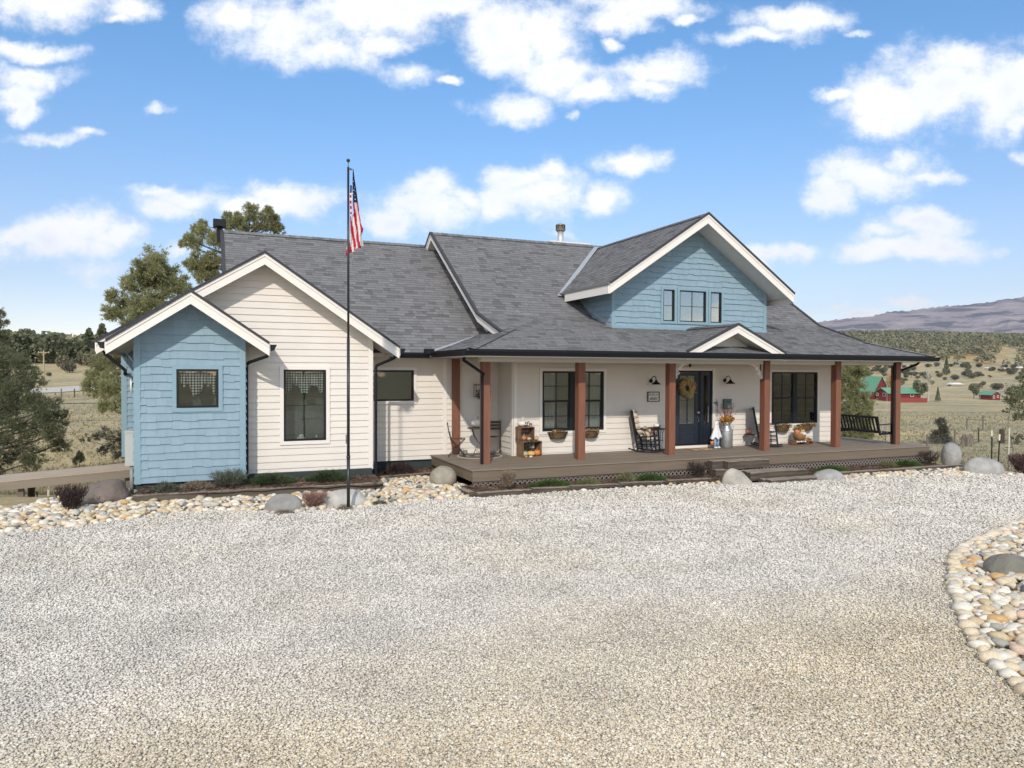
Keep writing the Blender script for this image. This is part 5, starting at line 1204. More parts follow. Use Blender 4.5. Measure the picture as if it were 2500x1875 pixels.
def build_flag():
    rgt = Vector((.92, -.39, 0)); fwd = Vector((.39, .92, 0)); sc_ = 13.3 / 1758
    L_ = [(414, 11.2), (430, 9.8), (455, 9), (500, 10.5), (522, 12.5), (528, 3.5), (545, 3.6), (575, 3.8), (605, 3.2), (612, 2)]
    R_ = [(414, 12), (455, 18.5), (496, 24.5), (515, 27.5), (520, 27), (540, 31.5), (545, 30.5), (560, 37), (572, 33), (576, 32), (590, 35), (604, 36), (612, 30)]
    m = MB(); ny, nx = 96, 26; g = []
    for i in range(ny + 1):
        t = i / ny; yy = 414 + 196 * t; row = []
        for j in range(nx + 1):
            u = j / nx; yj = yy + (8 - 14 * u) * sstep(.9, 1.0, t) * 1.0
            x = pl(L_, yy) + (pl(R_, yy) - pl(L_, yy)) * u
            dep = .035 * sin(u * 9 + t * 5) * (.3 + t) + .05 * sin(u * 4 + 2) * t + .018 * sin(u * 23 + t * 11)
            row.append((rgt * (x * sc_) + fwd * dep + Vector((0, 0, 6.40 - (yj - 398) * sc_)), x, yj))
        g.append(row)
    for i in range(ny):
        for j in range(nx):
            q = (g[i][j], g[i+1][j], g[i+1][j+1], g[i][j+1]); x = sum(a[1] for a in q) / 4; y = sum(a[2] for a in q) / 4
            if y < 497 - (x - 12) * .12: mi = 2
            else:
                k = math.floor((x - 3 - (y - 500) * .155) / 6.2); mi = 0 if k % 2 else 1
            m.face([a[0] for a in q], mi, .5)
    # second, folded layer hanging along the pole
    for i in range(40):
        y0 = 452 + i * 1.75; y1 = y0 + 1.75
        mi = 2 if y0 < 470 else (0 if int((y0 - 470) / 6.5) % 2 else 1)
        p = lambda x, y: rgt * (x * sc_) + fwd * (.03 + .02 * sin(y * .1)) + Vector((0, 0, 6.40 - (y - 398) * sc_))
        m.face([p(3, y0), p(3, y1), p(7.5, y1), p(7.5, y0)], mi)
    for i in range(22):   # part of the fly hanging left of the pole
        y0 = 585 + i * 1.75; y1 = y0 + 1.75; w0 = -3 - i * .22; w1 = w0 - .22
        p = lambda x, y: rgt * (x * sc_) + fwd * (.04 + .01 * sin(x)) + Vector((0, 0, 6.40 - (y - 398) * sc_))
        for k in range(4):
            a0 = w0 * k / 4; a1 = w0 * (k + 1) / 4; xm = (a0 + a1) / 2
            m.face([p(a0, y0), p(a0, y1), p(a1, y1), p(a1, y0)], 0 if math.floor((xm - 3 - (y0 - 500) * .155) / 6.2) % 2 else 1)
    red = P('flag_red', (.52, .018, .045), .8, trans=.25); wht = P('flag_white', (.80, .78, .74), .8, trans=.25); blu = P('flag_blue', (.03, .045, .13), .8, trans=.15)
    o = m.build('flag', [red, wht, blu], smooth=True, loc=(fx, fy, fz)); tag(o, 'American flag hanging limp from the top of the black flagpole', 'flag')
    s = MB()
    for (x, y, r) in ((12.2, 434, .9), (14, 447, 1.1), (12.5, 456, 1.0), (16, 468, 1.2), (13.6, 476, 1.1), (12.5, 486, .9), (17.6, 461, .8), (18.5, 481, .8), (19, 490, 1.2), (21, 472, .7)):
        c = rgt * (x * sc_) - fwd * .075 + Vector((0, 0, 6.40 - (y - 398) * sc_)); pts = []
        for k in range(10):
            rr = r * sc_ * (1.5 if k % 2 == 0 else .65); a = pi / 2 + k * pi / 5; pts.append(c + rgt * (rr * cos(a)) + Vector((0, 0, rr * sin(a))))
        for k in range(10): s.face([c, pts[k], pts[(k + 1) % 10]])
    so_ = s.build('star', wht, o)
build_flag()

# ================================================================== electric box at the blue corner, wall light
eb = thing('meter_box', 'pale grey electric meter box with a conduit on the blue left corner', 'meter box', (-1.42, 16.14, .2))
m = MB(); m.box(-.085, -.02, .50, .085, .28, 1.18); m.box(-.095, -.03, 1.16, .095, .29, 1.20); m.build('box', P('meter_grey', (.42, .43, .41), .5, .05, 6), eb)
m = MB(); m.tube([(.03, .05, -.1), (.03, .05, .5)], .036, 12); m.build('conduit', P('conduit_grey', (.25, .255, .245), .5), eb, True)
wl = thing('wall_light', 'slim white wall light on the blue side wall above the ramp', 'wall light', (-1.36, 16.4, 2.15))
m = MB(); m.tube([(-.05, 0, 0), (-.05, 0, .30)], .022, 12); m.build('tube', P('white_tube', (.75, .72, .62), .4), wl, True); m = MB(); m.box(-.03, -.03, .1, 0.03, .03, .2); m.build('bracket', M_gutter, wl)

# ================================================================== ramp on the left
rp = thing('ramp', 'tan boarded ramp with a plain side board running off at the left edge', 'ramp', (-3.5, 18.4, -.3), world=True)
m = MB(); n = 20; x0, x1 = -9.5, -1.25
zr_ = lambda x: .45 + (x + 1.5) * .062
for k in range(9):
    ya = 17.78 + k * .137; v = [(x0, ya, zr_(x0)), (x1, ya, zr_(x1)), (x1, ya + .132, zr_(x1)), (x0, ya + .132, zr_(x0))]; lo = [(a, b, c - .025) for a, b, c in v]
    m.idx(v + lo, [(0,1,2,3),(7,6,5,4),(0,4,5,1),(1,5,6,2),(2,6,7,3),(3,7,4,0)], 0, rnd.random())
m.build('deck_board', P('ramp_boards', None, .7, .08, 2, attr=[(0, (.40, .32, .24)), (1, (.47, .38, .29))]), rp)
m = MB(); y = 17.74; m.idx([(x0, y, zr_(x0) - .03), (x1, y, zr_(x1) - .03), (x1, y, zr_(x1) - .19), (x0, y, zr_(x0) - .19), (x0, y + .035, zr_(x0) - .03), (x1, y + .035, zr_(x1) - .03), (x1, y + .035, zr_(x1) - .19), (x0, y + .035, zr_(x0) - .19)], [(0,1,2,3),(7,6,5,4),(0,4,5,1),(1,5,6,2),(2,6,7,3),(3,7,4,0)])
m.build('side_board', P('ramp_fascia', (.23, .19, .145), .7, .12, 1.2, stretch=(.6, 1, 6)), rp)
for x in (-1.6, -3.6, -5.6, -7.6):
    for y in (17.9, 18.9):
        m = MB(); m.box(x - .05, y - .05, -1.0, x + .05, y + .05, zr_(x) - .03); m.build('leg', M_tiel, rp)

# ================================================================== porch things
DZ = .45
M_wood = P('crate_wood', None, .85, .2, 6, .3, 30, attr=[(0, (.15, .085, .05)), (1, (.27, .17, .105))], stretch=(1, 1, 4))
M_iron = P('dark_iron', (.03, .025, .024), .45)
M_brn = P('brown_slats', (.085, .05, .035), .6, .1, 5)
M_wp = P('white_pumpkin_skin', (.76, .73, .66), .5, .05, 5)
PC = {k: P('pumpkin_' + k, c, .5, .12, 7) for k, c in dict(orange=(.62, .22, .05), dusty=(.55, .20, .12), pale=(.66, .42, .18), green=(.38, .46, .24), tan=(.58, .38, .20), cream=(.66, .54, .36)).items()}
M_stem = P('pumpkin_stem', (.20, .16, .09), .9)
def pumpkin(label, x, y, z, r, mat, sq=.75, group=None, stem=M_stem, face=False, sh=.25):
    t = thing('pumpkin', label, 'pumpkin', (x, y, z), group=group); m = MB(); h = r * sq
    m.ball((0, 0, h), r, r, h, 26, 12, f=lambda th, ph: (1 - .10 * abs(cos(ph * 4.5)) ** 8) * (1 - .12 * max(0, cos(th)) ** 8)); m.build('flesh', mat, t, True)
    m = MB(); m.tube([(0, 0, 2*h*.86), (.01, 0, 2*h + sh*r*.5), (r*.12, 0, 2*h + sh*r)], r*.11, 7, r2=r*.06); m.build('stem', stem, t, True)
    if face:
        m = MB()
        dd = Vector((.55, -1, 0)).normalized(); sd = Vector((1, .55, 0)).normalized()
        for sx, sz, w in ((-.28, .25, .13), (.28, .25, .13)):
            c = dd * (r * .97) + sd * (sx * r) + Vector((0, 0, h + sz * h)); m.ball(c, w*r, w*r, w*r*1.1, 8, 6)
        m.build('eye', M_black, t)
        m = MB(); pts = [dd * (r * (1.0 - .12 * abs(a))) + sd * (a * r * .55) + Vector((0, 0, h * (.62 - .28 * (1 - a * a)))) for a in (-1, -.5, 0, .5, 1)]; m.tube(pts, r*.07, 6); m.build('mouth', M_black, t)
    return t
def leaves(m, c, r, n, w, g, flat=1.0, mi=0):
    for _ in range(n):
        q = Vector((g.gauss(0, 1), g.gauss(0, 1), g.gauss(0, 1) * flat)).normalized() * g.random() ** .5; p = Vector(c) + Vector((q.x * r[0], q.y * r[1], q.z * r[2]))
        a = Vector((g.gauss(0, 1), g.gauss(0, 1), g.gauss(0, 1))).normalized(); b = a.cross(Vector((g.gauss(0, 1), g.gauss(0, 1), g.gauss(0, 1)))).normalized(); s = w * g.uniform(.6, 1.2)
        m.face([p - a*s, p - a*s*.3 + b*s*.5, p + a*s, p - a*s*.3 - b*s*.5], mi, g.random())
M_fall = P('fall_leaves', None, .75, attr=[(0, (.35, .07, .03)), (.3, (.55, .16, .03)), (.6, (.66, .36, .06)), (.85, (.42, .30, .10)), (1, (.16, .14, .05))], trans=.2)
M_mute = P('muted_leaves', None, .75, attr=[(0, (.10, .05, .05)), (.35, (.30, .15, .07)), (.65, (.55, .38, .12)), (1, (.22, .22, .10))], trans=.2)
# bistro set
def folding_chair(label, x, y, rz):
    t = thing('folding_chair', label, 'chair', (x, y, DZ), rz, 'folding bistro chairs on the porch'); 
    m = MB()
    for i in range(6): m.box(-.20, -.19 + i*.066, .445, .20, -.19 + i*.066 + .05, .46)
    m.build('seat', M_brn, t)
    m = MB()
    for i in range(3): z = .62 + i * .085; m.box(-.19, .195 + (z-.45)*.12, z, .19, .21 + (z-.45)*.12, z + .055)
    m.build('backrest', M_brn, t)
    for sx in (-.20, .20):
        m = MB(); m.tube([(sx, -.22, 0), (sx, .17, .44), (sx, .215, .62), (sx, .26, .86)], .010, 7); m.build('leg', M_iron, t)
        m = MB(); m.tube([(sx*.9, .24, 0), (sx*.9, -.17, .44)], .010, 7); m.build('leg', M_iron, t)
    m = MB(); m.tube([(-.19, -.14, .09), (.19, -.14, .09)], .007, 6); m.build('stretcher', M_iron, t)
    return t
folding_chair('brown slatted folding chair left of the bistro table by the dark corner post', 5.82, 17.25, radians(72))
folding_chair('brown slatted folding chair right of the bistro table by the inner corner', 6.88, 17.5, radians(-20))
t = thing('bistro_table', 'small round brown bistro table between the two folding chairs', 'table', (6.42, 17.32, DZ))
m = MB(); m.lathe([(.0, .69), (.29, .69), (.30, .70), (.29, .715), (0, .715)], 28); m.build('tabletop', M_brn, t)
for k in range(4):
    a = k * pi / 2 + .4; ca, sa = cos(a), sin(a); m = MB(); m.tube([(.24*ca, .24*sa, .69), (.17*ca, .17*sa, .5), (.02*ca, .02*sa, .33), (.12*ca, .12*sa, .15), (.22*ca, .22*sa, 0)], .009, 7); m.build('leg', M_iron, t)
pumpkin('large white pumpkin standing on the round bistro table', 6.38, 17.3, DZ + .715, .17, M_wp, .72)
def ruglike(name, label, x, y, rx, ry, mat, round_=True):
    m = MB()
    if round_: m.lathe([(0, .002), (rx, .002), (rx, .012), (0, .012)], 36, squash=ry / rx)
    else: m.box(-rx, -ry, .002, rx, ry, .014)
    return tag(m.build(name, mat, loc=(x, y, DZ)), label, name)
def ring_mat():
    mt_ = bpy.data.materials.new('woven_rug'); mt_.use_nodes = True; nt = mt_.node_tree; N = nt.nodes; L = nt.links; b = N['Principled BSDF']; b.inputs['Roughness'].default_value = .95
    tc = N.new('ShaderNodeTexCoord'); v = N.new('ShaderNodeVectorMath'); v.operation = 'LENGTH'; L.new(tc.outputs['Object'], v.inputs[0])
    r = ramp_node(nt, [(0, (.35, .32, .27)), (.15, (.08, .07, .06)), (.28, (.30, .27, .23)), (.36, (.10, .085, .075)), (.46, (.12, .10, .09)), (.53, (.48, .45, .39))], 'CONSTANT'); L.new(v.outputs['Value'], r.inputs[0]); L.new(r.outputs[0], b.inputs['Base Color']); return mt_
ruglike('rug', 'round dark braided rug with a pale rim under the bistro table', 6.38, 17.15, .58, .58, ring_mat())
m = MB(); 
for i, c in enumerate([.1, .9, .35, .7, .15, .55, .95, .3, .8, .2]):
    m.box(-.36 + i*.072, -.21, .002, -.36 + (i+1)*.072 - .002, .21, .014, 0, c)
tag(m.build('doormat', P('striped_doormat', None, .95, .15, 30, attr=[(0, (.33, .10, .06)), (.4, (.50, .30, .14)), (.7, (.30, .26, .14)), (1, (.60, .52, .38))]), loc=(12.7, 16.52, DZ)), 'striped orange and tan doormat in front of the navy door', 'doormat')
# hanging wire shelf with a trailing plant on the recess wall
t = thing('wall_planter', 'hanging wire shelf with a trailing plant on the recess wall behind the corner post', 'planter', (6.65, 17.78, 1.95))
m = MB()
for z in (0, .30): m.tube([(-.2, 0, z), (.2, 0, z)], .008, 6); m.tube([(-.2, -.16, z), (.2, -.16, z)], .008, 6)
for x in (-.2, .2): m.tube([(x, 0, 0), (x, 0, .34)], .008, 6); m.tube([(x, -.16, 0), (x, -.16, .34)], .008, 6)
m.box(-.2, -.16, .30, .2, 0, .315); m.build('frame', M_iron, t)
m = MB(); leaves(m, (0, -.08, .05), (.2, .12, .16), 260, .03, gs); leaves(m, (.0, -.08, -.28), (.07, .06, .30), 120, .028, gs); m.build('foliage', leafmat('vine', (.03, .035, .02), (.07, .08, .045), (.13, .12, .08)), t)
# crates
def crate(label, x, y, z, w, d, h, rz, group='wooden crates by the porch corner'):
    t = thing('wooden_crate', label, 'crate', (x, y, z), rz, group); 
    for sx in (-1, 1):
        m = MB(); X = sx * (w/2 - .008)
        for i in range(4): ya = -d/2 + i * d/4; m.box(X - .007, ya + .006, 0, X + .007, ya + d/4 - .006, h, 0, rnd.random())
        m.box(X - .011, -d/2, h*.1, X + .011, d/2, h*.18, 0, .3); m.box(X - .011, -d/2, h*.82, X + .011, d/2, h*.9, 0, .3); m.build('side', M_wood, t)
    m = MB()
    for zz in (0, h - .014): m.box(-w/2 + .016, -d/2, zz, w/2 - .016, d/2, zz + .014, 0, rnd.random())
    m.build('board', M_wood, t)
    m = MB()
    for i in range(3): za = .02 + i * (h-.04)/3; m.box(-w/2 + .016, d/2 - .012, za + .006, w/2 - .016, d/2, za + (h-.04)/3 - .006, 0, rnd.random())
    m.build('back', M_wood, t); return t
crate('large slatted crate on the porch floor holding pumpkins', 7.52, 16.62, DZ, .56, .34, .40, radians(8))
crate('upper slatted crate with a white pumpkin on top', 7.42, 16.66, DZ + .40, .40, .30, .36, radians(4))
pumpkin('white pumpkin with a carved black smile on the upper crate', 7.34, 16.64, DZ + .76, .135, M_wp, .62, face=True, stem=M_wp, sh=.7)
GP = 'pumpkins in and on the crates'
pumpkin('bright orange pumpkin at the right of the lower crate', 7.70, 16.54, DZ + .015, .10, PC['orange'], .85, GP)
pumpkin('cream and orange striped pumpkin in the middle of the lower crate', 7.52, 16.50, DZ + .015, .105, PC['pale'], .72, GP)
pumpkin('pale green pumpkin at the left of the lower crate', 7.36, 16.52, DZ + .015, .085, PC['green'], .85, GP)
pumpkin('small white pumpkin tucked in the top of the lower crate', 7.60, 16.6, DZ + .20, .055, M_wp, .75, GP)
pumpkin('small dusty orange pumpkin inside the upper crate', 7.36, 16.6, DZ + .415, .065, PC['dusty'], .95, GP, M_wp, sh=.9)
pumpkin('yellow gourd inside the upper crate on the right', 7.50, 16.58, DZ + .415, .06, PC['pale'], .7, GP)
pumpkin('tan pumpkin on the lower crate beside the upper crate', 7.72, 16.64, DZ + .40, .07, PC['tan'], .8, GP)
pumpkin('tiny white gourd on the floor in front of the crates', 7.44, 16.34, DZ, .05, PC['cream'], .6, GP)
pumpkin('tiny orange gourd on the floor left of the white gourd', 7.32, 16.36, DZ, .04, PC['dusty'], .8, GP)
m = MB(); leaves(m, (7.47, 16.46, DZ + .36), (.14, .08, .10), 160, .028, gs); tag(m.build('garland', leafmat('grey_garland', (.04, .045, .035), (.09, .10, .08), (.16, .17, .14))), 'dark grey-green leaf garland draped between the two crates', 'garland')
t = thing('deer_figurine', 'small brown deer figurine beside the white pumpkin on the upper crate', 'figurine', (7.55, 16.6, DZ + .76), .2)
m = MB(); m.ball((0, 0, .07), .05, .02, .022, 10, 6); m.ball((-.05, 0, .105), .012, .012, .03, 8, 6); m.ball((-.065, 0, .13), .02, .01, .012, 8, 6)
m.build('body', P('deer_brown', (.18, .07, .03), .6), t, True)
for sx in (-.035, .035):
    for sy in (-.012, .012): m = MB(); m.tube([(sx, sy, .06), (sx, sy, 0)], .005, 5); m.build('leg', M_brn, t)
# window boxes
def window_box(label, x0, x1, y, z, seed, spill):
    g = random.Random(seed); w = (x1 - x0) / 2; cx = (x0 + x1) / 2
    t = thing('window_box', label, 'window box', (cx, y, z), group='wire window boxes under the porch windows'); m = MB()
    top = [(w*cos(a), -.17*sin(a), .17) for a in np.linspace(0, pi, 13)]; bot = [(w*.72*cos(a), -.12*sin(a), 0) for a in np.linspace(0, pi, 13)]
    m.tube(top, .009, 6); m.tube(bot, .008, 6); m.tube([top[0], top[-1]], .008, 6); m.tube([bot[0], bot[-1]], .008, 6)
    for i in range(12):
        a, b = Vector(top[i]), Vector(bot[i+1]); c, d = Vector(top[i+1]), Vector(bot[i]); m.tube([a, b], .0045, 4); m.tube([c, d], .0045, 4)
    m.build('wire_basket', M_iron, t)
    m = MB()
    for i in range(12):
        a, b, c, d = [Vector(p) * .93 for p in (top[i], top[i+1], bot[i+1], bot[i])]; m.face([a, b, c, d], 0, g.random())
    m.build('liner', P('coco_liner%d' % seed, (.22, .14, .06), .95, .3, 30), t)
    m = MB(); leaves(m, (0, -.08, .19), (w*.85, .08, .05), 150, .026, g); 
    for sx, n in spill: leaves(m, (sx*w, -.15, .17), (.07, .05, .08), n, .03, g)
    m.build('leaves', M_mute, t); return t
window_box('wire window box under the left window with orange leaves spilling at its left', 8.14, 8.72, 16.84, .86, 1, [(-.6, 70), (-.4, 40)])
window_box('wire window box under the left window partly behind the post, with yellow and white leaves', 9.15, 9.66, 16.84, .86, 2, [(-.6, 30), (.5, 50)])
window_box('wire window box with pale green leaves under the right window, behind the rocking chair', 15.70, 16.30, 16.84, .84, 3, [(-.2, 60), (.6, 30)])
window_box('wire window box with dark red and gold leaves at the right of the right window', 16.60, 17.24, 16.84, .84, 4, [(.2, 50), (.7, 60)])
# wreath
t = thing('wreath', 'dried wheat and leaf wreath hanging on the navy front door', 'wreath', (12.53, 16.87, 2.16)); m = MB(); g = random.Random(5)
for _ in range(1100):
    a = g.random() * 2 * pi; r = g.gauss(.175, .045); p = Vector((r*cos(a), -.03 + g.gauss(0, .018), r*sin(a))); d = Vector((cos(a + .9), g.gauss(0, .3), sin(a + .9))); s = Vector((-d.z, .3, d.x)).normalized() * .008; l = g.uniform(.05, .10)
    m.face([p - s, p + s, p + d * l], 0, g.random())
m.build('wheat', P('wheat', None, .8, attr=[(0, (.20, .10, .04)), (.4, (.42, .27, .10)), (.8, (.60, .45, .18)), (1, (.30, .28, .10))]), t)
m = MB(); n = 24; v = [((.17 + .02*cos(b))*cos(a), -.02 + .02*sin(b), (.17 + .02*cos(b))*sin(a)) for a in [2*pi*i/n for i in range(n)] for b in [2*pi*j/6 for j in range(6)]]
m.idx(v, [(i*6+j, ((i+1)%n)*6+j, ((i+1)%n)*6+(j+1)%6, i*6+(j+1)%6) for i in range(n) for j in range(6)]); m.build('ring', M_stem, t)
# rocking chairs
def rocking_chair(label, x, y, rz, blanket, group):
    t = thing('rocking_chair', label, 'rocking chair', (x, y, DZ), rz, group); K = M_black
    # chair faces +x; width along y
    for sy in (-.27, .27):
        m = MB(); pts = [(-.50 + i * .08, sy, .015 + .30 * ((-.50 + i*.08 - .02) ** 2) * 1.0) for i in range(12)]
        for a, b in zip(pts, pts[1:]): m.bar(a, b, .028, .035)
        m.build('rocker', K, t)
        m = MB(); m.bar((.24, sy, .03), (.18, sy, .66), .04, .04); m.build('leg', K, t)
        m = MB(); m.bar((-.24, sy, .03), (-.44, sy, 1.12), .045, .04); m.build('back_post', K, t)
        m = MB(); m.bar((-.33, sy, .60), (.25, sy, .67), .075, .022); m.build('armrest', K, t)
        m = MB()
        for z in (.16, .28): m.bar((-.265, sy, z), (.225, sy, z + .03), .022, .03)
        m.bar((0, sy, .06), (-.02, sy, .42), .03, .03); m.build('side_rail', K, t)
    m = MB()
    for i in range(9): xx = -.26 + i * .056; m.bar((xx, -.26, .385 + .05 * (i/8)), (xx, .26, .385 + .05 * (i/8)), .045, .018)
    m.build('seat', K, t)
    m = MB()
    for i in range(7): yy = -.20 + i * .067; m.bar((-.31, yy, .44), (-.42, yy, 1.06), .012, .036, up=(0, 1, 0))
    m.bar((-.43, -.27, 1.08), (-.43, .27, 1.08), .03, .09); m.bar((-.31, -.27, .46), (-.31, .27, .46), .03, .05); m.build('backrest', K, t)
    m = MB(); m.bar((.22, -.27, .17), (.22, .27, .17), .022, .03); m.bar((.22, -.27, .31), (.22, .27, .31), .022, .03); m.bar((-.27, -.27, .2), (-.27, .27, .2), .022, .03); m.build('stretcher', K, t)
    return t
GR = 'black rocking chairs on the porch'
r1 = rocking_chair('black rocking chair with a plaid blanket and pillows left of the front door', 11.0, 16.45, radians(-46), True, GR)
r2c = rocking_chair('black rocking chair behind the post right of the front door, with a cream pillow', 15.1, 16.4, radians(-42), False, GR)
def plaid():
    mt_ = bpy.data.materials.new('plaid_blanket'); mt_.use_nodes = True; nt = mt_.node_tree; N = nt.nodes; L = nt.links; b = N['Principled BSDF']; b.inputs['Roughness'].default_value = .95
    a = N.new('ShaderNodeAttribute'); a.attribute_name = 'shade'; r = ramp_node(nt, [(0, (.72, .62, .50)), (.5, (.40, .20, .12)), (.8, (.07, .045, .05))], 'CONSTANT'); L.new(a.outputs['Fac'], r.inputs[0]); L.new(r.outputs[0], b.inputs['Base Color']); return mt_
m = MB(); ny, nz_ = 20, 40
def bpt(i, j):
    u = i / ny; v = j / nz_; z = 1.15 - v * .72; x = -.43 + (1.10 - z) * .185 + .035 + .012 * sin(u * 20) + (.0 if v < .8 else (v - .8) * .5)
    return (x, -.22 + .44 * u, z)
for i in range(ny):
    for j in range(nz_):
        c = .2
        if i % 6 == 2 or j % 8 == 3: c = .6
        if i % 6 == 4 or j % 8 == 5: c = .9
        m.face([bpt(i, j), bpt(i+1, j), bpt(i+1, j+1), bpt(i, j+1)], 0, c)
o = m.build('blanket', plaid(), smooth=True); o.matrix_world = Matrix.Translation((11.0, 16.45, DZ)) @ Matrix.Rotation(radians(-46), 4, 'Z'); tag(o, 'cream and black plaid blanket over the back of the left rocking chair', 'blanket')
def pillow(label, base, rz, p, s, tilt, mat):
    m = MB(); m.ball((0, 0, 0), s[0], s[1], s[2], 16, 10, f=lambda th, ph: 1 / max(abs(cos(ph)) ** 4 + abs(sin(ph)) ** 4, .1) ** .22); o = m.build('pillow', mat, smooth=True)
    o.matrix_world = Matrix.Translation(base) @ Matrix.Rotation(rz, 4, 'Z') @ Matrix.Translation(p) @ Matrix.Rotation(tilt, 4, 'Y'); return tag(o, label, 'pillow')
pillow('cream and brown leaf-print pillow on the seat of the left rocking chair', (11.0, 16.45, DZ), radians(-46), (-.05, -.06, .55), (.16, .17, .06), radians(65), P('leaf_pillow', None, .95, .8, 9, attr=[(0, (.50, .36, .20)), (1, (.55, .42, .28))]))
pillow('long cream pillow standing on the right rocking chair', (15.1, 16.4, DZ), radians(-42), (-.08, -.05, .62), (.22, .16, .06), radians(70), P('cream_pillow', (.68, .58, .42), .95, .25, 12))
pumpkin('orange felt pumpkin lying on the left rocking chair pillow', 11.10, 16.36, DZ + .48, .06, PC['dusty'], .9)
# side table with ghost-white pumpkin
t = thing('side_table', 'small round wire side table between the left rocking chair and the post', 'table', (11.48, 16.72, DZ))
m = MB(); m.lathe([(0, .575), (.20, .575), (.205, .585), (.20, .60), (0, .60)], 24); m.build('tabletop', M_iron, t)
for k in range(4):
    a = k * pi / 2 + .5; ca, sa = cos(a), sin(a); m = MB(); m.tube([(.17*ca, .17*sa, .575), (.12*ca, .12*sa, .45), (.14*ca, .14*sa, .25), (.10*ca, .10*sa, .12), (.17*ca, .17*sa, 0)], .007, 6); m.build('leg', M_iron, t)
m = MB(); m.tube([(.13*cos(a), .13*sin(a), .27) for a in np.linspace(0, 2*pi, 17)], .006, 5); m.build('ring', M_iron, t)
pumpkin('white pumpkin with a black smile on the wire side table', 11.42, 16.70, DZ + .60, .095, M_wp, .78, face=True, stem=M_wp, sh=1.0)
# PORCH sittin' sign
t = thing('porch_sign', 'small framed white sign reading PORCH sittin left of the front door', 'sign', (11.41, 16.87, 1.92))
m = MB(); m.box(-.17, -.012, -.115, .17, .02, .115); m.build('board', P('sign_white', (.70, .67, .60), .8, .06, 8), t)
m = MB(); m.box(-.195, -.022, .115, .195, .022, .138); m.box(-.195, -.022, -.138, .195, .022, -.115); m.box(-.195, -.022, -.115, -.17, .022, .115); m.box(.17, -.022, -.115, .195, .022, .115); m.build('frame', M_brn, t)
def text(body, size, mat, parent, loc, shear=0, ext=.001, sx=1, bold=0):
    cu = bpy.data.curves.new('lettering', 'FONT'); cu.body = body; cu.size = size; cu.align_x = 'CENTER'; cu.align_y = 'CENTER'; cu.extrude = ext; cu.shear = shear; cu.offset = bold
    tmp = bpy.data.objects.new('tmp', cu); COL.objects.link(tmp); bpy.context.view_layer.update(); dg = bpy.context.evaluated_depsgraph_get(); me = bpy.data.meshes.new_from_object(tmp.evaluated_get(dg)); bpy.data.objects.remove(tmp)
    me.materials.clear(); me.materials.append(mat); o = bpy.data.objects.new('lettering', me); COL.objects.link(o); o.parent = parent; o.location = loc; o.rotation_euler = (pi / 2, 0, 0); o.scale = (sx, 1, 1); return o
M_ink = P('sign_ink', (.06, .055, .05), .8)
text('PORCH', .085, M_ink, t, (0, -.014, .055), sx=1.05); text("sittin'", .125, M_ink, t, (0, -.014, -.045), shear=.25, bold=.002)
# gooseneck lamps
def lamp(label, x, z):
    t = thing('wall_lamp', label, 'wall lamp', (x, 16.88, z), group='black gooseneck barn lamps beside the front door')
    m = MB(); n = 18; v = [(.055*cos(a), 0, .055*sin(a)) for a in [2*pi*i/n for i in range(n)]] + [(.055*cos(a), -.02, .055*sin(a)) for a in [2*pi*i/n for i in range(n)]]
    m.idx(v, [tuple(range(n)), tuple(range(2*n-1, n-1, -1))] + [(i, n+i, n+(i+1)%n, (i+1)%n) for i in range(n)]); m.build('backplate', M_black, t)
    m = MB(); m.tube([(0, -.02, 0), (.0, -.08, .10), (.01, -.15, .135), (.02, -.21, .10), (.02, -.23, .03)], .010, 8); m.build('arm', M_black, t, True)
    m = MB(); prof = [(.025, .03), (.03, .0), (.05, -.02), (.13, -.085), (.135, -.095), (.128, -.093), (.045, -.03), (.02, -.01)]
    m.lathe(prof, 24, .02, -.23); m.build('shade', M_black, t, True)
    m = MB(); m.ball((.02, -.23, -.045), .03, .03, .03, 12, 8); m.build('bulb', P('lamp_bulb', (.7, .68, .6), .3), t, True)
lamp('black gooseneck lamp left of the front door above the porch sign', 11.33, 2.36); lamp('black gooseneck lamp right of the front door above the green mailbox', 13.87, 2.37)
# mailbox, dragonfly ornament
t = thing('mailbox', 'teal green wall mailbox right of the front door', 'mailbox', (13.93, 16.88, 1.68)); M_mb = P('teal_enamel', (.07, .16, .15), .45, .1, 10)
m = MB(); m.box(-.125, -.10, -.15, .125, 0, .12); m.build('box', M_mb, t)
m = MB(); m.prism([(-.135, .12), (.135, .12), (.10, .155), (-.10, .155)], -.115, 0); m.build('lid', M_mb, t)
m = MB(); m.box(-.08, -.105, .06, .08, -.101, .085); m.build('slot', M_ink, t); m = MB(); m.box(-.02, -.108, -.12, .07, -.101, -.02); m.build('badge', P('mailbox_badge', (.30, .40, .38), .4, metal=.4), t)
t = thing('wall_ornament', 'grey metal star ornament with a thin hanging rod between door and mailbox', 'ornament', (13.58, 16.87, 1.62)); m = MB()
pts = []
for k in range(10): a = pi/2 + k*pi/5; r = .11 if k % 2 == 0 else .035; pts.append((r*cos(a)*.8, r*sin(a) + .1))
m.prism(pts, -.02, -.005); m.build('star', P('ornament_grey', (.26, .27, .25), .6, .2, 20), t)
m = MB(); m.tube([(.02, -.012, .04), (.02, -.012, -.30)], .006, 6); m.build('rod', M_stem, t); m = MB(); leaves(m, (-.06, -.02, .10), (.09, .02, .04), 26, .03, gs); m.build('wing', P('ornament_grey2', (.30, .31, .28), .6), t)
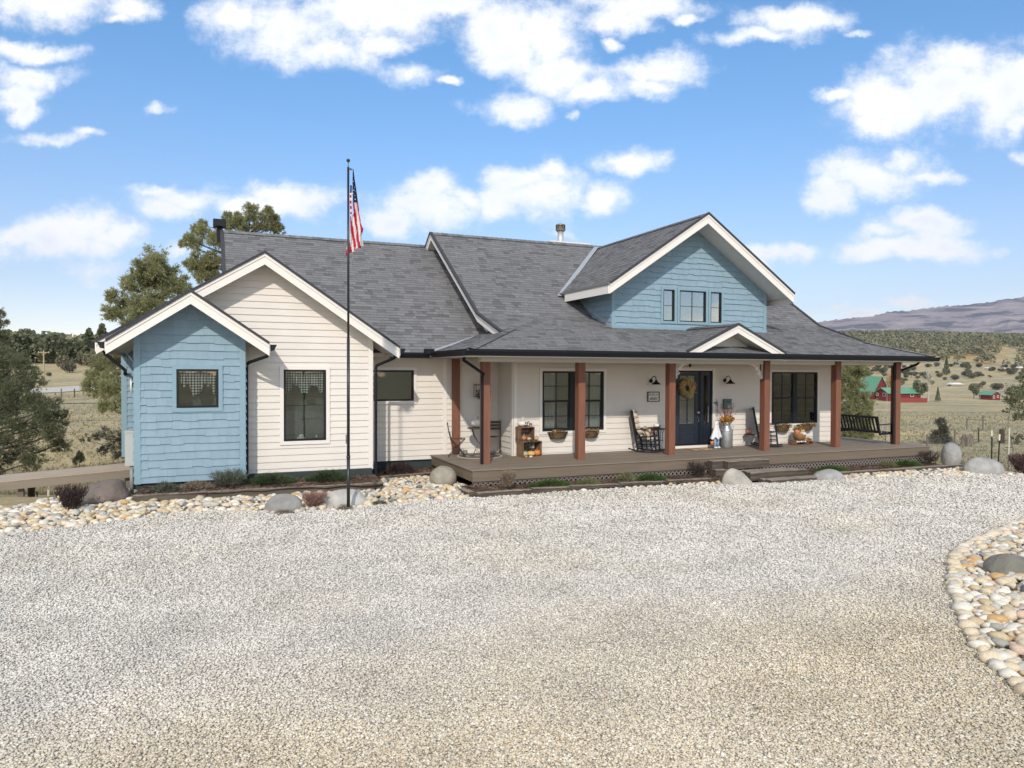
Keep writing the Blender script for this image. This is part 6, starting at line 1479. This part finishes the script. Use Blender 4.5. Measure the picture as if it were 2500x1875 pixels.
# doorbell camera above the door
m = MB(); m.lathe([(.018, -.05), (.028, -.03), (.028, .03), (.01, .05)], 12); tag(m.build('camera', M_black, loc=(12.62, 16.84, 2.80)), 'small black security camera on the wall above the front door', 'camera')
m = MB(); m.lathe([(.03, -.06), (.03, .06)], 10); tag(m.build('camera', M_black, loc=(18.85, 15.62, 2.86)), 'small black camera under the eave left of the last post', 'camera')
# milk can with branches and leaves
t = thing('milk_can', 'tall galvanised milk can beside the ghost figure', 'milk can', (13.68, 16.55, DZ)); M_galv = P('galvanised', (.42, .44, .44), .42, .18, 7, .1, 20, metal=.75)
m = MB(); m.lathe([(.165, 0), (.175, .02), (.175, .48), (.168, .52), (.11, .60), (.105, .66), (.13, .70), (.135, .72), (.125, .725), (.10, .67)], 32); m.build('can', M_galv, t, True)
m = MB(); m.tube([(.176*cos(a), .176*sin(a), .49) for a in np.linspace(0, 2*pi, 25)], .007, 6); m.build('band', M_galv, t)
for sx in (-1, 1): m = MB(); m.tube([(sx*.12, -.05, .60), (sx*.20, -.06, .60), (sx*.20, -.06, .50), (sx*.17, -.05, .50)], .010, 6); m.build('handle', M_galv, t)
t = thing('branch_bouquet', 'rust red curly branches and orange leaves standing in the milk can', 'bouquet', (13.68, 16.55, DZ + .70)); g = random.Random(8)
m = MB(); leaves(m, (0, -.02, .10), (.24, .16, .12), 420, .045, g); m.build('leaves', M_fall, t)
m = MB()
for k in range(26):
    a = g.uniform(0, 2*pi); sp = g.uniform(.1, .42); h_ = g.uniform(.35, .62); p = [Vector((0, 0, 0))]
    for i in range(1, 7): q = i / 6; p.append(Vector((sp*q*cos(a) + .03*sin(i*2.2 + k), sp*q*sin(a)*.6 + .03*cos(i*1.7 + k), h_*q*(1.25 - .25*q) + .02*sin(i*3 + k))))
    m.tube(p, .007, 5, r2=.003)
m.build('branches', P('rust_branch', (.20, .055, .03), .7), t)
# ghost figure
t = thing('ghost_figure', 'white sheet ghost decoration in blue jeans and white shoes beside the door', 'ghost decoration', (13.30, 16.52, DZ), radians(12))
m = MB(); n = 36; v = []; rows = [(0, .775), (.04, .765), (.075, .73), (.085, .68), (.083, .62), (.105, .56), (.14, .48), (.17, .40), (.20, .33)]
for k, (r, z) in enumerate(rows):
    for j in range(n):
        a = 2*pi*j/n; fo = 1 + (k / 8) ** 2 * .16 * sin(a * 6 + 1); v.append((r*fo*cos(a)*1.0, r*fo*sin(a)*.62, z - (k / 8) ** 3 * .035 * (1 + sin(a * 6))))
m.idx(v, [(i*n+j, i*n+(j+1)%n, (i+1)*n+(j+1)%n, (i+1)*n+j) for i in range(len(rows)-1) for j in range(n)]); m.build('sheet', P('white_sheet', (.74, .74, .76), .9), t, True)
for sx in (-.03, .03): m = MB(); m.ball((sx, -.052, .69), .012, .008, .017, 10, 6); m.build('eye', M_ink, t, True)
for sx in (-.055, .055):
    m = MB(); m.tube([(sx, 0, .40), (sx, 0, .22), (sx*1.15, 0, .05)], .042, 12, r2=.046); m.build('trouser_leg', P('denim%d' % (sx > 0), (.25, .36, .52), .9, .2, 20), t, True)
    m = MB(); m.ball((sx*1.2, -.03, .026), .036, .065, .03, 12, 8); m.build('shoe', P('white_shoe%d' % (sx > 0), (.75, .75, .72), .6), t, True)
m = MB(); m.tube([(-.13, 0, .40), (-.14, -.01, .32)], .018, 8); m.build('hand', P('felt_brown', (.32, .18, .09), .9), t, True)
tb = thing('treat_bucket', 'small orange bucket held at the left side of the ghost figure', 'bucket', (13.13, 16.50, DZ + .10)); m = MB(); m.lathe([(.035, 0), (.05, .11), (.045, .11), (.03, .01)], 16); m.build('pail', PC['orange'], tb, True)
m = MB(); m.tube([(.05*cos(a), 0, .11 + .10*sin(a)) for a in np.linspace(0, pi, 10)], .004, 5); m.build('handle', M_iron, tb)
# small plant stand with pumpkin
t = thing('plant_stand', 'small black scrolled wire stand under the little orange pumpkin', 'stand', (14.62, 16.68, DZ)); m = MB()
m.tube([(.15*cos(a), .15*sin(a), .34) for a in np.linspace(0, 2*pi, 19)], .008, 6); m.lathe([(0, .335), (.14, .335), (.14, .342), (0, .342)], 20); m.build('top', M_iron, t)
for k in range(4):
    a = k*pi/2 + .3; ca, sa = cos(a), sin(a); m = MB(); m.tube([(.14*ca, .14*sa, .34), (.19*ca, .19*sa, .26), (.17*ca, .17*sa, .15), (.11*ca, .11*sa, .07), (.14*ca, .14*sa, 0)], .007, 6); m.build('leg', M_iron, t)
pumpkin('little orange pumpkin on the scrolled wire stand', 14.60, 16.66, DZ + .345, .085, PC['dusty'], .9, sh=.5)
# baskets right
t = thing('bushel_basket', 'round tan bushel basket piled with fall produce under the right window', 'basket', (16.28, 16.42, DZ + .16)); m = MB(); m.lathe([(.15, 0), (.20, .18), (.205, .20), (.18, .19)], 24); m.build('basket', P('basket_weave', (.40, .22, .09), .85, .25, 14), t, True)
pumpkin('white pumpkin in the front of the bushel basket', 16.30, 16.30, DZ + .28, .10, M_wp, .6); pumpkin('dusty orange pumpkin at the left of the bushel basket', 16.16, 16.40, DZ + .32, .085, PC['dusty'], .9); pumpkin('tan gourd at the right of the bushel basket', 16.42, 16.46, DZ + .32, .08, PC['tan'], 1.0)
t = thing('leaf_arrangement', 'tan and brown dried leaf cluster crowning the bushel basket', 'leaves', (16.30, 16.48, DZ + .45)); m = MB(); leaves(m, (0, 0, .03), (.20, .12, .10), 240, .035, gs); m.build('leaves', M_mute, t)
t = crate('low dark slatted crate of white gourds under the bushel basket', 16.22, 16.40, DZ, .42, .28, .15, 0, 'low crates under the right window')
for i in range(5): pumpkin('small white gourd in the low dark crate under the right window', 16.06 + i*.08, 16.30 + .02*(i % 2), DZ + .08, .042, M_wp, .75, 'white gourds in the low crate')
t = crate('small tan box of red leaves at the right of the bushel basket', 16.60, 16.38, DZ, .22, .2, .12, .1, 'low crates under the right window')
m = MB(); leaves(m, (0, 0, 0), (.11, .09, .07), 110, .03, gs); tag(m.build('dried_leaves', M_fall, loc=(16.60, 16.38, DZ + .15)), 'dark red dried leaves in the small tan box on the right', 'leaves')
# porch swing
t = thing('porch_swing', 'black slatted porch swing hanging at the right end of the porch', 'porch swing', (18.95, 16.35, DZ + .34), world=False); K = M_black
m = MB()
for i in range(12): yy = -.66 + i * .12; m.bar((-.26, yy, .02), (-.40, yy, .44), .014, .055, up=(0, 1, 0))
m.bar((-.41, -.74, .47), (-.41, .74, .47), .03, .07); m.bar((-.27, -.74, .04), (-.27, .74, .04), .03, .06); m.build('backrest', K, t)
m = MB()
for i in range(7): xx = -.25 + i * .075; m.bar((xx, -.72, 0 + .02*i/7), (xx, .72, .02*i/7), .06, .018)
m.build('seat', K, t)
for sy in (-.74, .74):
    m = MB(); m.bar((-.36, sy, .25), (.24, sy, .27), .07, .022); m.build('armrest', K, t)
    m = MB(); m.bar((.19, sy, -.03), (.19, sy, .26), .04, .04); m.bar((-.30, sy, -.06), (-.42, sy, .50), .04, .045); m.bar((-.32, sy, -.03), (.24, sy, -.02), .045, .06); m.build('side_frame', K, t)
    m = MB(); m.tube([(.0, sy, .0), (-.05, sy, 2.12)], .006, 5); m.tube([(-.25, sy, .0), (-.05, sy, .9)], .006, 5); m.build('rope', P('rope_%d' % (sy > 0), (.50, .48, .40), .9), t)
m = MB(); m.tube([(.19, -.5, -.04), (.1, -.62, -.26), (-.15, -.60, -.05)], .008, 5); m.tube([(.19, .5, -.04), (.1, .45, -.26), (-.15, .60, -.05)], .008, 5); m.build('fold_leg', M_iron, t)
# gingerbread brackets (part of the trim, but a decoration of their own)
def bracket(label, x, y, sg):
    t = thing('scroll_bracket', label, 'bracket', (x, y, 2.925), group='white scrollwork brackets on the porch posts'); m = MB(); S = .5
    def sp(cx, cz, r0, turns, a0, dr=1):
        return [(sg * (cx + r0*(1 - .75*q)*cos(a0 + dr*turns*2*pi*q)), 0, -(cz + r0*(1 - .75*q)*sin(a0 + dr*turns*2*pi*q))) for q in np.linspace(0, 1, 18)]
    m.bar((sg*.012, 0, 0), (sg*.012, 0, -.50), .024, .022); m.bar((0, 0, -.012), (sg*.46, 0, -.012), .022, .024)
    for c in (sp(.10, .32, .075, 1.1, 0), sp(.08, .45, .05, 1, 2), sp(.32, .10, .075, 1.1, 2), sp(.43, .07, .045, 1, 1), sp(.17, .17, .09, 1.2, 4), sp(.22, .21, .05, .9, 1)): m.tube(c, .017, 6)
    m.tube([(sg*.02, 0, -.48), (sg*.08, 0, -.38), (sg*.13, 0, -.26), (sg*.24, 0, -.15), (sg*.36, 0, -.09), (sg*.46, 0, -.02)], .018, 6); m.build('scrollwork', M_trimw, t); return t
bracket('white scrollwork bracket on the post left of the front door', 11.22, 15.66, 1); bracket('white scrollwork bracket on the post right of the front door', 14.07, 15.56, -1)

# ================================================================== yard right
M_tp = P('t_post_green', (.02, .03, .025), .6); M_tpw = P('t_post_white', (.75, .73, .66), .6)
def tpost(label, x, y, h, group, lean=0, z=None):
    z0 = zg(x) if z is None else z; t = thing('fence_post', label, 'fence post', (x, y, z0 - .1), group=group); t.rotation_euler = (0, lean, 0)
    m = MB(); m.box(-.018, -.003, 0, .018, .003, h - .16); m.box(-.003, -.025, 0, .003, -.003, h - .16); m.build('post', M_tp, t)
    m = MB(); m.box(-.020, -.004, h - .16, .020, .004, h + .02); m.box(-.004, -.026, h - .16, .004, -.003, h + .02); m.build('tip', M_tpw, t)
GT = 'steel fence posts with white tips behind the domed boulder'
tpost('dark steel T-post with a white tip, left one behind the domed boulder', 21.6, 14.2, 1.12, GT); tpost('dark steel T-post with a white tip, leaning slightly at the right of the domed boulder', 21.15, 13.72, 1.05, GT, .06)
sk = thing('tree_stake', 'pale wooden stake with a crossbar supporting the young tree', 'stake', (20.25, 12.85, -.15)); m = MB(); m.tube([(0, 0, 0), (.02, 0, 1.25)], .02, 7); m.build('stake', P('stake_pale', (.55, .52, .44), .8), sk); m = MB(); m.bar((-.13, 0, .72), (.16, 0, .72), .015, .015); m.build('crossbar', M_tp, sk)
# stump
p = at(2361, 1101, 35); t = thing('tree_stump', 'weathered grey split tree stump in the field beyond the domed boulder', 'stump', (p.x, p.y, terr(p.x, p.y) - .03)); g = random.Random(2)
m = MB(); n = 28; v = []
for k, (r, z) in enumerate([(.42, 0), (.30, .08), (.25, .2), (.24, .38), (.23, .5)]):
    for j in range(n): a = 2*pi*j/n; q = r * (1 + .16 * sin(a*5 + 1) + (.25 if k == 0 else .05) * sin(a*3)); v.append((q*cos(a), q*sin(a), z + (.10*sin(a*4 + 2) + .05 * g.random() if k == 4 else 0)))
m.idx(v, [(i*n+j, i*n+(j+1)%n, (i+1)*n+(j+1)%n, (i+1)*n+j) for i in range(4) for j in range(n)] + [tuple(4*n + j for j in range(n))]); m.build('stump', P('stump_wood', (.19, .165, .13), .95, .65, 9, .9, 20, stretch=(5, 5, .5), bd=.03), t)
# wire fence across the field
def wfence(label, pts, h, posts_gap, group=None, n_w=5, vert=.3, pr=.04):
    t = thing('wire_fence', label, 'fence', (pts[0][0], pts[0][1], terr(*pts[0])), world=True); w = MB(); L_ = 0
    for (a, b), (c, d) in zip(pts, pts[1:]):
        n = max(1, int(hypot(c-a, d-b) / posts_gap))
        for i in range(n + 1):
            x = a + (c-a)*i/n; y = b + (d-b)*i/n; z = terr(x, y); m = MB(); m.tube([(x, y, z - .1), (x, y, z + h + .08)], pr, 7); m.build('post', M_barkg, t)
            if i < n:
                x2 = a + (c-a)*(i+1)/n; y2 = b + (d-b)*(i+1)/n; z2 = terr(x2, y2)
                for k in range(n_w): hh = h * (k + .6) / n_w; w.tube([(x, y, z + hh), (x2, y2, z2 + hh)], .004, 4)
                nv = int(hypot(x2-x, y2-y) / vert) if vert else 0
                for k in range(nv): q = k / nv; w.tube([(x + (x2-x)*q, y + (y2-y)*q, z + (z2-z)*q + .03), (x + (x2-x)*q, y + (y2-y)*q, z + (z2-z)*q + h)], .003, 3)
    w.build('wire', P('wire_grey', (.22, .22, .21), .5, metal=.6), t); return t
def fp_(px, D): q = at(px, 1000, D); return (q.x, q.y)
wfence('wire mesh fence crossing the field behind the tree stump', [fp_(2265, 33), fp_(2390, 38), fp_(2600, 37)], .7, 3.0)
for px, D, h, lb in ((2447, 37.5, .75, 'thick dark log post in the wire mesh fence'),): q = fp_(px, D); m = MB(); m.tube([(0, 0, -.1), (0, 0, h)], .14, 10, r2=.12); tag(m.build('log_post', M_bark, loc=(*q, terr(*q))), lb, 'fence post')
q = fp_(2389, 52); t = thing('rail_gate', 'small grey rail gate standing in the field beyond the fence', 'gate', (*q, terr(*q)), radians(-20)); 
for x in (-.85, .35): m = MB(); m.tube([(x, 0, -.1), (x, 0, 1.0 if x > 0 else .75)], .05, 7); m.build('post', M_barkg, t)
m = MB(); m.bar((-.85, 0, .72), (.35, 0, .62), .05, .06); m.build('rail', M_barkg, t)
for i, (px, D) in enumerate(((2165, 26), (2170, 26.4), (2204, 25))): q = fp_(px, D); tpost(['short white-tipped stake left of the last porch post, nearer the swing', 'white-tipped stake just left of the last porch post', 'white-tipped stake just right of the last porch post'][i], q[0], q[1], [.42, .5, .55][i], 'short white-tipped stakes in the grass behind the porch', 0, terr(*q))
# red cabins
M_redw = P('red_siding', (.17, .020, .018), .8, .1, 1.5); M_grn = P('green_metal_roof', (.12, .31, .19), .45, .05, .5); M_wwin = P('cabin_window_trim', (.72, .70, .66), .6); M_cg = P('cabin_glass', (.05, .06, .06), .2)
def cabin(name, label, px, D, w, d, h, rh, rz, wins, over=.5, base=0, zoff=0, gablewins=()):
    q = at(px, 1000, D); t = thing(name, label, 'house', (q.x, q.y, terr(q.x, q.y) + zoff), rz)
    # gable faces -y (front), ridge runs along y; w = width in x, d = depth in y
    m = MB(); m.prism([(-w/2, -1.5), (w/2, -1.5), (w/2, h), (0, h + rh), (-w/2, h)], -d/2, d/2); wl_ = m.build('wall', M_redw, t)
    for sg in (-1, 1):
        m = MB(); e = over; k = rh / (w/2); x1 = sg*(w/2 + e); z1 = h - e*k
        v = [(0, -d/2 - e, h + rh + .12), (x1, -d/2 - e, z1 + .12), (x1, d/2 + e, z1 + .12), (0, d/2 + e, h + rh + .12)]; lo = [(a, b, c - .14) for a, b, c in v]
        m.idx(v + lo, [(0,1,2,3),(7,6,5,4),(0,4,5,1),(1,5,6,2),(2,6,7,3),(3,7,4,0)]); m.build('roof', M_grn, t)
    for face, a, z, ww, hh in wins:
        m = MB(); g_ = MB()
        if face == 'f': m.box(a - ww/2, -d/2 - .06, z, a + ww/2, -d/2 - .002, z + hh); g_.box(a - ww/2 + .15, -d/2 - .075, z + .15, a + ww/2 - .15, -d/2 - .062, z + hh - .15)
        else:
            s = -1 if face == 'l' else 1; x = s * w/2; xa, xb = sorted((x + s*.002, x + s*.06)); m.box(xa, a - ww/2, z, xb, a + ww/2, z + hh); xa, xb = sorted((x + s*.062, x + s*.075)); g_.box(xa, a - ww/2 + .15, z + .15, xb, a + ww/2 - .15, z + hh - .15)
        o = m.build('window', M_wwin, t); g_.build('pane', M_cg, o)
    return t
FACE = radians(-23)
c1 = cabin('cabin', 'tall A-frame red house with a steep green metal roof across the field', 2130, 330, 6.6, 10, 3.0, 5.6, radians(-9), [('f', -1.1, .6, 1.3, 2.2), ('f', 1.3, .6, 1.5, 2.2), ('l', 2, 1, 1.5, 1.4), ('l', -4, 1, 1.5, 1.4)], .8, zoff=1.8)
c2 = cabin('long_cabin', 'long low red house with a green metal roof beside the A-frame house', 2192, 322, 7.5, 17, 2.4, 2.0, radians(-98), [('f', -3, .9, 1.4, 1.2), ('f', 1.2, .7, 1.8, 1.5), ('r', 4, .5, 1.8, 1.9), ('r', -5, .5, 1.6, 1.9)], .9, zoff=1.2)
c3 = cabin('small_cabin', 'small lone red cabin with a green roof in the open field', 2415, 340, 4.6, 7.4, 2.3, 1.5, radians(-12), [('f', -1.1, .5, .9, 1.4), ('f', 1.0, .9, .9, 1.1), ('l', 3.2, .3, .8, 1.7)], .4, zoff=.2)
q = at(2228, 1000, 308); m = MB(); 
for i in range(34): m.box(-6 + i*.36, -.04, -.5, -6 + i*.36 + .32, .04, 1.5)
tag(m.build('plank_fence', P('red_fence', (.27, .05, .035), .8, .1, 2), loc=(q.x, q.y, terr(q.x, q.y) + .4)), 'bright red plank fence at the right end of the long red house', 'fence').rotation_euler = (0, 0, FACE)
for px, D, w, h, lb in ((2332, 470, 9, 1.8, 'low white-roofed shed in the upper field'), (2412, 640, 6, 1.6, 'left white dot of a shed among the orange scrub'), (2448, 640, 4, 1.6, 'white trailer among the scrub beside the dark bush'), (2488, 650, 4.5, 2, 'white shed among the scrub at the right edge')):
    q = at(px, 950, D); t = thing('shed', lb, 'shed', (q.x, q.y, terr(q.x, q.y)), FACE); m = MB(); m.box(-w*.42, -2, -.3, w*.42, 2, h*.6); m.build('wall', P('shed_wall', (.25, .23, .2), .8), t); m = MB(); m.prism([(-w/2, h*.6), (w/2, h*.6), (w*.15, h*1.25), (-w*.25, h*1.2)], -2.4, 2.4); m.build('roof', P('shed_roof', (.75, .75, .74), .5), t)
# bare aspen and orange tree by the houses
def bare_tree(label, px, D, h, mat, seed):
    q = at(px, 1000, D); t = thing('bare_tree', label, 'tree', (q.x, q.y, terr(q.x, q.y))); g = random.Random(seed); m = MB(); m.tube([(0, 0, -.2), (.1, 0, h*.5), (-.1, 0, h)], h*.025, 6, r2=.03); m.build('trunk', mat, t); b = MB()
    for i in range(34): z = h * g.uniform(.25, .85); a = g.random()*6.28; L_ = h * g.uniform(.18, .36); p = Vector((0, 0, z)); d = Vector((cos(a)*.6, sin(a)*.6, .8)); b.tube([p, p + d*L_*.5, p + d*L_ + Vector((0, 0, L_*.2))], h*.008, 4, r2=.02)
    b.build('branches', mat, t)
bare_tree('bare pale aspen in the field right of the long red house', 2266, 318, 15, P('aspen_bark', (.45, .41, .33), .8), 3)
M_or = P('golden_leaves', None, .8, attr=[(0, (.30, .14, .03)), (1, (.55, .30, .06))], trans=.2)
q = at(2178, 1000, 350); t = thing('aspen_tree', 'golden orange autumn tree standing between the red houses', 'tree', (q.x, q.y, terr(q.x, q.y) + 1)); m = MB(); leaves(m, (0, 0, 6), (3.2, 3, 5), 900, .4, gs); m.build('crown', M_or, t); m = MB(); m.tube([(0, 0, -1), (0, 0, 12)], .2, 6, r2=.05); m.build('trunk', M_barkg, t)
# ================================================================== left background
q = at(107, 900, 168); t = thing('utility_pole', 'tan wooden utility pole with a crossarm on the left slope', 'utility pole', (q.x, q.y, terr(q.x, q.y))); M_up = P('pole_wood', (.42, .32, .19), .85, .15, 4)
hp = (2.6 + (905 - 857) / 1758 * 168) - terr(q.x, q.y)
m = MB(); m.tube([(0, 0, -.3), (0, 0, hp)], .17, 8, r2=.12); m.build('pole', M_up, t); m = MB(); m.bar((-1.2, .45, hp - .5), (1.2, -.45, hp - .5), .14, .14); m.bar((-.5, .2, hp - .55), (0, 0, hp - 1.1), .06, .06); m.bar((.5, -.2, hp - .55), (0, 0, hp - 1.1), .06, .06); m.build('crossarm', M_up, t)
for s in (-1.1, -.1, 1.1): m = MB(); m.tube([(s, -s*.37, hp - .43), (s, -s*.37, hp - .2)], .06, 6); m.build('insulator', M_trimw, t)
def ribbon(name, pts, wid, mat, lift=.06):
    m = MB(); v = []
    for i, (px, D) in enumerate(pts):
        for k in range(5):
            q = at(px, 950, D + wid * (k / 4 - .5)); v.append((q.x, q.y, terr(q.x, q.y) + lift))
    m.idx(v, [(i*5+k, (i+1)*5+k, (i+1)*5+k+1, i*5+k+1) for i in range(len(pts)-1) for k in range(4)]); return struct(m.build(name, mat))
M_road = P('dirt_road', (.50, .47, .41), .95, .08, .4)
ribbon('road', [(60 + i*20, 129 + 24 * (i / 14) ** .8) for i in range(15)], 15, M_road, .12)
ribbon('track', [(150 + i*18, 96 + 6 * (i / 12)) for i in range(13)], 7, P('dry_track', (.36, .31, .19), .95, .15, .3), .08)
ribbon('track', [(2220 + i*15, 235 - 30 * (i / 20)) for i in range(21)], 6, P('field_track', (.42, .36, .23), .95, .2, .1), .05)
ribbon('track', [(2400 + i*8, 395 + i*3) for i in range(8)], 8, M_road, .3)
wfence('old post and wire fence by the dirt road on the left', [fp_(150, 112), fp_(182, 112), fp_(330, 118)], 1.3, 9, n_w=3, vert=0, pr=.09)
for i, (px, D, h, lb) in enumerate([(67, 16.9, .30, 'thin dark stake under the ramp at the far left'), (117, 17.9, .24, 'white-tipped stake under the ramp left of the burgundy bush'), (89, 16.6, .14, 'short dark stub stake under the ramp')]):
    q = fp_(px, D)
    if i == 1: tpost(lb, q[0], q[1], h, 'stakes under the ramp', 0, terr(*q))
    else: m = MB(); m.tube([(0, 0, -.1), (0, 0, h)], .012, 6); tag(m.build('stake', M_tp, loc=(*q, terr(*q))), lb, 'stake', 'stakes under the ramp')
t = thing('dead_tree', 'small twisted dark dead tree on the left slope', 'tree', (0, 0, 0)); q = at(75, 920, 150); t.location = (q.x, q.y, terr(q.x, q.y)); m = MB(); m.tube([(0, 0, -.1), (.3, 0, 1.2), (-.1, 0, 2.2), (.5, 0, 3.6)], .16, 6, r2=.04); m.build('trunk', M_bark, t); m = MB(); leaves(m, (.2, 0, 3.6), (.9, .9, 1.1), 160, .16, gs); m.tube([(.2, 0, 1), (-.9, .1, 2.2), (-1.2, .2, 2.9)], .08, 5, r2=.03); m.build('branches', M_bark, t)
# ================================================================== air
hz = MB(); hz.box(-4000, -200, -150, 7600, 7600, 900)
def haze():
    mt_ = bpy.data.materials.new('haze_air'); mt_.use_nodes = True; nt = mt_.node_tree; N = nt.nodes; L = nt.links; N.remove(N['Principled BSDF'])
    v = N.new('ShaderNodeVolumePrincipled'); v.inputs['Color'].default_value = (.66, .74, .95, 1); v.inputs['Density'].default_value = .000065; v.inputs['Anisotropy'].default_value = .2; L.new(v.outputs[0], N['Material Output'].inputs['Volume']); return mt_
o = hz.build('haze', haze()); struct(o, 'stuff')
